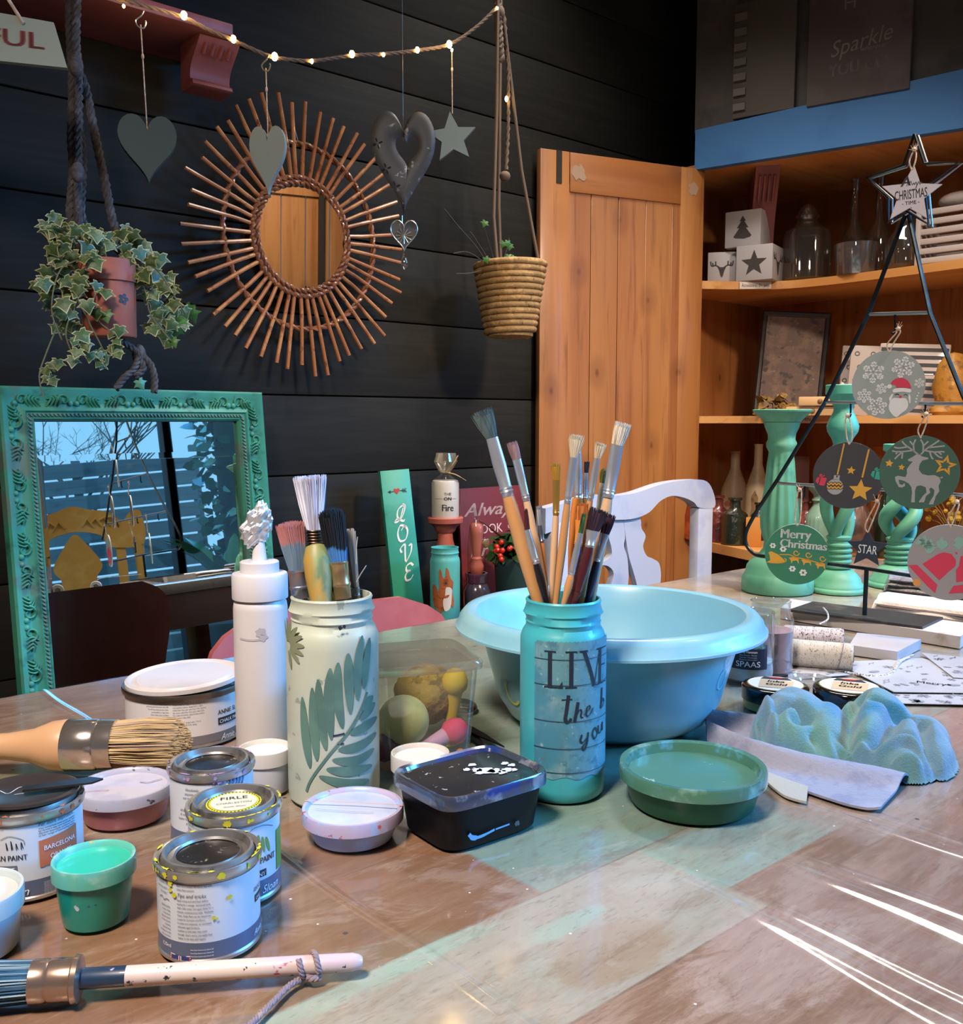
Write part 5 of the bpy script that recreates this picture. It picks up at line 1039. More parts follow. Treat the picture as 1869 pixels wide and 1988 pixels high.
# ---- hanging discs
TWN = mat('jute_twine', '#b9a088', .9, layers=(('#d6c3ac', 120, .5, .6),), bump=(250, .5, .001))
def disc(name, label, cx_, cy_, wpx, hook, face_m, edge=None, shape=None, tilt=0, dx=-.006, yaw=0):
    c = PX(cx_, cy_, foot.x + dx); r = m(wpx / 2, c); t = thing(name, c, label, 'ornament', face(c) + .0 + yaw, 'painted ornaments hung on the wire stand')
    t.rotation_euler = (0, tilt, face(c) + yaw)
    b = MB()
    if shape: b.prism([(x * r, z_ * r) for x, z_ in shape], .004, face_m)
    else: b.prism(ell_pts(0, 0, r, r, 72), .003, face_m)
    if edge: 
        b.mats.append(edge); n_ = len(b.f); 
        for i in range(n_ - 72, n_): b.mi[i] = 1
    b.build('disc' if not shape else 'star_plate', t, ang=30)
    hk = PX(hook[0], hook[1], foot.x + dx); Mi = (Matrix.Translation(c) @ Matrix.Rotation(face(c) + yaw, 4, 'Z') @ Matrix.Rotation(tilt, 4, 'Y')).inverted(); hl = Mi @ hk
    b = MB(); top = Vector((0, -.001, r * .93)) if not shape else Vector((0, -.001, r * .8))
    b.tube(smooth_pts([tuple(q_) for q_ in (top, top + Vector((-.004, -.002, .012)), hl + Vector((-.003, -.001, -.006)), hl)], 4), .0011, TWN, 5); b.tube(smooth_pts([tuple(q_) for q_ in (top, top + Vector((.004, -.003, .012)), hl + Vector((.003, -.001, -.004)), hl)], 4), .0011, TWN, 5)
    b.ball(hl + Vector((0, -.002, .001)), .0035, TWN, 8); q_ = random.Random(int(cx_))
    for k in range(12): b.tube([hl, hl + Vector((q_.uniform(-.008, .008), q_.uniform(-.004, .002), q_.uniform(-.004, .012)))], .0004, TWN, 3)
    b.build('hanging_twine', t)
    return t, r
WPT = mat('white_flat_paint', '#d5d8d6', .6); DGOLD = mat('gold_flat_paint', '#cf9a35', .45); DRED = mat('red_flat_paint', '#c4324a', .5); DGREY = mat('grey_flat_paint', '#9b9a98', .6); DTEAL = mat('teal_flat_paint', '#2f9c86', .5); DSAGE = mat('sage_flat_paint', '#7fa597', .6); DBLK = mat('soot_flat_paint', '#2f2d32', .6)
def snow(mb, cx, cy, r, mp, mt, w, rot=0, fern=True, n=6):
    for i in range(n):
        a = rot + i * 2 * PI / n; dx, dy = math.sin(a), math.cos(a); ribbon(mb, [(cx, cy), (cx + dx * r, cy + dy * r)], w, mp, mt, 0)
        for k_, l_ in ((.45, .36), (.72, .28)):
            for sg in (-1, 1):
                a2_ = a + sg * .85; ribbon(mb, [(cx + dx * r * k_, cy + dy * r * k_), (cx + dx * r * k_ + math.sin(a2_) * r * l_, cy + dy * r * k_ + math.cos(a2_) * r * l_)], w * .9, mp, mt, 0)
        if not fern: poly(mb, [(cx + r * .1 * math.cos(a), cy - r * .1 * math.sin(a)), (cx + dx * r * .8, cy + dy * r * .8), (cx - r * .1 * math.cos(a), cy + r * .1 * math.sin(a))], mp, mt)
    poly(mb, ell_pts(cx, cy, r * .2 if fern else r * .42, r * .2 if fern else r * .42, 12), mp, mt)
# pale grey disc with snowflakes and bearded face under a red hat
t, r = disc('hanging_disc', 'pale grey painted disc with white snowflakes and a red-hatted bearded face, topmost of the discs', 1724, 747, 132, (1743, 640), mat('pale_grey_disc', '#949d99', .5), mat('white_edge', '#dfe1df', .5), yaw=.06, dx=-.034)
k = r / 505.0; Z = lambda x, y: ((x - 775) * k, (950 - y) * k); fm = front_map(-.0015, .0005); fm2 = front_map(-.0015, .0009); fm3 = front_map(-.0015, .0013)
b = MB(); x, y = Z(562, 765); snow(b, x, y, 160 * k, fm, WPT, 26 * k, .05); x, y = Z(965, 695); snow(b, x, y, 160 * k, fm, WPT, 26 * k, .25, False); x, y = Z(682, 1005); snow(b, x, y, 80 * k, fm, WPT, 18 * k, .2); x, y = Z(1195, 930); snow(b, x, y, 72 * k, fm, WPT, 14 * k, .1)
x, y = Z(448, 1110); snow(b, x, y, 105 * k, fm, WPT, 22 * k, 0); x, y = Z(632, 1268); snow(b, x, y, 140 * k, fm, WPT, 26 * k, .3, False)
poly(b, [Z(*q_) for q_ in smooth_pts([(845, 1150), (930, 1150), (1020, 1155), (1055, 1230), (1040, 1310), (960, 1380), (900, 1430), (830, 1370), (795, 1300), (800, 1220)], 4, True)], fm, WPT)
poly(b, [Z(*q_) for q_ in smooth_pts([(850, 1015), (965, 1000), (1080, 1020), (1075, 1068), (965, 1055), (852, 1066)], 3, True)], fm, WPT); poly(b, [(Z(792, 975)[0] + a_, Z(792, 975)[1] + c2) for a_, c2 in ell_pts(0, 0, 32 * k, 32 * k, 16)], fm, WPT)
poly(b, [Z(*q_) for q_ in ((805, 1210), (790, 1150), (825, 1090), (850, 1080), (830, 1150))], fm, WPT); poly(b, [Z(*q_) for q_ in ((1060, 1080), (1085, 1130), (1085, 1225), (1070, 1220), (1055, 1140))], fm, WPT)
poly(b, [Z(*q_) for q_ in smooth_pts([(805, 935), (860, 870), (950, 852), (1030, 890), (1075, 960), (1075, 1005), (960, 992), (885, 990), (865, 955)], 4, True)], fm, DRED)
ribbon(b, [Z(870, 1105), Z(895, 1088), Z(925, 1100)], 14 * k, fm, INK); ribbon(b, [Z(990, 1110), Z(1015, 1095), Z(1040, 1112)], 8 * k, fm, INK); poly(b, [(Z(945, 1128)[0] + a_, Z(945, 1128)[1] + c2) for a_, c2 in ell_pts(0, 0, 18 * k, 20 * k, 12)], fm, DRED)
for q_ in ((1190, 1075, 10), (1175, 1115, 12), (1165, 1160, 14), (1158, 1205, 14)): poly(b, [(Z(q_[0], q_[1])[0] + a_, Z(q_[0], q_[1])[1] + c2) for a_, c2 in ell_pts(0, 0, q_[2] * k, q_[2] * k, 10)], fm, WPT)
b.build('painted_motif', t)
# dark disc with gold chains
t, r = disc('hanging_disc', 'charcoal painted disc with gold chains, a bauble, stars and small parcels', 1646, 923, 129, (1645, 808), mat('charcoal_disc', '#353336', .55), mat('white_edge', '#dfe1df', .5), dx=-.034)
k = r / 378.0; Z = lambda x, y: ((x - 500) * k, (378 - y) * k); C_ = lambda x, y, rx, ry=None, n=16: [(Z(x, y)[0] + a_, Z(x, y)[1] + c2) for a_, c2 in ell_pts(0, 0, rx * k, (ry or rx) * k, n)]
b = MB()
for i in range(19): tt = i / 18; poly(b, C_(445 - 57 * tt, 25 + 335 * tt, 10, 10, 10), fm, DGOLD)
for i in range(17): tt = i / 16; poly(b, C_(707 - 55 * tt, 88 + 300 * tt, 11, 11, 10), fm, DGOLD)
poly(b, C_(365, 510, 88, 90, 28), fm, DGREY); poly(b, [Z(345, 430), Z(350, 378), Z(412, 378), Z(408, 430)], fm, DGREY); poly(b, C_(382, 392, 10), fm2, DBLK)
for yy in (478, 518): ribbon(b, [Z(282 + 20 * i, yy + (10 if i % 2 else -10)) for i in range(9)], 30 * k, fm2, DBLK, 4); ribbon(b, [Z(282 + 20 * i, yy + (10 if i % 2 else -10)) for i in range(9)], 15 * k, fm3, DGOLD, 4)
for (x, y, rr_, ro) in ((635, 545, 130, .05), (530, 320, 50, .1)): q_ = Z(x, y); poly(b, star_pts(q_[0], q_[1], rr_ * k, .45, ro), fm, DGOLD)
for (x, y, c_) in ((210, 445, DRED), (795, 362, DTEAL)):
    poly(b, [Z(x - 58, y + 5), Z(x - 40, y - 40), Z(x - 12, y - 42), Z(x - 28, y + 40)], fm, c_); poly(b, [Z(x - 18, y + 48), Z(x + 0, y - 40), Z(x + 62, y - 35), Z(x + 60, y - 5), Z(x + 35, y + 58)], fm, c_); ribbon(b, [Z(x, y - 45), Z(x - 15, y - 65), Z(x + 8, y - 75), Z(x + 5, y - 45), Z(x + 40, y - 65)], 12 * k, fm, c_, 3)
b.build('painted_motif', t)
# green disc with stag
t, r = disc('hanging_disc', 'dark green painted disc with a grey prancing stag and gold stars', 1784, 917, 143, (1797, 805), mat('forest_green_disc', '#3c5c4d', .5), mat('white_edge', '#dfe1df', .5), dx=-.036, yaw=.03)
k = r / 418.0; Z = lambda x, y: ((x - 1311) * k, (333 - y) * k); b = MB()
stag = [(1186, 188), (1240, 155), (1275, 125), (1310, 130), (1330, 150), (1395, 165), (1400, 180), (1335, 200), (1310, 250), (1305, 300), (1340, 350), (1400, 365), (1470, 360), (1520, 385), (1535, 430), (1515, 480), (1525, 540), (1490, 600), (1470, 690), (1425, 695), (1430, 670), (1470, 590), (1475, 530), (1440, 500), (1420, 520), (1435, 560), (1390, 600), (1375, 670), (1320, 675), (1325, 655), (1365, 590), (1395, 560), (1385, 500), (1330, 480), (1290, 490), (1275, 540), (1278, 675), (1240, 675), (1245, 560), (1235, 500), (1205, 460), (1150, 430), (1100, 420), (1110, 470), (1140, 480), (1165, 455), (1170, 490), (1140, 510), (1105, 505), (1070, 440), (1060, 390), (1090, 375), (1170, 390), (1185, 350), (1180, 300), (1210, 250), (1240, 210), (1195, 208)]
poly(b, [Z(*q_) for q_ in stag], fm, DGREY); poly(b, [Z(*q_) for q_ in ((1525, 385), (1545, 375), (1560, 388), (1535, 398))], fm, DGREY)
for L_ in ([(1290, 130), (1230, 80), (1150, 20), (1120, -20)], [(1235, 85), (1130, 100), (1050, 100), (1020, 90)], [(1130, 100), (1080, 150), (1050, 185)], [(1180, 45), (1090, 60), (1040, 50)], [(1130, 100), (1125, 180)], [(1250, 100), (1240, 20), (1260, -40)], [(1240, 30), (1200, -20)], [(1080, 100), (1060, 130)],
           [(1320, 130), (1370, 70), (1450, 10), (1500, -30)], [(1360, 85), (1450, 100), (1530, 95), (1560, 100)], [(1450, 100), (1500, 150), (1540, 165)], [(1400, 50), (1490, 40), (1560, 30)], [(1410, 100), (1430, 160), (1450, 180)], [(1340, 100), (1340, 20), (1310, -40)], [(1345, 30), (1390, -20)], [(1500, 100), (1530, 130)]): ribbon(b, [Z(*q_) for q_ in L_], 17 * k, fm, DGREY, 3, taper=False)
for (x, y, rr_) in ((995, 235, 46), (1125, 278, 38)): q_ = Z(x, y); poly(b, star_pts(q_[0], q_[1], rr_ * k, .5, .1), fm, DGOLD)
q_ = Z(1572, 248)
for i in range(5):
    a = .2 + 2 * PI * i / 5; o_ = [(0, .1)]; P = [(q_[0] + rr_ * k * math.sin(a + da), q_[1] + rr_ * k * math.cos(a + da)) for rr_, da in ((122, 0), (54, .63), (30, .45), (60, .05))]; poly(b, P, fm, DGOLD); P = [(q_[0] + rr_ * k * math.sin(a - da), q_[1] + rr_ * k * math.cos(a - da)) for rr_, da in ((122, 0), (54, .63), (38, .45), (60, .0))]; poly(b, P[::-1], fm, DGOLD)
b.build('painted_motif', t)
# Merry Christmas disc
t, r = disc('hanging_disc', 'green painted disc lettered Merry Christmas over a gold sleigh', 1546, 1076, 118, (1552, 952), mat('emerald_disc', '#2f7659', .5), mat('white_edge', '#dfe1df', .5), dx=-.034)
k = r / 195.0; Z = lambda x, y: ((x - 805) * k, (1696 - y) * k); b = MB()
text(b, 'Merry', *Z(700, 1590), 82 * k, fm, WPT, sx=.92, bold=.03, slope=-.03); text(b, 'Christmas', *Z(700, 1650), 75 * k, fm, WPT, bold=.03, slope=-.05, width=285 * k)
for (x, y, rr_) in ((658, 1645, 20), (722, 1665, 22), (782, 1790, 22), (848, 1812, 25)):
    q_ = Z(x, y)
    for i in range(6): poly(b, ell_pts(q_[0] + rr_ * .6 * k * math.cos(i * PI / 3), q_[1] + rr_ * .6 * k * math.sin(i * PI / 3), rr_ * .38 * k, rr_ * .3 * k, 8), fm, WPT)
poly(b, [Z(*q_) for q_ in ((632, 1690), (650, 1682), (690, 1700), (715, 1720), (740, 1745), (720, 1755), (620, 1757), (645, 1740), (640, 1710))], fm, DGOLD); ribbon(b, [Z(*q_) for q_ in ((640, 1757), (700, 1757), (735, 1748), (742, 1732), (730, 1725))], 6 * k, fm, DGOLD)
ribbon(b, [Z(*q_) for q_ in ((700, 1702), (760, 1700), (800, 1715), (860, 1725), (960, 1750))], 6 * k, fm, DGOLD)
for (x, y) in ((790, 1728), (865, 1738), (950, 1758)):
    poly(b, [Z(x - 32, y - 8), Z(x + 5, y - 18), Z(x + 28, y - 8), Z(x + 30, y + 30), Z(x + 18, y + 8), Z(x - 5, y + 10), Z(x - 15, y + 28), Z(x - 20, y + 6)], fm, DGOLD)
    ribbon(b, [Z(x + 12 + 20 * math.cos(a) * (1 - a * .09), y - 42 + 20 * math.sin(a) * (1 - a * .09)) for a in [j_ * .6 for j_ in range(11)]], 6 * k, fm, DGOLD, 2)
b.build('painted_motif', t)
# STAR
t, r = disc('hanging_star', 'small dark navy wooden star lettered STAR, hanging low on the wire stand', 1683, 1065, 78, (1702, 974), mat('navy_star', '#1d2534', .55), None, star_pts(0, 0, 1.0, .47, .02), dx=-.020)
b = MB(); text(b, 'STAR', 0, -.0075, .019, front_map(-.002, .0006), WPT, 'C', sx=.62, slope=-.08); b.build('lettering', t)
# grey disc with bells, half out of frame
t, r = disc('hanging_disc', 'warm grey painted disc with two red bells and sage leaves at the right edge', 1842, 1092, 148, (1857, 975), mat('warm_grey_disc', '#908b88', .55), mat('white_edge', '#dfe1df', .5), dx=-.036)
k = r / 455.0; Z = lambda x, y: ((x - 520) * k, (1365 - y) * k); b = MB()
poly(b, [Z(*q_) for q_ in ((232, 1400), (400, 1270), (460, 1245), (540, 1260), (592, 1330), (590, 1400), (520, 1470), (425, 1585))], fm, DRED); poly(b, [Z(*q_) for q_ in ((75, 1425), (175, 1415), (405, 1640), (385, 1745), (290, 1660))], fm, DRED)
poly(b, [Z(*q_) for q_ in ((640, 1280), (730, 1265), (850, 1330), (900, 1540), (605, 1592), (597, 1450), (625, 1400))], fm, DRED); poly(b, [Z(*q_) for q_ in ((580, 1640), (900, 1580), (900, 1680), (530, 1738))], fm, DRED); poly(b, [Z(*q_) for q_ in ((570, 1235), (605, 1240), (600, 1265))], fm, DRED)
for (x, y) in ((180, 1630), (755, 1745)): poly(b, [(Z(x, y)[0] + a_, Z(x, y)[1] + c2) for a_, c2 in ell_pts(0, 0, 44 * k, 48 * k, 16)], fm, mat('orange_flat_paint', '#cf8a45', .5))
for (x, y, rr_, sd) in ((260, 1140, 90, 1), (300, 1190, 80, 2), (205, 1130, 60, 3), (445, 1145, 80, 4), (630, 1115, 88, 5), (770, 1190, 60, 6)): splat(b, fm, *Z(x, y), rr_ * k, DSAGE, sd, 26)
b.build('painted_motif', t)
# white star at the top
t, r = disc('hanging_star', 'white wooden star lettered A Magic Christmas Time hanging at the top of the wire stand', 1768, 378, 112, (1774, 292), mat('white_star_paint', '#cfc8d0', .5), None, star_pts(0, 0, 1.0, .45, .06), dx=-.03, tilt=.0)
b = MB(); fs = front_map(-.002, .0006); text(b, 'CHRISTMAS', 0, -.006, .019, fs, INK, 'C', slope=.06, width=.043, bold=.01)
text(b, 'A', -.014, .012, .019, fs, INK, shear=.2, slope=.06, bold=.03); ribbon(b, [(x * .001 - .006, y * .001 + .012) for x, y in [(0, 0), (2, 8), (3, 1), (5, 7), (7, 1), (9, 4), (10, 1), (12, 5), (13, 0), (12, -4), (14, 2), (16, 5), (17, 1), (19, 4), (20, 2)]], .0009, fs, INK, 3)
text(b, '- TIME -', 0, -.014, .007, fs, INK, 'C', slope=.06, bold=.01); poly(b, ell_pts(.001, -.019, .0007, .0007, 8), fs, INK); b.build('lettering', t)
# ---- white block, stencils, towels
q = [T(1648, 1252, .766), T(1664, 1228, .766), T(1788, 1241, .766), T(1742, 1265, .766)]
t, b = slab('small_white_block', 'small white painted block between the twine spools and the stencils', 'block', q, .014, mat('block_white', '#b3b0b4', .5)); b.build('block', t)
SHT = mat('stencil_sheet', '#b2b3b8', .4, layers=(('#a6a8ae', 9, .5, .65),), coat=.2); CUT = mat('stencil_cutout', '#86878c', .6)
def stencil(label, corners, z, seed):
    t, b = slab('stencil_sheet', label, 'stencil', corners, .0007, SHT, z); b.build('sheet', t); c = t.location; q = random.Random(seed); b = MB(); tm = lambda s_, t_: (s_, t_, .0012)
    C4 = [Vector(v_) - c for v_ in corners]
    for i in range(26):
        u, v = q.uniform(.08, .92), q.uniform(.1, .9); P = C4[0].lerp(C4[1], u).lerp(C4[3].lerp(C4[2], u), v); k_ = q.random(); rr_ = q.uniform(.003, .006)
        if k_ < .35: poly(b, star_pts(P.x, P.y, rr_, .45, q.random()), tm, CUT)
        elif k_ < .6: snow(b, P.x, P.y, rr_ * 1.3, tm, CUT, .0007, q.random())
        elif k_ < .8: poly(b, ell_pts(P.x, P.y, rr_ * 1.6, rr_ * .8, 14, q.random() * 3), tm, CUT)
        else: ribbon(b, [(P.x - rr_, P.y), (P.x, P.y + rr_ * .7), (P.x + rr_, P.y), (P.x + rr_ * 2, P.y + rr_ * .5)], .0012, tm, CUT, 3)
    if seed == 1:
        P = C4[0].lerp(C4[3], .72) .lerp(C4[1].lerp(C4[2], .72), .32); rz_ = face(c); text(b, 'Merry', P.x, P.y, .014, tm, CUT, slope=rz_, bold=.01)
    b.build('cut_outs', t)
stencil('largest white plastic stencil lettered Merry, right of the wax pots', [T(1620, 1288), T(1790, 1280), T(2010, 1350), T(1735, 1346)], .7532, 1)
stencil('narrow white stencil strip nearest the front of the stencils', [T(1712, 1350), T(1930, 1352), T(1945, 1372), T(1738, 1368)], .7532, 2)
stencil('white plastic stencil lying over the large one at the right edge', [T(1788, 1272), T(1960, 1290), T(2010, 1330), T(1850, 1320)], .7548, 3)
stencil('pale plastic sheet lying under the cream twine spool', [T(1528, 1292), T(1570, 1288), T(1650, 1312), T(1530, 1322)], .7528, 4)
def towel(label, corners, hgt, mt, folds, z=.752, name='folded_cloth'):
    c = sum((Vector(q_) for q_ in corners), Vector((0, 0, 0))) / 4; t = thing(name, (c.x, c.y, z), label, 'cloth'); C4 = [Vector((v_.x - c.x, v_.y - c.y, 0)) for v_ in corners]
    for k_ in range(folds):
        b = MB(); N, M2 = 30, 16; vs = []; fs_ = []; z0 = hgt * k_ / folds; th = hgt / folds * 1.02
        for side in (0, 1):
            for j in range(M2 + 1):
                for i in range(N + 1):
                    u, v = i / N, j / M2; e = min(u, 1 - u, v, 1 - v); ed = min(1, e / .07); rd = math.sqrt(max(0, 1 - (1 - ed) ** 2))
                    P = C4[0].lerp(C4[1], u).lerp(C4[3].lerp(C4[2], u), v) * (1 - .03 * k_); w_ = .006 * noise.noise(Vector((P.x * 14, P.y * 14, k_ * 3))) 
                    vs.append((P.x + w_, P.y + w_, z0 + th / 2 + (1 if side else -1) * th / 2 * rd + abs(w_) * .5 + (.002 if 0 else 0)))
        o = (N + 1) * (M2 + 1)
        for j in range(M2):
            for i in range(N):
                a = j * (N + 1) + i; fs_.append((a, a + N + 1, a + N + 2, a + 1)); fs_.append((o + a, o + a + 1, o + a + N + 2, o + a + N + 1))
        b.add(vs, fs_, mt); b.build('fold', t)
    return t
TG = mat('towel_grey', '#6f6a6c', .95, bump=(260, .8, .002), layers=(('#554f54', 60, .5, .6), ('#8c8688', 200, .55, .6)), sheen=.3); TWH = mat('towel_white', '#bcb2ae', .95, bump=(260, .8, .002), sheen=.3)
towel('folded white towel lying behind the black stand foot', [T(1690, 1188), T(1705, 1166), T(1960, 1200), T(1940, 1222)], .020, TWH, 2)
towel('folded dark grey ribbed towel behind the white one at the right edge', [T(1712, 1158), T(1722, 1128), T(1960, 1150), T(1950, 1185)], .036, TG, 4)
# ---- the crumpled cloths
def cloth_heap(name, label, domes, mt, px0, creases=(), hems=(), cell=.0018):
    o = T(*px0); t = thing(name, (o.x, o.y, .752), label, 'cloth'); L_ = []
    for (x0, y0, wpx, hpx, hh) in domes:
        a = T(x0, y0); ex_ = T(x0 + wpx / 2, y0) - a; ey_ = T(x0, y0 - hpx / 2) - a; L_.append((a.x - o.x, a.y - o.y, ex_, ey_, hh))
    X0, X1, Y0, Y1 = -.20, .26, -.24, .20; nx, ny = int((X1 - X0) / cell), int((Y1 - Y0) / cell); H = {}
    nz = lambda x, y, s_, k: noise.noise(Vector((x * s_, y * s_, k)))
    def near(lines, x, y):
        best = 9
        for L in lines:
            for k in range(len(L) - 1):
                (ax_, ay_), (bx_, by_) = L[k], L[k + 1]; dx, dy = bx_ - ax_, by_ - ay_; tt = max(0, min(1, ((x - ax_) * dx + (y - ay_) * dy) / (dx * dx + dy * dy + 1e-12))); best = min(best, (x - ax_ - dx * tt) ** 2 + (y - ay_ - dy * tt) ** 2)
        return math.sqrt(best)
    conv = lambda Ls, z_: [[(q_.x - o.x, q_.y - o.y) for q_ in (T(*p_, z_) for p_ in smooth_pts(L, 3))] for L in Ls]
    CRS, HMS = conv(creases, .785), conv(hems, .772)
    for j in range(ny + 1):
        for i in range(nx + 1):
            x, y = X0 + i * cell, Y0 + j * cell; wx = x + .010 * nz(x, y, 14, 1.5); wy = y + .010 * nz(x, y, 14, 8.1); d = 0
            for (ax_, ay_, ex_, ey_, hh) in L_:
                det = ex_.x * ey_.y - ex_.y * ey_.x; u = ((wx - ax_) * ey_.y - (wy - ay_) * ey_.x) / det; v = ((wy - ay_) * ex_.x - (wx - ax_) * ex_.y) / det; q = u * u + v * v
                if q < 1: d = max(d, hh * (1 - q) ** .38)
            if d > 0:
                f = math.sqrt(nz(wx, wy, 13, 3.3) ** 2 + .0012) * 2.1; f2 = math.sqrt(nz(wx + .01, wy, 24, 5.7) ** 2 + .002) * 1.6; d = d * (.80 + .12 * math.tanh(f * 1.3) + .13 * math.tanh(f2)) + .0005 * nz(x, y, 260, 2)
                c_ = near(CRS, x, y); d *= 1 - .48 * math.exp(-(c_ / .0066) ** 2)
                h_ = near(HMS, x, y); d += .0045 * math.exp(-(h_ / .0035) ** 2) - min(d * .35, .006) * math.exp(-((h_ - .008) / .004) ** 2)
            H[i, j] = d
    for _ in range(2): H = {k_: (H[k_] * 2 + sum(H.get((k_[0] + a_, k_[1] + c_), 0) for a_, c_ in ((1, 0), (-1, 0), (0, 1), (0, -1)))) / 6 for k_ in H}
    b = MB(); idx = {}; vs = []
    def V(i, j):
        if (i, j) not in idx: idx[i, j] = len(vs); vs.append((X0 + i * cell, Y0 + j * cell, max(0.0, H[i, j])))
        return idx[i, j]
    fs_ = []
    for j in range(ny):
        for i in range(nx):
            if max(H[i, j], H[i + 1, j], H[i, j + 1], H[i + 1, j + 1]) > .0012: fs_.append((V(i, j), V(i + 1, j), V(i + 1, j + 1), V(i, j + 1)))
    b.add(vs, fs_, mt); b.build('crumpled_folds', t, ang=80); return t
s = NT('terry_blue_green'); a = s.noise(s.mapped(), 11, 2); a2_ = s.noise(s.mapped((1, 1, 1), (5, 2, 0)), 15, 2); fz_ = s.noise(s.mapped(), 520, 3)
c = s.mix(s.ramp(a, .40, .60), '#5b8b8b', '#5d8398'); c = s.mix(s.ramp(a2_, .52, .68), c, '#2377a0'); c = s.mix(s.math('MULTIPLY', s.ramp(fz_, .45, .7), .2), c, '#7ba39f'); s.l(c, s.b.inputs['Base Color']); s.b.inputs['Roughness'].default_value = .95; s.b.inputs['Sheen Weight'].default_value = .25; s.bump(fz_, .7, .0015); TRY = s.m
t = cloth_heap('crumpled_cloth', 'crumpled blue-green terry cloth heaped in front of the wax pots', [(1535, 1438, 170, 84, .056), (1600, 1452, 150, 78, .044), (1700, 1446, 150, 92, .056), (1770, 1470, 160, 84, .042), (1825, 1486, 66, 50, .028)], TRY, (1640, 1470),
    [[(1672, 1362), (1652, 1391), (1645, 1420), (1622, 1446), (1612, 1475)], [(1547, 1404), (1566, 1397), (1540, 1390), (1515, 1392)], [(1482, 1392), (1488, 1420), (1500, 1455)], [(1583, 1415), (1606, 1434), (1608, 1455)], [(1740, 1392), (1717, 1418), (1690, 1432), (1655, 1446)], [(1600, 1362), (1640, 1380), (1655, 1385)], [(1790, 1400), (1800, 1430), (1812, 1452)], [(1540, 1440), (1570, 1455), (1590, 1462)], [(1700, 1385), (1730, 1390), (1760, 1395)]],
    [[(1636, 1448), (1694, 1457), (1760, 1455), (1800, 1470), (1812, 1490)], [(1655, 1466), (1720, 1472), (1780, 1474), (1800, 1492)], [(1485, 1398), (1500, 1430), (1530, 1462), (1600, 1472)]])
GC = mat('grey_waffle_cloth', '#8f91a2', .9, bump=(320, .6, .0015), layers=(('#82849a', 30, .5, .6), ('#9fa0b0', 12, .5, .65)), sheen=.2)
def strip(name, label, left, right, mt, wav, z0=.752, th=.0022, N=44, M2=22, hem=None):
    """cloth strip between two pixel polylines lying on the table"""
    Lp = smooth_pts([tuple(T(*q_)) for q_ in left], 10); Rp = smooth_pts([tuple(T(*q_)) for q_ in right], 10); o = T(*left[0]); t = thing(name, (o.x, o.y, z0), label, 'cloth'); b = MB(); vs = []; fs_ = []
    g_ = lambda P, u: Vector(P[int(u * (len(P) - 1))]).lerp(Vector(P[min(len(P) - 1, int(u * (len(P) - 1)) + 1)]), u * (len(P) - 1) % 1)
    for side in (0, 1):
        for i in range(N + 1):
            u = i / N; a, c2 = g_(Lp, u), g_(Rp, u)
            for j in range(M2 + 1):
                v = j / M2; P = a.lerp(c2, v); h = wav(u, v) + th * side; ee = min(1, min(u, 1 - u, v, 1 - v) * 25); vs.append((P.x - o.x, P.y - o.y, max(.0003, h if side else h)))
    K = (N + 1) * (M2 + 1)
    for i in range(N):
        for j in range(M2):
            a = i * (M2 + 1) + j; fs_.append((a, a + 1, a + M2 + 2, a + M2 + 1)); fs_.append((K + a, K + a + M2 + 1, K + a + M2 + 2, K + a + 1))
    for i in range(N):
        for j in (0, M2): a = i * (M2 + 1) + j; fs_.append((a, a + M2 + 1, K + a + M2 + 1, K + a))
    for j in range(M2):
        for i in (0, N): a = i * (M2 + 1) + j; fs_.append((a, a + 1, K + a + 1, K + a))
    b.add(vs, fs_, mt); b.build('sheet', t, ang=60); return t
strip('dish_cloth', 'flattened pale grey waffle cloth with dark hem lines spreading under the blue-green cloth', [(1368, 1424), (1470, 1430), (1600, 1450), (1740, 1470), (1790, 1492)], [(1372, 1442), (1440, 1486), (1530, 1528), (1640, 1566), (1705, 1578)], GC, lambda u, v: .001 + .018 * max(0, math.sin(v * 9.5 + u * 3.5)) ** 1.5 * (1 - u * .6) + .009 * (1 - v) * (1 - u) + .004 * u * (1 - v))
strip('dish_cloth', 'smaller cream-edged fold of cloth poking out beneath the grey waffle cloth', [(1490, 1500), (1530, 1505), (1570, 1520)], [(1480, 1515), (1520, 1548), (1565, 1562)], mat('cream_cloth_fold', '#a9a79c', .9, bump=(320, .6, .0015)), lambda u, v: .0005 + .004 * v * (1 - v), N=16, M2=10)
# ---- candle holders
CHG = mat('candle_holder_green', '#4e8f74', .55, layers=(('#5a9c80', 8, .45, .6), ('#3f806c', 20, .55, .7)), bump=(120, .1, .001)); CHB = mat('candle_holder_sea', '#3f8f80', .5, layers=(('#4e9c84', 8, .5, .6),))
p, r = stand(1508, 1158, 68); H = zat(p, 795) - p.z; t = thing('candle_holder', p, 'large fluted green wooden candle holder, leftmost of the three', 'candle holder', face(p))
k_ = r; FY = lambda y: H * (1150 - y) / 355
b = MB(); b.lathe([(1e-7, 0), (k_ * .98, 0), (k_, .003), (k_ * .99, FY(1126)), (k_ * .93, FY(1116)), (k_ * .90, FY(1113)), (k_ * .86, FY(1100)), (k_ * .74, FY(1088)), (k_ * .60, FY(1082)), (k_ * .58, FY(1078))], CHG, 56); b.build('base', t)
def flute(r_, z_, a): return r_ * (1 + .05 * math.cos(12 * a)) if FY(1045) < z_ < FY(880) else r_
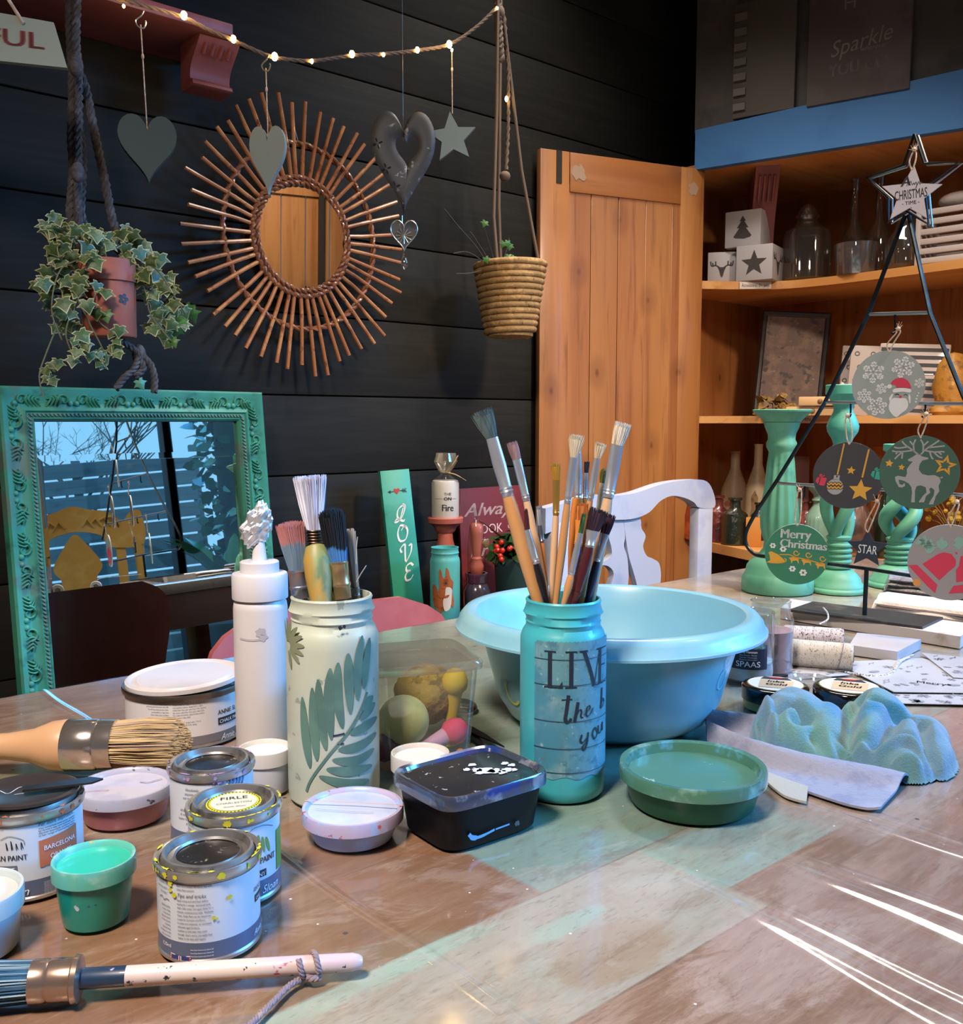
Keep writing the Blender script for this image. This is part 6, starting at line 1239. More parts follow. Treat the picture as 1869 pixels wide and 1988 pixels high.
b = MB(); b.lathe([(k_ * .60, FY(1084)), (k_ * .52, FY(1075)), (k_ * .42, FY(1066)), (k_ * .40, FY(1052)), (k_ * .43, FY(1043)), (k_ * .49, FY(1025)), (k_ * .51, FY(1000)), (k_ * .48, FY(978)), (k_ * .42, FY(950)), (k_ * .36, FY(900)), (k_ * .34, FY(878)), (k_ * .36, FY(874)), (k_ * .41, FY(868)), (k_ * .42, FY(860)), (k_ * .37, FY(853)), (k_ * .38, FY(843)), (k_ * .46, FY(830)), (k_ * .50, FY(820))], CHG, 96, fn=flute); b.build('fluted_shaft', t)
b = MB(); b.lathe([(k_ * .46, FY(821)), (k_ * .52, FY(818)), (k_ * .55, FY(814)), (k_ * .76, FY(801)), (k_ * .80, FY(799)), (k_ * .81, FY(796)), (k_ * .79, H), (k_ * .70, H - .002), (1e-7, H - .003)], CHG, 56); b.build('cup', t)
def twisted(label, px, pyf, rpx, pytop, rings=5):
    p, r = stand(px, pyf, rpx); H = zat(p, pytop) - p.z; t = thing('candle_holder', p, label, 'candle holder', face(p))
    prof = [(1e-7, 0), (r, 0), (r, .004), (r * .97, .007), (r * .92, .009), (r * .90, .014), (r * .82, .018), (r * .78, .026), (r * .66, .034), (r * .56, .040), (r * .44, .043)]
    z_ = .043
    for i in range(rings): prof += [(r * .40, z_ + .001), (r * .47, z_ + .004), (r * .47, z_ + .007), (r * .40, z_ + .010)]; z_ += .0105
    prof += [(r * .38, z_ + .004), (r * .40, z_ + .008)]; z_ += .008
    b = MB(); b.lathe(prof, CHG, 48); b.build('base', t)
    zt = H * .66; b = MB()
    for s_ in range(3):
        P = []; 
        for i in range(30):
            u = i / 29; a = s_ * PI / 1.5 + u * 2.9; rr_ = r * (.24 + .24 * math.sin(PI * u)); P.append((rr_ * math.cos(a), rr_ * math.sin(a), z_ + (zt - z_) * u))
        b.tube(P, [r * (.17 + .06 * math.sin(PI * i / 29)) for i in range(30)], CHG, 12)
    b.lathe([(r * .42, z_ - .002), (r * .44, z_ + .003), (r * .36, z_ + .006)], CHG, 32); b.build('twisted_shaft', t)
    b = MB(); q_ = H - zt
    b.lathe([(r * .36, zt - .003), (r * .40, zt), (r * .46, zt + q_ * .06), (r * .38, zt + q_ * .10), (r * .30, zt + q_ * .16), (r * .36, zt + q_ * .24), (r * .52, zt + q_ * .34), (r * .55, zt + q_ * .42), (r * .46, zt + q_ * .52), (r * .34, zt + q_ * .62), (r * .32, zt + q_ * .68), (r * .42, zt + q_ * .76), (r * .50, zt + q_ * .82), (r * .60, zt + q_ * .86), (r * .62, zt + q_ * .87), (r * .62, zt + q_ * .99), (r * .60, zt + q_), (1e-7, zt + q_ * .99)], CHB, 48); b.build('cup', t)
    return t
twisted('tall green candle holder with open twisted shaft behind the charcoal disc', 1624, 1156, 54, 747)
twisted('shorter green candle holder with open twisted shaft, rightmost of the three', 1742, 1146, 58, 862, 4)
p, r = stand(1625, 1128, 40); t = thing('small_dish', p, 'low green dish between the two twisted candle holders', 'dish'); b = MB(); b.lathe([(1e-7, 0), (r * .9, 0), (r, .004), (r * .9, .010), (r * .6, .022), (r * .3, .03), (1e-7, .031)], CHG, 40); b.build('dish_body', t)
# ================================================================ chairs
PCH = mat('chair_coral', '#a9504a', .38, layers=(('#b45c55', 9, .5, .7),), coat=.3); CHM = mat('chair_legs_dark', '#4a2c28', .4, .3)
a, c2 = PY(374, 1240, 1.38), PY(850, 1200, 1.38); cxm = (a.x + c2.x) / 2; wch = (c2.x - a.x)
t = thing('coral_chair', (cxm, 1.20, 0), 'coral-red shell chair tucked under the far side of the table by the green mirror', 'chair')
def curved_panel(w_, z0, z1, yb, bow, th, mt, top, n=28, mz=14, power=4):
    b = MB(); vs = []; fs = []
    for side in (0, 1):
        for j in range(mz + 1):
            v = j / mz
            for i in range(n + 1):
                u = -1 + 2 * i / n; z = z0 + (z1 - z0) * v; k = 1.0
                lim = (1 - abs(2 * v - 1) ** power) ** (1 / power) if v > .5 else 1 - .12 * (1 - v * 2)
                x = u * w_ / 2 * max(.55 if v > .5 else .8, lim) if v < 1 else u * w_ / 2 * .62
                y = yb - bow * (1 - (x / (w_ / 2)) ** 2) * -1 + .05 * v + (th if side else 0); vs.append((x, y, z))
    K = (n + 1) * (mz + 1)
    for j in range(mz):
        for i in range(n):
            q = j * (n + 1) + i; fs.append((q, q + 1, q + n + 2, q + n + 1)); fs.append((K + q, K + q + n + 1, K + q + n + 2, K + q + 1))
    for i in range(n):
        for j in (0, mz): q = j * (n + 1) + i; fs.append((q, q + 1, K + q + 1, K + q))
    for j in range(mz):
        for i in (0, n): q = j * (n + 1) + i; fs.append((q, q + n + 1, K + q + n + 1, K + q))
    b.add(vs, fs, mt); return b
zt = zat(PY(780, 1140, 1.47), 1136)
b = curved_panel(wch, .50, zt, .10, .03, .012, PCH, 0); b.build('backrest', t, ang=60)
b = MB(); b.loft([(.435, wch * .44, .20, 0, -.06, 4), (.45, wch * .48, .22, 0, -.06, 4), (.462, wch * .47, .215, 0, -.06, 4)], PCH, 40); b.build('seat', t)
b = MB(); b.box((0, .13, .52), (.20, .012, .20), PCH, bev=.005); b.build('back_bracket', t)
for sx_ in (-1, 1):
    for sy_ in (-1, 1):
        b = MB(); b.tube([(sx_ * .15, -.06 + sy_ * .13, .44), (sx_ * .20, -.06 + sy_ * .20, .0)], [.015, .010], CHM, 10); b.build('leg', t)
# grey-blue carved chair
GBC = mat('chair_grey_blue', '#b0b3bf', .4, layers=(('#9aa0b8', 7, .5, .7),), coat=.1)
YC = 1.46
def CY(px, py): q = PY(px, py, YC); return (q.x, q.z)
c0 = CY(1270, 1100); t = thing('carved_chair', (c0[0], YC, 0), 'pale grey-blue painted wooden chair with carved splats behind the table near the pine door', 'chair')
def cp(L_): return [(x - c0[0], z_) for x, z_ in (CY(*q) for q in L_)]
b = MB(); rail = [(1135, 962), (1180, 962), (1225, 956), (1280, 938), (1330, 931), (1362, 934), (1376, 958), (1377, 984), (1348, 985), (1338, 975), (1320, 966), (1295, 962), (1272, 972), (1250, 994), (1220, 1006), (1180, 1008), (1135, 1004)]
P = smooth_pts(cp(rail), 4, True); P2 = P + []; b.prism(P, .030, GBC); 
b.build('top_rail', t, ang=50)
xs0, xs1 = cp([(1347, 980)])[0][0], cp([(1376, 980)])[0][0]; wst = xs1 - xs0
xl = cp([(1100, 980)])[0][0]
for x_ in (xs0, xl - wst):
    b = MB(); b.box((x_ + wst / 2, 0, (cp([(1347, 985)])[0][1]) / 2), (wst, .030, cp([(1347, 985)])[0][1]), GBC, bev=.006); b.build('back_post', t)
q_ = cp([(1135, 962), (1135, 1004), (1050, 985)]); b = MB(); b.prism([(q_[2][0], q_[0][1] - .02), (q_[2][0], q_[0][1] - .075), (q_[1][0] + .002, q_[1][1]), (q_[0][0] + .002, q_[0][1])], .028, GBC); b.build('top_rail', t)
for L_ in ([(1207, 1005), (1236, 1004), (1240, 1025), (1248, 1040), (1243, 1060), (1250, 1078), (1262, 1084), (1275, 1095), (1277, 1130), (1265, 1200), (1245, 1200), (1230, 1130), (1217, 1085), (1212, 1060), (1208, 1030)],
           [(1172, 1005), (1202, 1005), (1208, 1040), (1206, 1060), (1213, 1085), (1214, 1135), (1200, 1200), (1175, 1200), (1180, 1140), (1186, 1112), (1175, 1098), (1160, 1095), (1180, 1080), (1182, 1065), (1176, 1040)]):
    b = MB(); b.prism(smooth_pts(cp(L_), 4, True), .016, GBC); b.build('carved_splat', t, ang=50)
b = MB(); b.box(((xs1 + xl) / 2, -.20, .445), (xs1 - xl + .06, .40, .035), GBC, bev=.012); b.build('seat', t)
for x_ in (xl, xs0):
    b = MB(); b.tube([(x_ + .01, -.36, .44), (x_ + .01, -.36, .25), (x_ + .01, -.37, 0)], [.022, .024, .015], GBC, 12); b.build('front_leg', t)
# yellow carved chair at the near side, seen in the green mirror
YLC = mat('chair_yellow', '#c99f4e', .45, layers=(('#d8b468', 9, .5, .7),), bump=(40, .2, .002))
t = thing('yellow_chair', (1.78, -.36, 0), 'mustard yellow carved wooden chair reflected in the green mirror', 'chair', PI + .5); t.scale = (1.15, 1, 1)
cr = [(-.24, .93), (-.24, 1.07), (-.20, 1.07), (-.17, 1.04), (-.12, 1.085), (-.06, 1.10), (0, 1.12), (.06, 1.10), (.12, 1.085), (.17, 1.04), (.20, 1.07), (.24, 1.07), (.24, .93), (.12, .93), (.09, .985), (0, 1.01), (-.09, .985), (-.12, .93)]
b = MB(); b.prism(smooth_pts(cr, 4, True), .032, YLC)
for sg in (-1, 1):
    for k in range(4): b.tube([(sg * (.03 + .03 * k), -.018, 1.03 + .01 * k), (sg * (.05 + .03 * k), -.024, 1.06), (sg * (.07 + .03 * k), -.018, 1.02)], [.004, .008, .003], YLC, 6)
b.build('crest_rail', t, ang=50)
b = MB(); b.prism(smooth_pts([(-.05, .50), (.05, .50), (.04, .62), (.09, .72), (.06, .80), (.085, .86), (.04, .95), (0, 1.0), (-.04, .95), (-.085, .86), (-.06, .80), (-.09, .72), (-.04, .62)], 4, True), .016, YLC); b.build('carved_splat', t, ang=50)
for x_ in (-.155, .155): b = MB(); b.box((x_, 0, .72), (.035, .02, .48), YLC, bev=.004); b.build('slat', t)
for x_ in (-.22, .22):
    b = MB(); b.loft([(0, .018, .018), (.47, .022, .022), (.5, .028, .028), (.6, .016, .016), (.7, .024, .024), (.8, .016, .016), (1.0, .022, .018)], YLC, 14, Matrix.Translation((x_, 0, 0))); b.build('back_post', t)
    b = MB(); b.loft([(0, .014, .014), (.2, .024, .024), (.44, .022, .022)], YLC, 14, Matrix.Translation((x_, .38, 0)) if 0 else Matrix.Translation((x_, -.38, 0))); b.build('front_leg', t)
b = MB(); b.box((0, -.19, .455), (.50, .42, .04), YLC, bev=.012); b.build('seat', t); b = MB(); b.box((0, 0, .50), (.44, .025, .05), YLC, bev=.004); b.build('lower_rail', t)

# ================================================================ low sideboard and what stands on it
zS = .565
t = thing('low_sideboard', (1.47, 1.82, 0), 'low dark sideboard against the black wall behind the far table edge', 'sideboard'); DKW = mat('dark_board', '#26211e', .5)
b = MB(); b.box((0, 0, zS - .015), (.88, .32, .03), DKW, bev=.003); b.build('top', t); b = MB(); b.box((0, 0, (zS - .03) / 2), (.86, .29, zS - .03), DKW, bev=.003); b.build('body', t)
def sb(px, Y=1.8): q = PY(px, 1200, Y); return Vector((q.x, q.y, zS))
# LOVE plank
q = sb(800, 1.84); top = zat(Vector((q.x, 1.93, 0)), 908); hp = top - zS; wp = m(60, PY(790, 1000, 1.88))
t = thing('love_plank', q, 'green plank lettered LOVE downwards with a heart and arrow, leaning on the black wall', 'sign', -.10); t.rotation_euler = (-.13, -.055, -.25)
PG = mat('plank_green', '#2f9076', .45, layers=(('#47a389', 6, .45, .65), ('#2a6f5e', 9, .6, .7)), bump=(50, .1, .001)); b = MB(); b.box((0, .009, hp / 2), (wp, .018, hp), PG, bev=.001); b.build('board', t)
b = MB(); fm = front_map(0, .0008); S_ = hp / 300.0   # photo rows 908..1208
CRM = mat('lettering_cream', '#e3ddd4', .6)
def sc(L_, w=.0062): ribbon(b, [((x - 788) * .00124, hp - (y - 908) * hp / 329) for x, y in L_], w, fm, CRM, 6, calli=.9)
sc([(801, 985), (797, 980), (786, 988), (783, 1002), (789, 1007), (797, 995), (801, 982), (796, 978)]) ; sc([(797, 985), (787, 1008), (777, 1012), (782, 1006), (794, 1011), (798, 1008)])
sc([(799, 1023), (787, 1020), (780, 1035), (783, 1050), (795, 1048), (801, 1032), (796, 1021), (788, 1030)])
sc([(784, 1074), (782, 1066), (792, 1058), (791, 1074), (791, 1092), (803, 1075), (806, 1060), (800, 1062)])
sc([(805, 1102), (800, 1097), (791, 1102), (790, 1111), (797, 1112), (791, 1114), (786, 1122), (788, 1130), (797, 1128), (803, 1120)])
hc = (-.001, hp - (951 - 908) * hp / 329); poly(b, [(hc[0] + x, hc[1] + z_) for x, z_ in heart_pts(.016, .015, 20)], fm, RED); DKA = mat('arrow_dark', '#1f2a2a', .6)
ribbon(b, [(hc[0] - .022, hc[1]), (hc[0] - .008, hc[1])], .0018, fm, DKA, 0); ribbon(b, [(hc[0] + .008, hc[1] + .001), (hc[0] + .022, hc[1] + .001)], .0018, fm, DKA, 0); poly(b, [(hc[0] - .024, hc[1]), (hc[0] - .016, hc[1] - .004), (hc[0] - .016, hc[1] + .004)], fm, DKA)
for k in range(3): ribbon(b, [(hc[0] + .014 + k * .004, hc[1] + .001), (hc[0] + .018 + k * .004, hc[1] + .006)], .0015, fm, DKA, 0); ribbon(b, [(hc[0] + .014 + k * .004, hc[1] + .001), (hc[0] + .018 + k * .004, hc[1] - .004)], .0015, fm, DKA, 0)
b.build('lettering', t)
# squirrel bottle
q = sb(864, 1.76); r = m(29, PY(864, 1150, 1.76)); H = zat(q, 1062) - zS
t = thing('squirrel_bottle', q, 'aqua painted bottle with a red squirrel picture behind the far table edge', 'bottle', face(q)); AQ2 = mat('aqua_bottle', '#4fa9a6', .45, layers=(('#58b3ae', 7, .5, .7),))
b = MB(); b.lathe([(r * .9, 0), (r, .006), (r, H - .034), (r * .96, H - .026), (r * .90, H - .022), (r * .90, H - .016), (r * .94, H - .013), (r * .90, H - .010), (r * .90, H - .003), (r * .93, H), (r * .84, H), (r * .82, H - .02), (1e-7, H - .03)], AQ2, 48); b.build('body', t)
b = MB(); mp = cyl_map(r, 0, .0006); SQ = mat('squirrel_fur', '#a4592c', .7, layers=(('#7d3f1e', 60, .5, .65),)); SQW = mat('squirrel_white', '#cfc8c0', .7); kx_ = r / 29
def sq2(L_, mt, mp_=mp): poly(b, [((x - 864) * kx_, H - (y - 1062) * (H / (1062 * 0 + (1062 - 1062) + 1)) * 0 + -(y - 1062) * kx_ * 1.0) for x, y in smooth_pts(L_, 3, True)], mp_, mt)
sq2([(838, 1131), (848, 1138), (850, 1160), (848, 1178), (840, 1172), (836, 1150)], SQ); sq2([(858, 1120), (870, 1118), (880, 1128), (878, 1145), (882, 1165), (878, 1176), (870, 1160), (862, 1180), (852, 1184), (848, 1165), (852, 1140)], SQ, cyl_map(r, 0, .0009))
sq2([(853, 1102), (857, 1104), (860, 1118), (865, 1114), (866, 1098), (871, 1104), (874, 1118), (880, 1126), (878, 1136), (868, 1140), (856, 1136), (853, 1124)], SQ, cyl_map(r, 0, .0012)); sq2([(866, 1136), (876, 1138), (877, 1150), (874, 1175), (864, 1182), (860, 1165), (864, 1150)], SQW, cyl_map(r, 0, .0015)); sq2([(852, 1150), (862, 1152), (872, 1150), (868, 1156), (856, 1156)], SQ, cyl_map(r, 0, .0018)); sq2([(864, 1126), (867, 1126), (867, 1129), (864, 1129)], INK, cyl_map(r, 0, .0018))
b.build('squirrel_picture', t)
# terracotta candle holder on a jar behind, with candle wrapped in cellophane
TC = mat('terracotta_pink', '#b0594a', .55, layers=(('#bd6653', 9, .5, .65),)); CEL = film('cellophane', '#f6f6f4', .1, .05, fres=.35); CEL2 = film('cellophane_bunched', '#efece4', .25, .12, .35, '#b3a58f', fres=.5)
q = sb(865, 1.87); kk = m(1, PY(865, 1000, 1.87)); Zs = lambda py: zat(q, py) - zS
t = thing('terracotta_candle_stand', q, 'coral turned candle stand behind the squirrel bottle carrying the wrapped candle', 'candle stand')
b = MB(); b.lathe([(1e-7, 0), (kk * 34, 0), (kk * 34, .01), (kk * 20, .03), (kk * 14, Zs(1140)), (kk * 17, Zs(1090)), (kk * 18, Zs(1058)), (kk * 15, Zs(1048)), (kk * 14, Zs(1035)), (kk * 19, Zs(1030)), (kk * 22, Zs(1023)), (kk * 28, Zs(1018)), (kk * 34, Zs(1014)), (kk * 35, Zs(1005)), (kk * 33, Zs(1003)), (1e-7, Zs(1006))], TC, 40); b.build('turned_body', t)
q2 = q.copy(); q2.z = zS + Zs(1006) + .001; t = thing('pillar_candle', q2, 'white pillar candle lettered The on Fire, wrapped in cellophane tied with raffia', 'candle', face(q2)); hcn = Zs(933) - Zs(1006)
WXW = mat('candle_wax', '#dcd3c8', .5, sss=.2); b = MB(); b.lathe([(kk * 26, 0), (kk * 26.5, .003), (kk * 26.5, hcn * .93), (kk * 24, hcn), (1e-7, hcn * .99)], WXW, 40); b.build('wax', t)
b = MB(); mp = cyl_map(kk * 26.5, 0, .0006); text(b, 'Fire', .006, hcn * .21, .024, mp, INK, 'C', sx=.82, bold=.03); text(b, 'ON', .006, hcn * .49, .012, mp, INK, 'C', bold=.03); text(b, 'THE', .006, hcn * .62, .010, mp, INK, 'C'); ribbon(b, [(-.030 + .004 * i, hcn * .53) for i in range(16)], .0006, mp, INK, 0); b.build('lettering', t)
b = MB(); b.shell([(kk * 29, .0), (kk * 29.5, hcn * .6), (kk * 28, hcn * .95), (kk * 12, hcn * 1.12), (kk * 8, hcn * 1.22)], CEL, 36, fn=lambda r_, z_, a: r_ * (1 + .03 * math.sin(a * 7 + z_ * 60))); b.build('cellophane', t)
b = MB(); b.shell([(kk * 8, hcn * 1.20), (kk * 14, hcn * 1.32), (kk * 20, hcn * 1.5), (kk * 17, hcn * 1.72)], CEL2, 30, fn=lambda r_, z_, a: r_ * (1 + .22 * math.sin(a * 5 + z_ * 50))); b.build('bunched_top', t)
RAF = mat('raffia', '#a98c5b', .7); b = MB(); b.tube([(kk * 9 * math.cos(a), kk * 9 * math.sin(a), hcn * 1.21) for a in [i * .5 for i in range(13)]], .002, RAF, 5, closed=True)
b.tube(smooth_pts([(0, -kk * 9, hcn * 1.21), (kk * 14, -kk * 12, hcn * 1.42), (kk * 25, -kk * 8, hcn * 1.66)], 5), .0016, RAF, 5); b.tube(smooth_pts([(0, -kk * 9, hcn * 1.22), (kk * 20, -kk * 14, hcn * 1.16), (kk * 40, -kk * 10, hcn * 1.0)], 6), [.003] * 3 + [.008] * 6 + [.004] * 4, RAF, 8, flat=.12); b.build('raffia_bow', t)
# red sign
q = sb(945, 1.93); z1 = zat(Vector((q.x, 1.95, 0)), 946); hp = z1 - zS; xa, xb = PY(890, 1000, 1.95).x, PY(1000, 1000, 1.95).x
t = thing('red_sign', (xa, 1.935, zS), 'dark red sign in white script reading Always LOOK on the Bright, behind the wrapped candle', 'sign'); t.rotation_euler = (-.06, 0, 0); wr = xb - xa + .03
b = MB(); b.box((wr / 2, 0, hp / 2), (wr, .012, hp), mat('sign_dark_red', '#6f2327', .6, layers=(('#7d2c2c', 9, .5, .65),)), bev=.001); b.build('board', t); b = MB(); fm = front_map(-.006, .0006); SGP = mat('sign_pink_white', '#dfc3c2', .6)
row = lambda py: hp * (1 - (py - 946) / (zat(Vector((q.x, 1.95, 0)), 946) - zS) * 0) - (z1 - zat(Vector((q.x, 1.95, 0)), py))
text(b, 'Always', wr * .06, row(1000), .050, fm, SGP, shear=.35, width=wr * .80, bold=.012); text(b, 'LOOK', wr * .22, row(1035), .036, fm, SGP, width=wr * .42); text(b, 'on', wr * .72, row(1030), .028, fm, SGP, width=wr * .11)
text(b, 'the', wr * .3, row(1052), .02, fm, SGP, shear=.3); text(b, 'Bright', wr * .12, row(1078), .050, fm, SGP, shear=.35, width=wr * .68, bold=.012); b.build('lettering', t)
# wrapped terracotta peg figure in a purple jar
q = sb(925, 1.80); r = m(27, PY(925, 1150, 1.8)); H = zat(q, 1112) - zS
t = thing('purple_jar', q, 'dark purple-grey glazed jar beside the squirrel bottle', 'jar'); PJm = mat('purple_glaze', '#37303d', .2, layers=(('#5b2b45', 14, .55, .65),), coat=.8)
b = MB(); b.lathe([(r * .9, 0), (r, .006), (r, H - .045), (r * .8, H - .03), (r * .72, H - .026), (r * .78, H - .022), (r * .74, H - .012), (r * .82, H - .006), (r * .8, H), (r * .66, H), (r * .64, H - .03), (1e-7, H - .035)], PJm, 40); b.build('body', t)
q2 = Vector((q.x, q.y, zS + H - .034)); kk = m(1, q2); t = thing('turned_coral_stick', q2, 'coral turned wooden stick wrapped in cellophane standing in the purple jar', 'ornament'); zz = lambda py: zat(q, py) - q2.z
b = MB(); b.lathe([(kk * 6, 0), (kk * 7, zz(1118)), (kk * 12, zz(1112)), (kk * 14, zz(1098)), (kk * 10, zz(1088)), (kk * 11, zz(1084)), (kk * 8, zz(1080)), (kk * 11, zz(1055)), (kk * 12, zz(1042)), (kk * 13, zz(1036)), (kk * 13, zz(1020)), (kk * 10, zz(1016)), (1e-7, zz(1014))], TC, 28); b.build('turned_stick', t)
b = MB(); b.shell([(kk * 17, zz(1110)), (kk * 16, zz(1060)), (kk * 14, zz(1020)), (kk * 4, zz(1008)), (kk * 8, zz(995)), (kk * 10, zz(985))], CEL, 26, fn=lambda r_, z_, a: r_ * (1 + .12 * math.sin(a * 6 + z_ * 60))); b.build('cellophane', t)
b = MB(); b.tube(smooth_pts([(0, -kk * 6, zz(1009)), (kk * 25, -kk * 10, zz(1025)), (kk * 56, -kk * 6, zz(1045))], 6), [.002] + [.007] * 8 + [.010] * 3 + [.003], RAF, 8, flat=.12); b.ball((kk * 14, -kk * 12, zz(1055)), kk * 9, mat('bronze_seal', '#8a6a44', .4, .4), 16, ell=(1, .2, 1)); b.build('raffia_bow', t)
# berry pot
q = sb(1003, 1.80); r = m(46, PY(1003, 1120, 1.8)); H = zat(q, 1080) - zS; t = thing('berry_pot', q, 'dark green pot of glossy leaves and red berries behind the artist brushes', 'potted plant')
b = MB(); b.lathe([(1e-7, 0), (r * .78, 0), (r * .82, .004), (r * .98, H), (r * .92, H), (r * .88, H - .01), (1e-7, H - .012)], mat('pot_petrol', '#25403f', .5), 40); b.build('pot', t)
b = MB(); b2 = MB(); LF = mat('holly_leaf', '#2a4a26', .35); LF2 = mat('holly_leaf_light', '#4d6f38', .35); BR_ = mat('red_berry', '#c3291e', .25, coat=.5); q_ = random.Random(8)
for i in range(150):
    a, e = q_.uniform(0, 6.28), q_.uniform(-.1, 1.5); rad = r * q_.uniform(.7, 1.15); leafquad(b, (rad * math.cos(a) * math.cos(e), rad * math.sin(a) * math.cos(e), H + rad * .75 * math.sin(e)), .03, LF if q_.random() < .7 else LF2, q_)
b.build('leaves', t)
for i in range(22):
    a, e = q_.uniform(PI * .9, PI * 2.1), q_.uniform(-.2, .9); rad = r * 1.12; o = MB(); o.ball((rad * math.cos(a) * math.cos(e), rad * math.sin(a) * math.cos(e), H + rad * .75 * math.sin(e)), .0075, BR_, 12); o.build('berry', t)

# ================================================================ green framed mirror
TLc = PY(0, 753, 1.86); TRc = PY(487, 768, 1.94)
yaw = math.radians(5.4); lean = math.radians(5.0); HM = 1.14; d = Vector((TRc.x - TLc.x, TRc.y - TLc.y, 0)); WM = .545
ctr = Vector((.736, 1.885, 1.142)); nb = Vector((-math.sin(yaw), math.cos(yaw), 0)); base = ctr - nb * HM * math.sin(lean); base.z = 1.142 - HM * math.cos(lean)
t = thing('framed_mirror', base, 'large leaning mirror in a carved green frame at the left, reflecting the garden', 'mirror', M=Matrix.Translation(base) @ Matrix.Rotation(yaw, 4, 'Z') @ Matrix.Rotation(-lean, 4, 'X'))
GFR = mat('frame_green', '#3f9074', .5, layers=(('#4fa184', 6, .45, .65), ('#5f7a6a', 11, .52, .66), ('#356e5c', 25, .55, .7)), bump=(90, .2, .001)); GBD = mat('frame_bead_bronze', '#6c7d6c', .45, layers=(('#4b5a50', 40, .5, .6),))
FWd = .062
def mitre(mb, W_, H_, prof, mt):
    """prof: (inset from the outer edge, y)"""
    vs = []; fs = []; n = len(prof)
    for (i_, y_) in prof:
        for sx_, sz_ in ((-1, 0), (1, 0), (1, 1), (-1, 1)): vs.append((sx_ * (W_ / 2 - i_), y_, i_ if sz_ == 0 else H_ - i_))
    for k in range(n - 1):
        for c_ in range(4): fs.append((k * 4 + c_, k * 4 + (c_ + 1) % 4, (k + 1) * 4 + (c_ + 1) % 4, (k + 1) * 4 + c_))
    mb.add(vs, fs, mt)
b = MB(); mitre(b, WM, HM, [(0, .0), (0, -.022), (.004, -.026), (.010, -.024), (.016, -.019), (.030, -.016), (.040, -.020), (.044, -.024), (.047, -.020), (.056, -.018), (.058, -.020), (.062, -.014), (.062, -.004)], GFR); b.build('frame', t, ang=30)
# carved scrolls
b = MB()
def scroll(px_, pz_, ax_, sg, s_):
    """an acanthus curl: centre on the frame, along-axis ax_ (0 = along X, 1 = along Z)"""
    def W(u, v): return (px_ + (u if ax_ == 0 else v), -.0195, pz_ + (v if ax_ == 0 else u))
    P = []; 
    for k in range(15): a = k * .42; rr_ = .013 * s_ * (1 - k / 19); P.append(W(sg * (.010 - rr_ * math.cos(a)), rr_ * math.sin(a)))
    b.tube(P, [.0042 * s_ * (1 - k / 20) for k in range(15)], GFR, 6, flat=.8)
    for k in range(4): b.tube(smooth_pts([W(sg * (-.004 - .006 * k), .014 - .004 * k), W(sg * (.004 - .006 * k), .002), W(sg * (-.002 - .007 * k), -.012)], 4), [.001, .002, .003, .0035, .004, .0035, .003, .002, .001], GFR, 6, flat=.7)
    b.ball(W(sg * .022, -.006), .0055 * s_, GFR, 10, ell=(1, .7, 1))
NX = 9; q_ = random.Random(4)
for i in range(NX):
    x_ = -WM / 2 + .05 + (WM - .10) * i / (NX - 1)
    for z_ in (.024, HM - .024): scroll(x_, z_, 0, 1 if i % 2 else -1, q_.uniform(.85, 1.15))
NZ = 19
for i in range(NZ):
    z_ = .055 + (HM - .11) * i / (NZ - 1)
    for x_ in (-WM / 2 + .024, WM / 2 - .024): scroll(x_, z_, 1, 1 if i % 2 else -1, q_.uniform(.85, 1.15))
b.build('carved_scrolls', t, ang=60)
b = MB(); st_ = .0075
def beads(L_, f_):
    n = int(L_ / st_)
    for i in range(n):
        x_, z_, an = f_(-L_ / 2 + st_ * (i + .5)); b.ball((0, 0, 0), .0042, GBD, 6, Matrix.Translation((x_, -.0205, z_)) @ Matrix.Rotation(an, 4, 'Y'), (1.25, .7, .5))
beads(WM - .10, lambda u: (u, HM - .0515, .8)); beads(WM - .10, lambda u: (u, .0515, .8)); beads(HM - .10, lambda u: (-WM / 2 + .0515, HM / 2 + u, .8)); beads(HM - .10, lambda u: (WM / 2 - .0515, HM / 2 + u, .8))
b.build('rope_beading', t)
MIR = mat('mirror_silver', '#dfe9ec', .01, 1)
b = MB(); b.box((0, -.004, HM / 2), (WM - 2 * .0625, .004, HM - 2 * .0625), MIR); 
b.build('mirror_glass', t, smooth=False)
b = MB(); mitre(b, WM - .124, HM - .124, [(0, -.0064), (.012, -.0066), (.0121, -.0060)], MIR); b.build('bevelled_edge', t, smooth=False)
b = MB(); b.box((0, .004, HM / 2), (WM - .01, .006, HM - .01), DKW); b.build('backing', t)

# ================================================================ rattan sunburst mirror
RAT = mat('rattan', '#a9683c', .42, layers=(('#c4854f', 16, .5, .62), ('#7d4524', 40, .58, .66)), coat=.35); RAT2 = mat('rattan_binding', '#7f4a2c', .45, layers=(('#9b6138', 40, .5, .62),), coat=.3)
ce = PY(571, 458, 1.955); zr = lambda py: zat(ce, py); RO = (zr(186) - zr(727)) / 2; RO *= 1.0
ctl = Vector((PY(571, 456, 1.955).x, 1.955, (zr(186) + zr(727)) / 2))
t = thing('sunburst_mirror', ctl, 'round rattan sunburst mirror with radiating canes on the black wall', 'mirror'); q_ = random.Random(9)
xl, xr = PY(345, 456, 1.955).x, PY(783, 456, 1.955).x; sxr = (xr - xl) / 2 / RO; ctl.x = (xl + xr) / 2; t.location = ctl
r1, r2, rg = RO * .40, RO * .665, RO * .345
NR = 50
ms = []
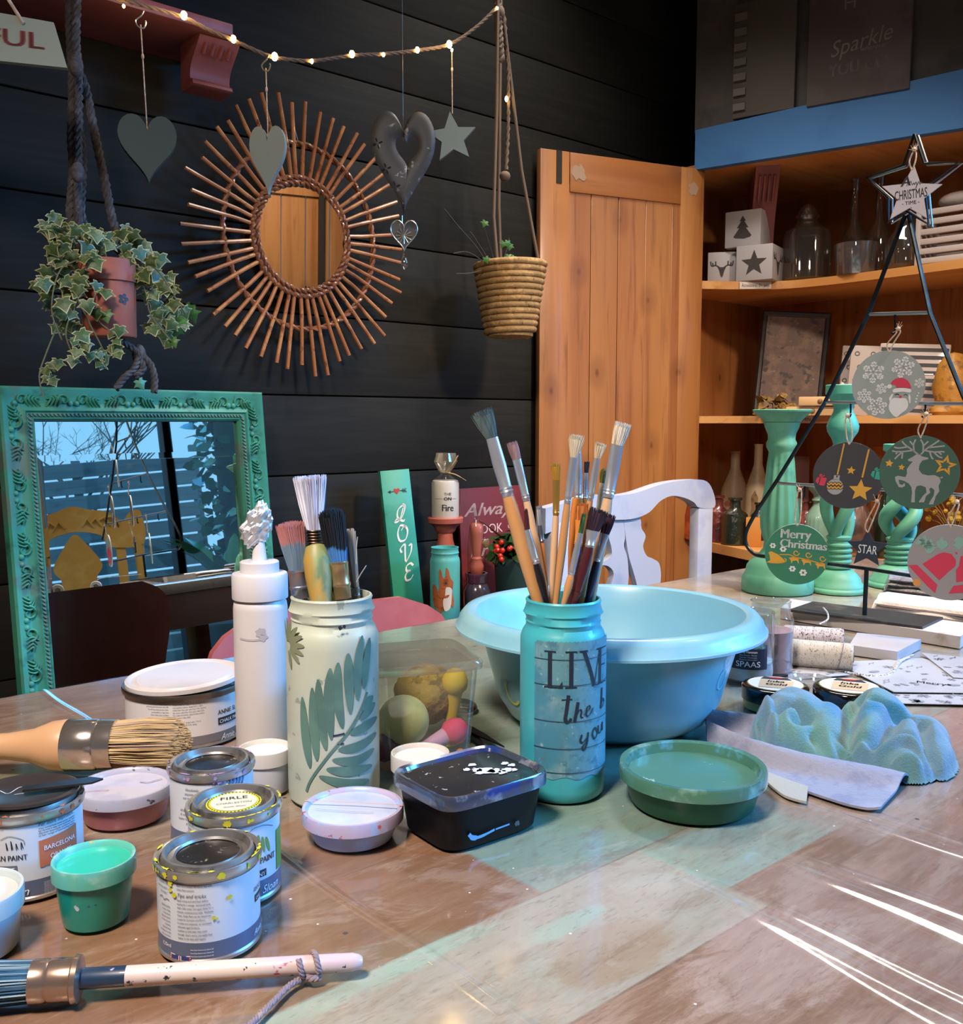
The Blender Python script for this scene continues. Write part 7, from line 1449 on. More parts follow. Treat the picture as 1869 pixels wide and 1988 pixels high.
for i in range(NR):
    a = 2 * PI * (i + .3) / NR + q_.uniform(-.02, .02); Lr = RO * q_.uniform(.93, 1.02); bend = q_.uniform(-.03, .03)
    d2 = Vector((math.sin(a) * sxr, 0, math.cos(a))); pp = Vector((math.cos(a), 0, -math.sin(a)))
    o = MB(); o.tube([d2 * r1 * .93 + Vector((0, -.004, 0)), d2 * (Lr * .6) + pp * bend * .1 + Vector((0, -.010, 0)), d2 * Lr + pp * bend * .3 * .1 + Vector((0, -.016, 0))], [.0048, .0046, .0044], RAT, 8); o.build('rattan_cane', t)
def hoop(rad, y_, th, nm, wr):
    b = MB()
    for s_ in (0, 1):
        P = []
        for k in range(240): a = 2 * PI * k / 240; w_ = math.sin(a * NR / 2 + s_ * PI) * .0035; P.append((math.sin(a) * (rad + w_) * sxr, y_ + math.cos(a * NR / 2 + s_ * PI) * .004, math.cos(a) * (rad + w_)))
        b.tube(P, th, RAT2, 6, closed=True)
    for i in range(NR if wr else 0):
        a = 2 * PI * (i + .3) / NR; c_ = Vector((math.sin(a) * rad * sxr, y_, math.cos(a) * rad)); b.ball(c_, .0085, RAT2, 8, ell=(.8, 1.0, .9))
    b.build(nm, t)
hoop(r2, -.008, .0042, 'outer_hoop', True); hoop(r1 * 1.06, -.006, .0046, 'inner_hoop', True); hoop(r1 * .97, -.008, .004, 'inner_binding', False)
b = MB(); b.prism([(x_, z_) for x_, z_ in ell_pts(0, 0, rg * 1.08 * sxr, rg * 1.08, 64)], .004, MIR, Matrix.Translation((0, .004, 0)) @ rotm(rx=.03, rz=-.17)); b.build('mirror_glass', t)
b = MB(); b.tube([(0, 0, r2), (0, .02, RO * .8)], .002, TW, 5); b.tube([(0, .02, RO * .8), (0, .04, RO * .8)], .003, TIN, 6); b.build('hanging_loop', t)

# ================================================================ pink wall shelf with corbels
PKS = mat('dusty_pink_paint', '#7f4445', .5, layers=(('#8c4d4c', 9, .5, .65),)); YS = 1.80
z0 = PY(300, 40, YS).z; t = thing('pink_wall_shelf', (.6, 1.9, z0), 'dusty pink wall shelf carried by carved corbels above the sunburst mirror', 'shelf')
xa, xb = PY(60, 0, YS).x, PY(452, 0, YS).x
b = MB(); b.box(((xa + xb) / 2 - .6 - .15, 0, .012 + .012), (xb - xa + .3, .20, .024), PKS, bev=.004); b.build('shelf_board', t)
def corbel(nm, name_parent, x_, ztop, zbot, w_, dep, mt):
    o = MB(); hh = ztop - zbot; sp = smooth_pts([(0, 0), (dep, 0), (dep * 1.0, -hh * .12), (dep * .80, -hh * .3), (dep * .55, -hh * .55), (dep * .50, -hh * .80), (dep * .62, -hh * .86), (dep * .60, -hh * .98), (0, -hh)], 3)
    o.prism([(-p_[0], p_[1]) for p_ in sp], w_, mt, Matrix.Translation((x_, 0, ztop)) @ rotm(rz=PI / 2)); 
    for k in range(4): o.tube([(x_ - w_ * .3 + w_ * .2 * k, -dep * 1.0, ztop - hh * .14), (x_ - w_ * .3 + w_ * .2 * k, -dep * .80, ztop - hh * .33)], .004, mt, 6)
    return o
xc = PY(405, 90, 1.85).x; zb_ = PY(408, 180, 1.88).z
for x_ in (xc, xc - .62): o = corbel('corbel', t, x_ - .6 + .012, .012, zb_ - z0, .085, .085, PKS); o.v = [(v_[0], v_[1] + .015, v_[2]) for v_ in o.v]; o.build('corbel', t)
# ================================================================ fairy-light garland
YG = 1.72
gp = [(150, -20), (230, -2), (290, 14), (357, 34), (405, 58), (452, 78), (495, 98), (535, 112), (605, 118), (683, 108), (745, 105), (810, 98), (872, 86), (925, 52), (965, 14)]
P = [PY(x, y, YG) for x, y in gp]; o0 = P[7].copy(); t = thing('fairy_light_garland', o0, 'rope garland of warm fairy lights draped across the top of the black wall', 'string lights')
b = MB(); rope(b, [p_ - o0 for p_ in P], .0038, mat('garland_rope', '#6a5648', .9), 3, 120); b.build('garland_rope', t)
BULB = mat('bulb_glow', '#ffd98a', .3, emis='#ffcb6b', estr=60)
for (x, y, s_) in ((357, 30, 1.2), (453, 76, 1.1), (533, 110, 1.25), (605, 119, .7), (683, 105, 1.15), (744, 106, .7), (810, 97, 1.0), (872, 86, 1.3), (877, 97, .6), (965, 16, .6), (240, 12, .5)):
    c_ = PY(x, y, YG - .006) - o0; o = MB(); o.ball(c_, .0052 * s_, BULB, 10, ell=(1, .8, 1.3)); o.build('bulb', t)
b = MB()
for i in range(10): c_ = PY(300 + i * 65, 60 + 45 * math.sin(i / 9 * PI), YG) - o0; b.tube([c_, c_ + Vector((.02, -.004, .006)), c_ + Vector((.045, 0, -.002))], .0006, TIN, 4)
b.build('light_wire', t) if 0 else None
l = bpy.data.lights.new('fairy_light_glow', 'POINT'); l.energy = .5; l.color = (1, .7, .35); l.shadow_soft_size = .03
for x, y in ((370, 20), (873, 84)):
    o = bpy.data.objects.new('fairy_light_glow', l); COL.objects.link(o); o.location = PY(x, y - 3, YG - .05)
# ================================================================ hanging hearts and star
def hookm(mb, top, mt=TIN):
    mb.tube(smooth_pts([tuple(top + Vector(q_)) for q_ in ((.006, 0, .022), (.002, 0, .014), (-.008, 0, .004), (-.004, 0, -.006), (.005, 0, -.007), (.009, 0, .001), (.008, 0, .006))], 4), .0014, mt, 6)
def hanger(name, label, cat, hook, c_px, wpx, hpx, Y, mt, shape='heart', th=.014, yaw=0, hookon=True):
    c = PY(c_px[0], c_px[1], Y); w_ = m(wpx, c); h_ = m(hpx, c); t = thing(name, c, label, cat, face(c) + yaw); Mi = (Matrix.Translation(c) @ Matrix.Rotation(face(c) + yaw, 4, 'Z')).inverted()
    b = MB(); P = heart_pts(w_, h_, 48) if shape == 'heart' else star_pts(0, 0, h_ * .53, .46, -.10)
    b.prism(P, th, mt); b.build('heart_board' if shape == 'heart' else 'star_board', t, ang=50); hp_ = Mi @ PY(hook[0], hook[1], Y)
    b = MB(); tp = Vector((0, 0, h_ * .30 if shape == 'heart' else h_ * .5)); b.tube([tp, hp_], .0012, TWN, 5); b.ball(tp.lerp(hp_, .7), .0028, TWN, 8, ell=(1, 1, 2)); b.build('cord', t)
    if hookon: b = MB(); hookm(b, hp_ + Vector((0, 0, .002))); b.build('hook', t)
    return t
hanger('hanging_heart', 'dark grey-green wooden heart hanging left of the sunburst mirror', 'heart ornament', (273, 48), (287, 292), 108, 128, 1.72, mat('heart_dark_green', '#2b3b34', .6), th=.02)
hanger('hanging_heart', 'slim pale grey wooden heart hanging in front of the sunburst mirror', 'heart ornament', (516, 132), (521, 312), 72, 128, 1.72, mat('heart_pale_grey', '#82908f', .55), th=.012, yaw=-.35)
hanger('hanging_star', 'pale grey wooden star hanging from the fairy lights', 'star ornament', (877, 98), (878, 268), 86, 92, 1.72, mat('star_pale_grey', '#748486', .55), 'star', th=.012, hookon=False)
# big pierced metal heart with a small heart and a drop below
c = PY(783, 318, 1.78); w_, h_ = m(124, c), m(196, c); t = thing('pierced_metal_heart', c, 'pierced zinc heart with a small embossed heart and glass drop hanging beneath it', 'heart ornament', face(c)); ZN = mat('zinc', '#4a4c50', .5, .6, layers=(('#2e3036', 12, .5, .7), ('#8b8f98', 60, .62, .7)), bump=(40, .2, .001))
out = [(x, z_) for x, z_ in heart_pts(w_, h_, 64)]; inn = [(x + w_ * .06, z_ + h_ * .11) for x, z_ in heart_pts(w_ * .36, h_ * .30, 64)]
b = MB(); vs = []; fs = []; K = 8
def relief(u): return -.004 - .0055 * math.sin(PI * u) ** .6
for k in range(K + 1):
    u = k / K
    for i in range(64): vs.append((out[i][0] * (1 - u) + inn[i][0] * u, relief(u), out[i][1] * (1 - u) + inn[i][1] * u))
for k in range(K):
    for i in range(64): j = (i + 1) % 64; fs.append((k * 64 + i, k * 64 + j, (k + 1) * 64 + j, (k + 1) * 64 + i))
b.add(vs, fs, ZN); b.build('heart_shell', t); b = MB(); HOL = mat('pierced_dark', '#0b0b0c', .9)
def S3(x, z_): return (x, -.0170, z_)
for (x, z_, s_) in ((-.40, .18, 1), (-.27, -.06, 1), (-.13, -.23, .8)):
    for k in range(4 if s_ == 1 else 2):
        a = .3 + k * PI / 2; poly(b, ell_pts(x * w_ + .0075 * math.cos(a), z_ * h_ + .0075 * math.sin(a), .0048, .0018, 10, a), lambda s2, t2: (s2, -.0103, t2), HOL)
b.build('pierced_petals', t)
b = MB(); b.tube([(0, 0, h_ * .22), (0, 0, h_ * .22 + .5)], .0004, TIN, 4); b.tube([(-.004, 0, -h_ * .5), (-.004, 0, -h_ * .5 - .02)], .0012, TIN, 5); b.build('chain', t)
cz = PY(783, 458, 1.78) - c; cz = Vector((0, 0, cz.z)); b = MB(); sh = heart_pts(m(52, c), m(58, c), 40); b.prism(sh, .004, ZN, Matrix.Translation(cz)); b.tube([(x, -.003, z_ + cz.z) for x, z_ in sh], .0016, TIN, 5, closed=True)
for k in range(12): a = k * PI / 6; b.tube([cz + Vector((0, -.003, 0)), cz + Vector((math.cos(a) * .018, -.004, math.sin(a) * .018))], [.0006, .0014], TIN, 5)
b.build('small_heart', t); dz = (PY(786, 505, 1.78) - c).z; b = MB(); b.lathe([(1e-7, -.022), (.008, -.014), (.009, -.006), (.004, .010), (.001, .024)], GLJ, 20, Matrix.Translation((.001, 0, dz))); b.build('glass_drop', t)
# FUL sign at the top left
c = PY(62, 80, 1.60); t = thing('cream_sign', c, 'cream board lettered in red ending in FUL, cut off at the top left corner', 'sign', face(c) - .15); kk = m(1, c); b = MB()
b.prism([(-.25, .042 * 1), (-.25, -.042), (kk * 64, -kk * 44), (kk * 40, kk * 38)], .012, mat('sign_cream', '#838c7d', .6), rotm(ry=.035)); b.build('board', t); b = MB(); text(b, 'FUL', kk * 22, -kk * 16, .034, front_map(-.006, .0008), mat('sign_red', '#84403c', .7), 'R', width=kk * 105, bold=.03, slope=-.03); b.build('lettering', t)
b = MB(); b.tube([(-kk * 12, -.008, kk * 28), (-kk * 40, -.004, kk * 75), (-kk * 58, 0, kk * 100)], .0028, TWN, 6); b.build('cord', t)

# ================================================================ hanging ivy in a terracotta pot
YI = 1.74
c = PY(214, 655, YI); zt_ = zat(c, 507); hpot = zt_ - c.z; kk = m(1, c); t = thing('hanging_ivy', c, 'variegated ivy trailing from a small terracotta pot in a grey macrame hanger', 'hanging plant')
TCP = mat('terracotta_pot', '#a65a47', .6, layers=(('#b2654f', 9, .5, .65),)); b = MB(); b.lathe([(1e-7, 0), (kk * 47, 0), (kk * 49, .003), (kk * 50, hpot * .72), (kk * 54, hpot * .72), (kk * 54, hpot), (kk * 48, hpot), (kk * 45, hpot * .9), (1e-7, hpot * .88)], TCP, 40); b.build('pot', t)
b = MB(); b.lathe([(1e-7, hpot * .88), (kk * 45, hpot * .89)], mat('soil', '#2a1f18', .9), 24); b.build('soil', t)
b = MB(); mp = cyl_map(kk * 50, 0, .001); q0 = face(c)
fx = lambda s_, t_: tuple(Matrix.Rotation(q0, 4, 'Z') @ Vector(mp(s_, t_)))
for k in range(5): poly(b, ell_pts(kk * 27 + .006 * math.cos(k * 1.257), hpot * .48 + .006 * math.sin(k * 1.257), .004, .003, 10, k * 1.257), fx, INK)
b.build('painted_flower', t)
MC = mat('macrame_grey', '#4b4746', .95, layers=(('#5c5857', 60, .5, .6),), bump=(250, .6, .001)); b = MB()
def W2(px, py, Y=YI): return PY(px, py, Y) - c
for L_, Yo in (([(135, -20), (136, 60), (140, 140), (139, 260), (142, 330), (137, 430), (165, 520), (180, 640)], .05), ([(150, -20), (147, 80), (152, 150), (152, 300), (153, 430), (175, 560), (200, 652)], .04), ([(143, 120), (165, 170), (184, 260), (203, 350), (222, 440), (245, 480), (252, 560), (235, 660)], .05), ([(141, 150), (160, 300), (160, 430), (210, 470), (250, 500)], .05)):
    P_ = [W2(x, y, YI + Yo - (.045 if y > 480 and Yo <= 0 else 0)) for x, y in L_]; rope(b, P_, .0078, MC, 3, 150)
for (x, y, s_) in ((148, 128, 1.5), (151, 335, 1.4), (270, 690, 1.6)): b.ball(W2(x, y), .010 * s_, MC, 12, ell=(.8, .8, 1.3))
for L_ in ([(232, 660), (262, 680), (275, 695)], [(270, 690), (262, 712), (240, 735), (225, 755)], [(275, 690), (292, 708), (300, 735), (299, 762)], [(270, 695), (278, 715), (262, 730)]): rope(b, [W2(x, y, YI - .01) for x, y in L_], .006, MC, 3, 220)
b.build('macrame_hanger', t)
IVC = mat('ivy_cream_edge', '#b0ad7c', .45); IVG = mat('ivy_green', '#40582c', .5, layers=(('#66774a', 50, .5, .62), ('#2b4020', 30, .55, .65))); IVB = mat('ivy_bright', '#3f6f31', .4)
LFo = [(0, .0), (.20, -.16), (.52, -.12), (.40, .12), (.78, .40), (.46, .44), (.30, .62), (0, 1.05), (-.30, .62), (-.46, .44), (-.78, .40), (-.40, .12), (-.52, -.12), (-.20, -.16)]
def ivy(mb, p, s_, rx, rz, rot, bright=False):
    M_ = Matrix.Translation(p) @ Matrix.Rotation(q0 + rz, 4, 'Z') @ Matrix.Rotation(rx, 4, 'X') @ Matrix.Rotation(rot, 4, 'Y')
    for (k_, lift, mt) in ((1.0, 0, IVC), (.85, .0008, IVB if bright else IVG)):
        P = [((x * k_) * s_, -lift - .10 * s_ * (1 - (x ** 2 + (z_ - .4) ** 2)), ((z_ - .3) * k_ + .3) * -s_) for x, z_ in LFo]; n = len(P); cc = (0, -lift - .13 * s_, -.32 * s_)
        if bright and k_ == 1.0: mt = IVB
        mb.add(P + [cc], [(n, (i + 1) % n, i) for i in range(n)], mt, M_)
leaves = [(97, 422), (108, 428), (133, 440), (112, 450), (88, 447), (130, 462), (150, 448), (165, 445), (185, 455), (178, 480), (205, 460), (222, 458), (235, 455), (250, 462), (262, 470), (275, 478), (105, 500), (122, 512), (118, 540), (92, 525), (85, 545), (110, 550), (138, 495), (150, 512), (165, 505), (172, 480), (200, 490), (152, 560), (135, 570), (90, 575), (100, 592), (118, 605), (128, 585), (150, 545), (190, 556), (205, 570), (168, 590), (185, 605), (205, 612), (128, 628), (145, 638), (112, 640), (222, 645), (232, 640), (165, 668), (150, 660), (175, 690), (195, 700), (190, 685), (218, 680), (228, 692), (142, 700), (200, 712), (255, 500), (245, 508), (272, 525), (282, 540), (285, 520), (300, 530), (270, 545), (295, 505), (310, 545), (325, 540), (338, 560), (322, 555), (290, 575), (305, 590), (330, 585), (340, 590), (318, 600), (298, 620), (305, 635), (325, 620), (338, 630), (360, 600), (368, 608), (355, 625), (345, 640), (322, 650), (335, 665), (330, 670), (98, 710), (90, 735), (100, 742), (268, 745), (310, 500), (265, 490), (280, 495), (140, 610), (104, 470), (96, 482), (158, 530), (245, 480), (215, 478)]
b = MB(); q_ = random.Random(12); base_ = list(leaves)
for i in range(75): x, y = base_[q_.randrange(len(base_) - 10)]; leaves.append((x + q_.uniform(-16, 16), y + q_.uniform(-18, 18))) if not (165 < x < 262 and 495 < y < 655) else None
for i, (x, y) in enumerate(leaves):
    big_ = 17 if y < 660 else 13; dY = q_.uniform(-.07, -.03) if 150 < x < 280 and y > 490 else q_.uniform(-.05, .05); ivy(b, W2(x, y - 6, YI + dY), kk * q_.uniform(big_ * 1.25, big_ * 1.75), q_.uniform(-.7, .5), q_.uniform(-.6, .6), q_.uniform(-.7, .7), (x, y) in ((205, 612), (360, 600), (368, 608), (355, 625), (345, 640), (268, 745), (335, 665)))
b.build('foliage', t, smooth=False)
b = MB(); SG = mat('ivy_stem', '#6d6a44', .7)
for L_ in ([(185, 500), (120, 520), (100, 600), (120, 660)], [(200, 500), (150, 560), (170, 620), (200, 680), (205, 715)], [(108, 640), (88, 690), (76, 730), (84, 770)], [(240, 500), (280, 560), (292, 610), (330, 660)], [(230, 495), (300, 520), (335, 570), (360, 610)], [(190, 500), (130, 450), (100, 430)], [(160, 560), (128, 640), (142, 690)], [(210, 500), (180, 600), (222, 650)]): b.tube(smooth_pts([tuple(W2(x, y, YI - .04 if y > 505 else YI)) for x, y in L_], 5), .0013, SG, 5)
b.build('stem', t)
# ---- rope basket planter
c = PY(990, 655, 1.80); t = thing('rope_basket_planter', c, 'coiled rope basket with sparse ivy hanging on cords beside the pine door', 'hanging plant'); kk = m(1, c); hb_ = zat(c, 518) - c.z
BK2 = mat('seagrass_rope', '#9c7a4c', .8, layers=(('#b8925d', 40, .5, .62), ('#6f5431', 70, .58, .68)), bump=(160, .8, .002)); b = MB(); NRW = 12
for k in range(NRW):
    rr_ = kk * (46 + (66 - 46) * k / (NRW - 1)); z_ = hb_ * (k + .5) / NRW; P = [(rr_ * math.cos(a), rr_ * math.sin(a), z_ + hb_ / NRW * (a / 2 / PI)) for a in [2 * PI * i / 40 for i in range(41)]]; b.tube([(x_ * (1 + .012 * noise.noise(Vector((x_ * 60, y_ * 60, k)))), y_, z2) for x_, y_, z2 in P], hb_ / NRW * .56, BK2, 10)
b.lathe([(kk * 40, .0), (kk * 44, .002), (kk * 62, hb_ * .98), (kk * 58, hb_ * .98), (kk * 40, .01), (1e-7, .01)], BK2, 36); b.build('coiled_basket', t)
b = MB(); b.lathe([(1e-7, hb_ * .85), (kk * 58, hb_ * .86)], MATS['soil'], 24); b.build('soil', t)
def W3(px, py, Y=1.80): return PY(px, py, Y) - c
b = MB(); HC_ = mat('hanger_cord', '#6e5c4e', .9)
for L_, Yo in (([(966, -15), (964, 200), (958, 420), (966, 520)], -.02), ([(972, -15), (970, 200), (968, 400), (972, 515)], .05), ([(968, -15), (980, 60), (1012, 330), (1048, 525)], 0)): b.tube([W3(x, y, 1.80 + Yo) for x, y in L_], .0042, HC_, 7)
rope(b, [W3(x, y) for x, y in ((978, 30), (986, 140), (986, 250), (982, 330))], .005, HC_, 2, 160); rope(b, [W3(x, y) for x, y in ((965, -15), (968, 60), (972, 120))], .010, HC_, 3, 160); b.ball(W3(980, 342), .014, HC_, 12, ell=(1, 1, .9)); b.ball(W3(969, 25), .014, HC_, 12, ell=(1, 1, 1.3)); b.build('hanger_cords', t)
o = MB(); o.ball(W3(983, 192, 1.79), .004, BULB, 8, ell=(1, 1, 1.8)); o.build('bulb', t)
b = MB()
for L_ in ([(950, 520), (925, 480), (890, 440), (862, 405)], [(948, 515), (910, 490), (880, 492)], [(950, 520), (915, 530), (885, 531)], [(960, 510), (945, 460), (935, 430)], [(975, 510), (985, 480), (988, 462)], [(955, 515), (920, 460), (912, 450)]): b.tube(smooth_pts([tuple(W3(x, y)) for x, y in L_], 4), .0014, mat('dry_stem', '#3f3a34', .8), 5)
b.build('stem', t); b = MB()
for (x, y) in ((942, 430), (985, 468), (990, 475), (987, 495), (998, 498), (1012, 508), (942, 500), (978, 470)): ivy(b, W3(x, y, 1.78), kk * 12, q_.uniform(-.3, .3), q_.uniform(-.5, .5), q_.uniform(-.5, .5), True)
b.build('foliage', t, smooth=False)
# ================================================================ pine corner cabinet with its open door
D0_, D1_ = Vector((1.925, 1.972, 0)), Vector((2.46, 1.81, 0)); LD = (D1_ - D0_).length; HD = 1.84
t = thing('pine_door', D0_, 'tall knotty pine cabinet door standing open against the black wall', 'door', math.atan2((D1_ - D0_).y, (D1_ - D0_).x))
PD2 = wood('pine_panel_light', '#b37a45', '#a36a39', '#74411d', 'z', .4, 38, .2)
b = MB(); n = 5; w0 = LD * .16; ws = (LD * .84 - .0) / n
for i in range(n): b.box((w0 + ws * (i + .5) - LD * .03, 0, HD / 2 - .04), (ws - (.0005 if i != 1 else .004), .018, HD - .09), (PINE, PD2)[i % 2], bev=.001, seg=1)
b.build('door_panel', t)
for (x0, x1, mt) in ((0, LD * .165, PINE), (LD * .85, LD, PD2)): b = MB(); b.box(((x0 + x1) / 2, -.002, HD / 2), (x1 - x0, .024, HD), mt, bev=.0015); b.build('stile', t)
b = MB(); b.box((LD * .51, -.002, HD - .055), (LD * .68, .0235, .11), wood('pine_rail', '#b0713c', '#9c5e2e', '#6f3c18', 'x', .42, 40, .15), bev=.003); b.build('top_rail', t)
b = MB(); b.box((LD * .105, -.0145, HD - .045), (.018, .002, .09), mat('slot_dark', '#2a211a', .8)); b.build('hinge_slot', t)
b = MB(); splat(b, front_map(-.0142, .0006), LD * .22, HD - .055, .028, mat('paint_patch', '#a98a73', .6), 3); splat(b, front_map(-.0142, .0006), LD * .93, HD - .06, .024, MATS['paint_patch'], 9); b.build('paint_patches', t)
cb = thing('pine_cabinet', (2.46, 1.81, 0), 'open pine corner cabinet with three display shelves at the right', 'cabinet'); oc = Vector((2.46, 1.81, 0))
b = MB(); b.box((.27, .155, .92), (.60, .02, 1.84), PINE); b.box((.58, -.68, .92), (.02, 1.65, 1.84), PINE); b.build('back_panel', cb)
b = MB(); b.box((-.005, .08, .92), (.022, .15, 1.84), PINE, bev=.002); b.build('side_panel', cb)
def shelf(nm, pts, z, th, mt):
    o = MB(); P = smooth_pts(pts, 6) + [(3.03, .3), (3.03, 1.955), (2.455, 1.955)]; o.prism([(x - oc.x, y - oc.y) for x, y in P], th, mt, Matrix(((1, 0, 0, 0), (0, 0, 1, 0), (0, 1, 0, z - th / 2), (0, 0, 0, 1)))); o.build(nm, cb, ang=30)
Z1, Z2, Z3 = 1.512, 1.098, .714
shelf('shelf', [(2.455, 1.815), (2.56, 1.745), (2.655, 1.65), (2.685, 1.50), (2.675, 1.25), (2.66, 1.05), (2.64, .3)], Z1, .024, PINEY)
shelf('shelf', [(2.455, 1.815), (2.50, 1.76), (2.56, 1.60), (2.58, 1.30), (2.58, 1.05), (2.56, .3)], Z2, .022, PINEY)
shelf('shelf', [(2.455, 1.815), (2.39, 1.65), (2.335, 1.48), (2.325, 1.25), (2.325, 1.0), (2.325, .3)], Z3, .028, PINEY)
shelf('cabinet_top', [(2.455, 1.815), (2.50, 1.6), (2.58, 1.3), (2.64, 1.05), (2.7, .6), (2.7, .3)], 1.86, .02, PINEH)
BLB = mat('beam_blue', '#3a72ac', .6, layers=(('#3268a2', 5, .45, .65),))
cor = [(2.44, 1.815), (2.64, 1.05), (2.78, .3)]; b = MB()
for k in range(2):
    a, c2 = Vector((*cor[k], 0)), Vector((*cor[k + 1], 0)); L = (c2 - a).length; b.prism([(0, -.0575), (L + .01, -.0575), (L + .01, .093 if k == 0 else .12), (0, .0575 if k == 0 else .093)], .03, BLB, Matrix.Translation(a - oc + Vector((0, 0, 1.895))) @ rotm(rz=math.atan2((c2 - a).y, (c2 - a).x)))
b.build('blue_cornice', cb)
def card(px0, px1, py, h_, txt, z, pts_front, nm='shelf_label'):
    o = MB(); A_ = Vector(pts_front[0]); B2 = Vector(pts_front[1]); w_ = (B2 - A_).to_3d(); L = w_.length; M_ = Matrix.Translation((A_.x - oc.x, A_.y - oc.y, z)) @ rotm(rz=math.atan2(w_.y, w_.x))
    o.box((L / 2, -.0045, 0), (L, .001, h_), mat('card_white', '#cdbfb6', .6), M_); text(o, txt, .006, -h_ * .22, h_ * .7, lambda s_, t_: M_ @ Vector((s_, -.0056, t_)), INK, width=L - .012); o.build(nm, cb)
card(0, 0, 0, .022, 'Accessoires div. prijs', Z1 - .013, ((2.565, 1.738), (2.635, 1.672)))
card(0, 0, 0, .020, 'HOUSE VITAMIN', Z2 - .011, ((2.557, 1.598), (2.574, 1.48))); card(0, 0, 0, .026, 'Accessoires div. prijs', Z3 - .014, ((2.352, 1.53), (2.332, 1.42)))
b = corbel('x', cb, 0, 0, -.34, .07, .26, PKS); pk = PD(1500, 330, 3.06); M_ = Matrix.Translation(pk - oc + Vector((.08, .1, 0))) @ rotm(rz=-.9); b.v = [tuple(M_ @ Vector(v_)) for v_ in b.v]; b.build('pink_bracket', cb)
# dark boarded panel above the cabinet with faded stencilled words
b = MB(); UPM = mat('upper_board_dark', '#4e4946', .7, layers=(('#5c5451', 4, .45, .65), ('#403d3b', 12, .55, .7)))
for k in range(2):
    a, c2 = Vector((*cor[k], 0)), Vector((*cor[k + 1], 0)); L = (c2 - a).length; b.box((L / 2, .02, 2.35), (L + .02, .03, .80), UPM, Matrix.Translation(a) @ rotm(rz=math.atan2((c2 - a).y, (c2 - a).x)))
struct('trim_2', b)
a, c2 = Vector((*cor[0], 0)), Vector((*cor[1], 0)); Mu = Matrix.Translation(a) @ rotm(rz=math.atan2((c2 - a).y, (c2 - a).x)); ex = (c2 - a).normalized(); nn = Vector((ex.y, -ex.x, 0))
def onp(px, py):
    d_ = ray(px, py); o_ = a + nn * -.0; s_ = (o_ - CAM).dot(nn) / d_.dot(nn); q_ = CAM + d_ * s_; return ((q_ - a).dot(ex), q_.z)
p0, p1, p2 = onp(1570, 170), onp(1770, 120), onp(1570, 0)
t = thing('stencilled_board', a + ex * p0[0] + Vector((0, 0, 1.96)), 'dark board with faded stencilled words YOU GO above the blue cornice', 'sign', math.atan2(ex.y, ex.x)); b = MB(); W_ = p1[0] - p0[0]
b.box((W_ / 2, -.010, .27), (W_, .02, .54), mat('board_umber', '#544b4b', .7, layers=(('#5f5656', 6, .45, .6),)), bev=.002); b.build('board', t); b = MB(); FAD = mat('faded_print', '#857a76', .7); fm = front_map(-.020, .0008)
q1, q2 = onp(1612, 155), onp(1725, 135); text(b, 'YOU GO', q1[0] - p0[0], q1[1] - 1.96, .048, fm, FAD, width=q2[0] - q1[0], bold=.02)
q1, q2 = onp(1614, 118), onp(1735, 60); text(b, 'Sparkle', q1[0] - p0[0], q1[1] - 1.96, .06, fm, FAD, shear=.35, width=(q2[0] - q1[0]), slope=.12); q1 = onp(1672, 105); text(b, 'wherever', q1[0] - p0[0], q1[1] - 1.96, .018, fm, FAD, shear=.3)
q1 = onp(1640, 25); text(b, 'H', q1[0] - p0[0], q1[1] - 1.96, .05, fm, FAD); b.build('lettering', t)
p0, p1 = onp(1425, 190), onp(1545, 165); t = thing('slatted_board', a + ex * p0[0] + Vector((0, 0, 1.965)), 'dull grey-brown slatted board leaning above the blue cornice, left of the stencilled one', 'board', math.atan2(ex.y, ex.x)); b = MB(); W_ = p1[0] - p0[0]
b.box((W_ / 2, -.008, .16), (W_, .014, .32), mat('board_taupe', '#5a554f', .7), bev=.002); b.build('board', t)
for k in range(7): b = MB(); b.box((W_ * .12, -.018, .03 + k * .042), (W_ * .2, .006, .02), mat('slat_taupe', '#6b665f', .7)); b.build('slat', t)
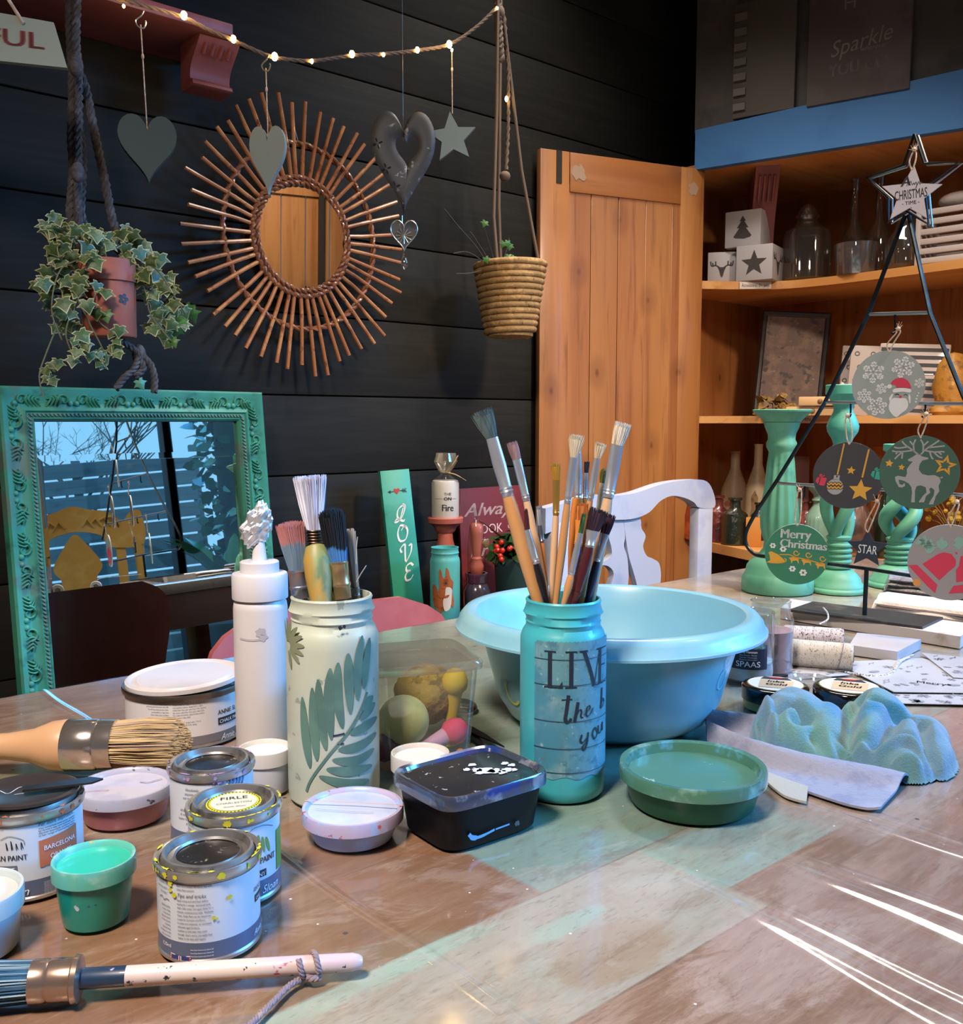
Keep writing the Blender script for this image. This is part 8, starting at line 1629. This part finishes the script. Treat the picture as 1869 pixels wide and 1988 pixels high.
# ---- things on the top shelf
def onshelf(px, D_, z): q = PD(px, 600, D_); return Vector((q.x, q.y, z))
WBX = mat('white_tealight_box', '#aaa5a8', .5); HOLE = mat('cutout_dark', '#3c3434', .8)
def cube_box(label, px0, px1, pyt, pyb, D_, z, ang, cut, cut2=None):
    q = onshelf((px0 + px1) / 2, D_, z); w_ = m(px1 - px0, q) * .80; h_ = zat(q, pyt) - zat(q, pyb); t = thing('tealight_box', q, label, 'tealight holder', face(q) + ang, 'white cut-out tealight boxes on the top shelf'); b = MB()
    b.box((0, 0, h_ / 2), (w_, w_, h_), WBX, bev=.003); b.build('box_body', t); b = MB(); fm = front_map(-w_ / 2, .0008); s_ = w_ * .36; cz = h_ * .48
    sm_ = lambda x_: (w_ / 2 + .0008, x_, 0)
    for which, mp in ((cut, fm), (cut2, lambda s2, t2: (w_ / 2 + .0008, s2, t2))):
        if which == 'tree': poly(b, [(x * s_, cz + z_ * s_) for x, z_ in ((0, 1), (.25, .6), (.12, .6), (.45, .1), (.25, .1), (.7, -.5), (.6, -.6), (.1, -.7), (-.6, -.6), (-.7, -.5), (-.25, .1), (-.45, .1), (-.12, .6), (-.25, .6))], mp, HOLE)
        elif which == 'star': poly(b, star_pts(0, cz, s_, .42), mp, HOLE)
        elif which == 'deer':
            poly(b, [(x * s_, cz + z_ * s_) for x, z_ in ((-.4, .15), (.4, .15), (.25, -.2), (.1, -.75), (0, -.85), (-.1, -.75), (-.25, -.2))], mp, HOLE)
            for sg in (-1, 1):
                for L_ in ([(.2, .1), (.6, .35), (1.0, .3), (1.1, .75)], [(.6, .35), (.6, .75)], [(.85, .32), (.9, .6)]): ribbon(b, [(sg * x * s_, cz + z_ * s_) for x, z_ in L_], s_ * .12, mp, HOLE, 3)
    b.build('cut_outs', t); return q, h_
cube_box('white tealight box with a stag head cut-out, at the left end of the top shelf', 1366, 1432, 484, 546, 3.10, Z1, .0, 'deer')
q, h_ = cube_box('white tealight box with a star cut-out on the top shelf', 1428, 1516, 479, 547, 3.02, Z1, -.30, 'star', 'deer')
cube_box('white tealight box with a fir tree cut-out, stacked on the other two', 1406, 1494, 408, 478, 3.06, Z1 + h_ + .001, -.35, 'tree')
def glassy(name, label, cat, px, rpx, pyt, pyb, D_, z, prof, mt, fn=None, part='glass', extra=None):
    q = onshelf(px, D_, z); r = m(rpx, q); h_ = zat(q, pyt) - zat(q, pyb); t = thing(name, q, label, cat, face(q)); b = MB(); b.lathe([(a_ * r, c_ * h_) for a_, c_ in prof], mt, 40, fn=(lambda r_, z_, a: fn(r_, z_ / h_, a)) if fn else None); b.build(part, t); return t, r, h_
GD = film('shelf_glass', '#e3e6e4', .05, .12, .06, '#8f9490', fres=.55); GDK = mat('dark_glass', '#20241f', .08, coat=.8)
glassy('glass_lantern', 'clear faceted glass lantern jar beside the tealight boxes on the top shelf', 'lantern', 1562, 43, 385, 537, 3.02, Z1, [(.8, 0), (1, .04), (1, .55), (.9, .66), (.5, .74), (.4, .8), (.5, .84), (.3, .95), (.1, 1.0)], GD, lambda r_, z_, a: r_ * (1 + .05 * math.cos(6 * a)))
glassy('ribbed_glass', 'ribbed glass tumbler in the middle of the top shelf', 'glass', 1658, 40, 466, 527, 2.88, Z1, [(.86, 0), (.9, .03), (1, 1.0), (.95, 1.0), (.86, .06), (0, .06)], film('ribbed_clear', '#d5d2d2', .1, .14, .2, '#877f80', fres=.5), lambda r_, z_, a: r_ * (1 + .03 * math.cos(26 * a)))
for i, (px, pyt, D_) in enumerate(((1652, 318, 3.02), (1700, 310, 3.0))):
    t, r, h_ = glassy('glass_bottle', ('tall clear glass bottle behind the ribbed tumbler, left of two', 'tall clear glass bottle behind the ribbed tumbler, right of two')[i], 'bottle', px, 26, pyt, 520, D_, Z1, [(.9, 0), (1, .03), (1, .38), (.85, .46), (.35, .58), (.28, .95), (.34, .97), (.34, 1.0)], GD)
glassy('round_vase', 'round clear glass vase with dried sprigs beneath the hanging white star', 'vase', 1752, 37, 420, 518, 2.78, Z1, [(.6, 0), (.9, .1), (1, .35), (.9, .6), (.55, .8), (.5, .95), (.6, 1.0)], GD)
q = onshelf(1850, 2.70, Z1); t = thing('white_crate', q, 'white slatted wooden crate at the right end of the top shelf', 'crate', face(q) - .35); w_, h_ = m(110, q), zat(q, 398) - zat(q, 512); WCR = mat('crate_white', '#b9aba6', .55); b = MB()
for k in range(6): b.box((0, -.06, h_ * (.08 + .165 * k)), (w_, .012, h_ * .10), WCR, bev=.002)
b.build('front_slats', t); b = MB()
for k in range(6): b.box((0, .06, h_ * (.08 + .165 * k)), (w_, .012, h_ * .10), WCR)
b.build('back_slats', t)
for sx_ in (-1, 1): b = MB(); b.box((sx_ * w_ / 2, 0, h_ / 2), (.014, .135, h_), WCR, bev=.002); b.build('end_panel', t)
b = MB(); b.box((0, 0, .005), (w_, .12, .008), WCR); b.build('bottom_panel', t)
t2 = thing('white_bundle', (q.x, q.y, Z1 + h_ * .99), 'soft white bundle resting on top of the white crate', 'bundle', face(q)); b = MB(); b.ball((.01, 0, .018), .06, mat('white_fabric', '#b3a8a6', .9, bump=(60, .5, .003)), 20, ell=(1, .8, .42)); b.build('fabric', t2)
# ---- things on the middle shelf
q = onshelf(1532, 3.12, Z2); t = thing('framed_picture', q, 'dark-framed sepia picture leaning on the middle shelf', 'picture', face(q)); w_ = m(128, q); h_ = zat(q, 602) - Z2; M_ = Matrix.Translation(q) @ Matrix.Rotation(face(q) + .05, 4, 'Z') @ Matrix.Rotation(-.10, 4, 'X') @ Matrix.Rotation(.075, 4, 'Y'); t.matrix_world = M_
FRM = mat('picture_frame_black', '#201b19', .4, layers=(('#3a2c22', 12, .55, .7),)); b = MB(); mitre(b, w_, h_, [(0, .01), (0, -.010), (.006, -.014), (.014, -.010), (.018, -.006), (.018, .004)], FRM); b.build('frame', t)
b = MB(); b.box((0, .0, h_ / 2), (w_ - .03, .006, h_ - .03), mat('sepia_print', '#5c463c', .5, layers=(('#75594b', 22, .48, .6), ('#33241f', 30, .56, .64), ('#8a7160', 60, .64, .7)), coat=.2)); b.build('print', t)
NPK = mat('napkin_pack', '#b3a49c', .45, layers=(('#6a5f5c', 55, .64, .67),), coat=.3)
def pack(label, px0, px1, pyt, D_, ang, mt, extra=None, lean=-.15):
    q = onshelf((px0 + px1) / 2, D_, Z2); w_ = m(px1 - px0, q); h_ = zat(q, pyt) - Z2; t = thing('napkin_pack', q, label, 'napkins'); t.matrix_world = Matrix.Translation(q) @ Matrix.Rotation(face(q) + ang, 4, 'Z') @ Matrix.Rotation(lean, 4, 'X') @ Matrix.Rotation(.06, 4, 'Y')
    b = MB(); b.box((0, .012, h_ / 2), (w_, .024, h_), mt, bev=.003); b.build('pack_body', t)
    if extra: o = MB(); extra(o, w_, h_); o.build('printed_pattern', t)
def rings(o, w_, h_):
    for i in range(3):
        for j in range(5):
            cx_, cz_ = -w_ * .36 + w_ * .34 * i + (.01 if j % 2 else 0), h_ * (.12 + .19 * j); ribbon(o, [(cx_ + .006 * math.cos(a), cz_ + .006 * math.sin(a)) for a in [k * .45 for k in range(15)]], .0028, front_map(0, .001), mat('motif_grey', '#5f5655', .6), 0)
def stripes(o, w_, h_):
    for j in range(9): poly(o, [(-w_ * .5 + .004, h_ * (.05 + .105 * j)), (w_ * .5 - .004, h_ * (.05 + .105 * j)), (w_ * .5 - .004, h_ * (.10 + .105 * j)), (-w_ * .5 + .004, h_ * (.10 + .105 * j))], front_map(0, .001), INK)
    ribbon(o, [(w_ * .12, h_ * .42), (w_ * .12, h_ * .58), (w_ * .3, h_ * .58)], .004, front_map(0, .0018), WHI, 0)
NP2 = mat('napkin_plain', '#b5a69f', .45, coat=.3)
pack('pink-white patterned napkin pack at the back left of the middle shelf stack', 1634, 1690, 668, 3.0, .12, NP2, rings); pack('patterned napkin pack with round motifs standing in front of the backmost pack', 1650, 1735, 668, 2.90, .02, NP2, rings)
pack('black and white striped napkin pack in cellophane on the middle shelf', 1706, 1832, 664, 2.80, -.06, NP2, stripes)
for i, (px0, px1, D_, z_) in enumerate(((1536, 1628, 2.78, Z2), (1560, 1632, 2.76, Z2 + .028))):
    q = onshelf((px0 + px1) / 2, D_, z_); t = thing('small_cream_box', q, ('small cream box with a round knob, lower of two on the middle shelf', 'small cream box with a round knob, upper of two on the middle shelf')[i], 'box', face(q) - .12); w_ = m(px1 - px0, q); b = MB(); b.box((0, 0, .013), (w_, .06, .026), mat('box_cream', '#cba477', .5), bev=.003); b.build('box_body', t); b = MB(); b.ball((.006, -.032, .013), .007, mat('knob_brown', '#7d5c3c', .4), 12, ell=(1, .5, 1)); b.build('knob', t)
q = onshelf(1508, 2.86, Z2); t = thing('dried_leaves', q, 'crumpled dried yellow leaves with hay on the middle shelf before the picture', 'dried leaves', face(q)); b = MB(); q_ = random.Random(3); DL = mat('dry_leaf', '#8a6a2c', .7, layers=(('#5e431c', 40, .5, .6),))
for i in range(26): leafquad(b, (q_.uniform(-.05, .05), q_.uniform(-.02, .02), q_.uniform(.005, .05)), .035, DL, q_)
b.build('leaves', t)
q = onshelf(1856, 2.68, Z2); t = thing('ochre_decoration', q, 'ochre and tan wrapped decoration at the right end of the middle shelf', 'decoration', face(q)); b = MB(); b.lathe([(.055, 0), (.062, .01), (.06, .02), (.045, .03), (.05, .08), (.04, .14), (.02, .17), (1e-7, .175)], mat('ochre_wrap', '#a9772f', .5, layers=(('#7a4f1f', 20, .5, .62), ('#c79a4e', 30, .6, .68)), bump=(40, .6, .004)), 28, fn=lambda r_, z_, a: r_ * (1 + .08 * math.sin(a * 5 + z_ * 60))); b.build('wrapping', t)
# ---- things on the lowest visible shelf
def bottle(label, px, pyf, rpx, pyt, mt, prof, name='bottle', cat='bottle', extra=None, ell=(1, 1), z=Z3, fn=None):
    p, r = stand(px, pyf, rpx, z); h_ = zat(p, pyt) - p.z; t = thing(name, p, label, cat, face(p)); b = MB(); b.lathe([(a_ * r, c_ * h_) for a_, c_ in prof], mt, 40, ell=ell, fn=fn); b.build('bottle_body', t)
    if extra: o = MB(); extra(o, r, h_); o.build('printed_picture', t)
    return t
TALL = [(.85, 0), (1, .02), (1, .40), (.92, .52), (.5, .70), (.34, .78), (.32, .97), (.36, 1.0), (.25, 1.0)]
APO = [(.9, 0), (1, .03), (1, .50), (.9, .66), (.45, .76), (.40, .80), (.40, .93), (.52, .95), (.52, 1.0), (.3, 1.0)]
CRB = mat('cream_bottle', '#b3a487', .45, layers=(('#a59674', 12, .5, .65),)); AMB = mat('amber_glass', '#7d2f14', .12, coat=.8, layers=(('#a34a22', 14, .5, .66),), bump=(70, .4, .004)); RBG = mat('plum_glass', '#5a2a26', .15, coat=.8, bump=(70, .6, .005), layers=(('#733630', 16, .5, .65),)); GNB = mat('bottle_green_glass', '#1d241a', .10, coat=.9, bump=(60, .7, .006))
def rose(o, r, h_): splat(o, cyl_map(r, -.5, .0008), 0, h_ * .34, .014, mat('rose_print', '#a06a58', .7), 4)
def figure(o, r, h_): poly(o, [(x * r, h_ * z_) for x, z_ in ((-.3, .02), (.4, .02), (.35, .2), (.2, .3), (.25, .42), (0, .5), (-.3, .42), (-.25, .3), (-.4, .2))], cyl_map(r, -.2, .0008), mat('sepia_figure', '#8a7050', .7, layers=(('#6b5540', 60, .5, .6),)))
bottle('cream painted bottle with a faint rose, left of two cream bottles', 1424, 1030, 27, 876, CRB, TALL, extra=rose); bottle('taller cream painted bottle with a sepia figure, right of the two cream bottles', 1468, 1040, 24, 862, CRB, TALL, extra=figure)
bottle('amber glass bottle partly hidden behind the grey-blue chair post', 1350, 1050, 28, 968, AMB, [(.9, 0), (1, .04), (1, .6), (.8, .9), (.4, 1.0)]); bottle('plum-brown dimpled glass bottle between the chair post and the green bottle', 1393, 1054, 22, 962, RBG, APO)
bottle('dark green dimpled glass bottle on the low shelf', 1425, 1060, 26, 966, GNB, APO); bottle('dark narrow-necked bottle behind the curl of the wire stand', 1471, 1050, 16, 975, GNB, APO)
def shelfbox(label, px0, px1, pyf, pyt, mt, dep=.05, z=Z3, nm='small_box'):
    q = T((px0 + px1) / 2, pyf, z); d_ = Vector((q.x, q.y, 0)).normalized(); q = q + d_ * dep / 2; w_ = m(px1 - px0, q); h_ = zat(q, pyt) - z; t = thing(nm, q, label, 'box', face(q)); b = MB(); b.box((0, 0, h_ / 2), (w_, dep, h_), mt, bev=.002); b.build('box_body', t)
shelfbox('small tan box between the green bottle and the fluted candle holder', 1447, 1476, 1062, 1005, mat('tan_card', '#b97a35', .6)); shelfbox('dusty pink box behind the fluted candle holder', 1530, 1566, 1035, 884, mat('pink_card', '#6d4742', .6)); shelfbox('second dusty pink box right of the first, further back', 1571, 1592, 1022, 890, mat('pink_card', '#6d4742', .6), .04); shelfbox('dull teal box low behind the Merry Christmas disc', 1531, 1556, 1062, 968, mat('teal_card', '#2b4e4a', .6))
shelfbox('orange-brown packet behind the charcoal and stag discs', 1688, 1716, 1050, 866, mat('orange_card', '#a5622a', .6), .04)
MNT = mat('mint_glaze', '#6f9180', .4, coat=.3); rb_ = lambda r_, z_, a: r_ * (1 + .025 * math.cos(20 * a))
bottle('mint ribbed vase behind the Merry Christmas disc', 1588, 1082, 26, 940, MNT, [(.9, 0), (1, .03), (1, .5), (.92, .58), (.5, .70), (.45, .74), (.6, .78), (.45, .82), (.5, .86), (.8, .92), (.85, 1.0), (.6, 1.0)], 'ribbed_vase', 'vase', fn=rb_)
bottle('dark red glass flask with hay between the pink box and the mint vase', 1562, 1078, 20, 968, RBG, APO, 'glass_flask', 'bottle'); bottle('near-black dimpled bottle behind the stag disc', 1772, 1100, 26, 1005, GNB, APO)
bottle('wrapped brown bundle in cellophane behind the navy star', 1662, 1090, 30, 955, mat('brown_bundle', '#58392a', .3, layers=(('#8a6a4c', 30, .55, .65), ('#3a241c', 18, .5, .6)), coat=.9), [(.8, 0), (1, .2), (.9, .6), (.5, .8), (.8, 1.0)], 'wrapped_bundle', 'bundle', fn=lambda r_, z_, a: r_ * (1 + .1 * math.sin(5 * a + z_ * 50)))
bottle('dark olive bottle between the two twisted candle holders', 1712, 1085, 20, 940, GNB, TALL)
q = T(1850, 1080, Z3); t = thing('dried_flowers', q, 'yellow and purple dried flowers in a dark pot behind the bell disc', 'flowers', face(q)); b = MB(); b.lathe([(1e-7, 0), (.05, 0), (.06, .07), (1e-7, .06)], GNB, 24); b.build('pot', t); q_ = random.Random(6)
b = MB(); b2 = MB(); b3 = MB()
for i in range(34):
    tip = Vector((q_.uniform(-.07, .09), q_.uniform(-.03, .04), q_.uniform(.09, .17))); b.tube([(0, 0, .05), tip * .6 + Vector((0, 0, .03)), tip], .0011, mat('dry_straw', '#8a6a3a', .8), 4); (b2 if tip.x < .01 else b3).ball(tip, q_.uniform(.006, .011), mat('yellow_bloom', '#b0902f', .7, bump=(200, .8, .003)) if tip.x < .01 else mat('purple_bloom', '#5b3f66', .8, bump=(200, .8, .003)), 8)
b.build('stem', t); b2.build('yellow_blooms', t); b3.build('purple_blooms', t)
# ================================================================ marks and trims belong to the piece that carries them
UNDER = {'lettering': ('paper_label', 'board', 'disc', 'star_plate', 'wax', 'paper_print'), 'painted_motif': ('disc',), 'rope_beading': ('frame',), 'carved_scrolls': ('frame',), 'paint_spots': ('paper_label', 'body'), 'sticker': ('screw_lid',),
         'cut_outs': ('sheet', 'box_body'), 'squirrel_picture': ('body',), 'palm_stencil': ('body',), 'paper_print': ('body',), 'paint_chips': ('body',), 'dried_paint': ('rim',), 'lid_label': ('lid',), 'smudge': ('body',),
         'printed_pattern': ('pack_body',), 'printed_picture': ('bottle_body',), 'pierced_petals': ('heart_shell',), 'price_sticker': ('screw_lid',), 'elastic_band': ('lid_rim',), 'lid_marks': ('lid_top',), 'paint_drip': ('rim',), 'paint_patches': ('door_panel',), 'hinge_slot': ('door_panel',)}
stem_ = lambda o: o.name.split('.')[0]
for top in [o for o in COL.objects if o.parent is None and o.type == 'EMPTY']:
    kids = list(top.children)
    for k in kids:
        for want in UNDER.get(stem_(k), ()):
            hit = [c for c in kids if stem_(c) == want and c is not k]
            if hit and hit[0].parent == top and k.parent == top and not k.children: k.parent = hit[0]; break
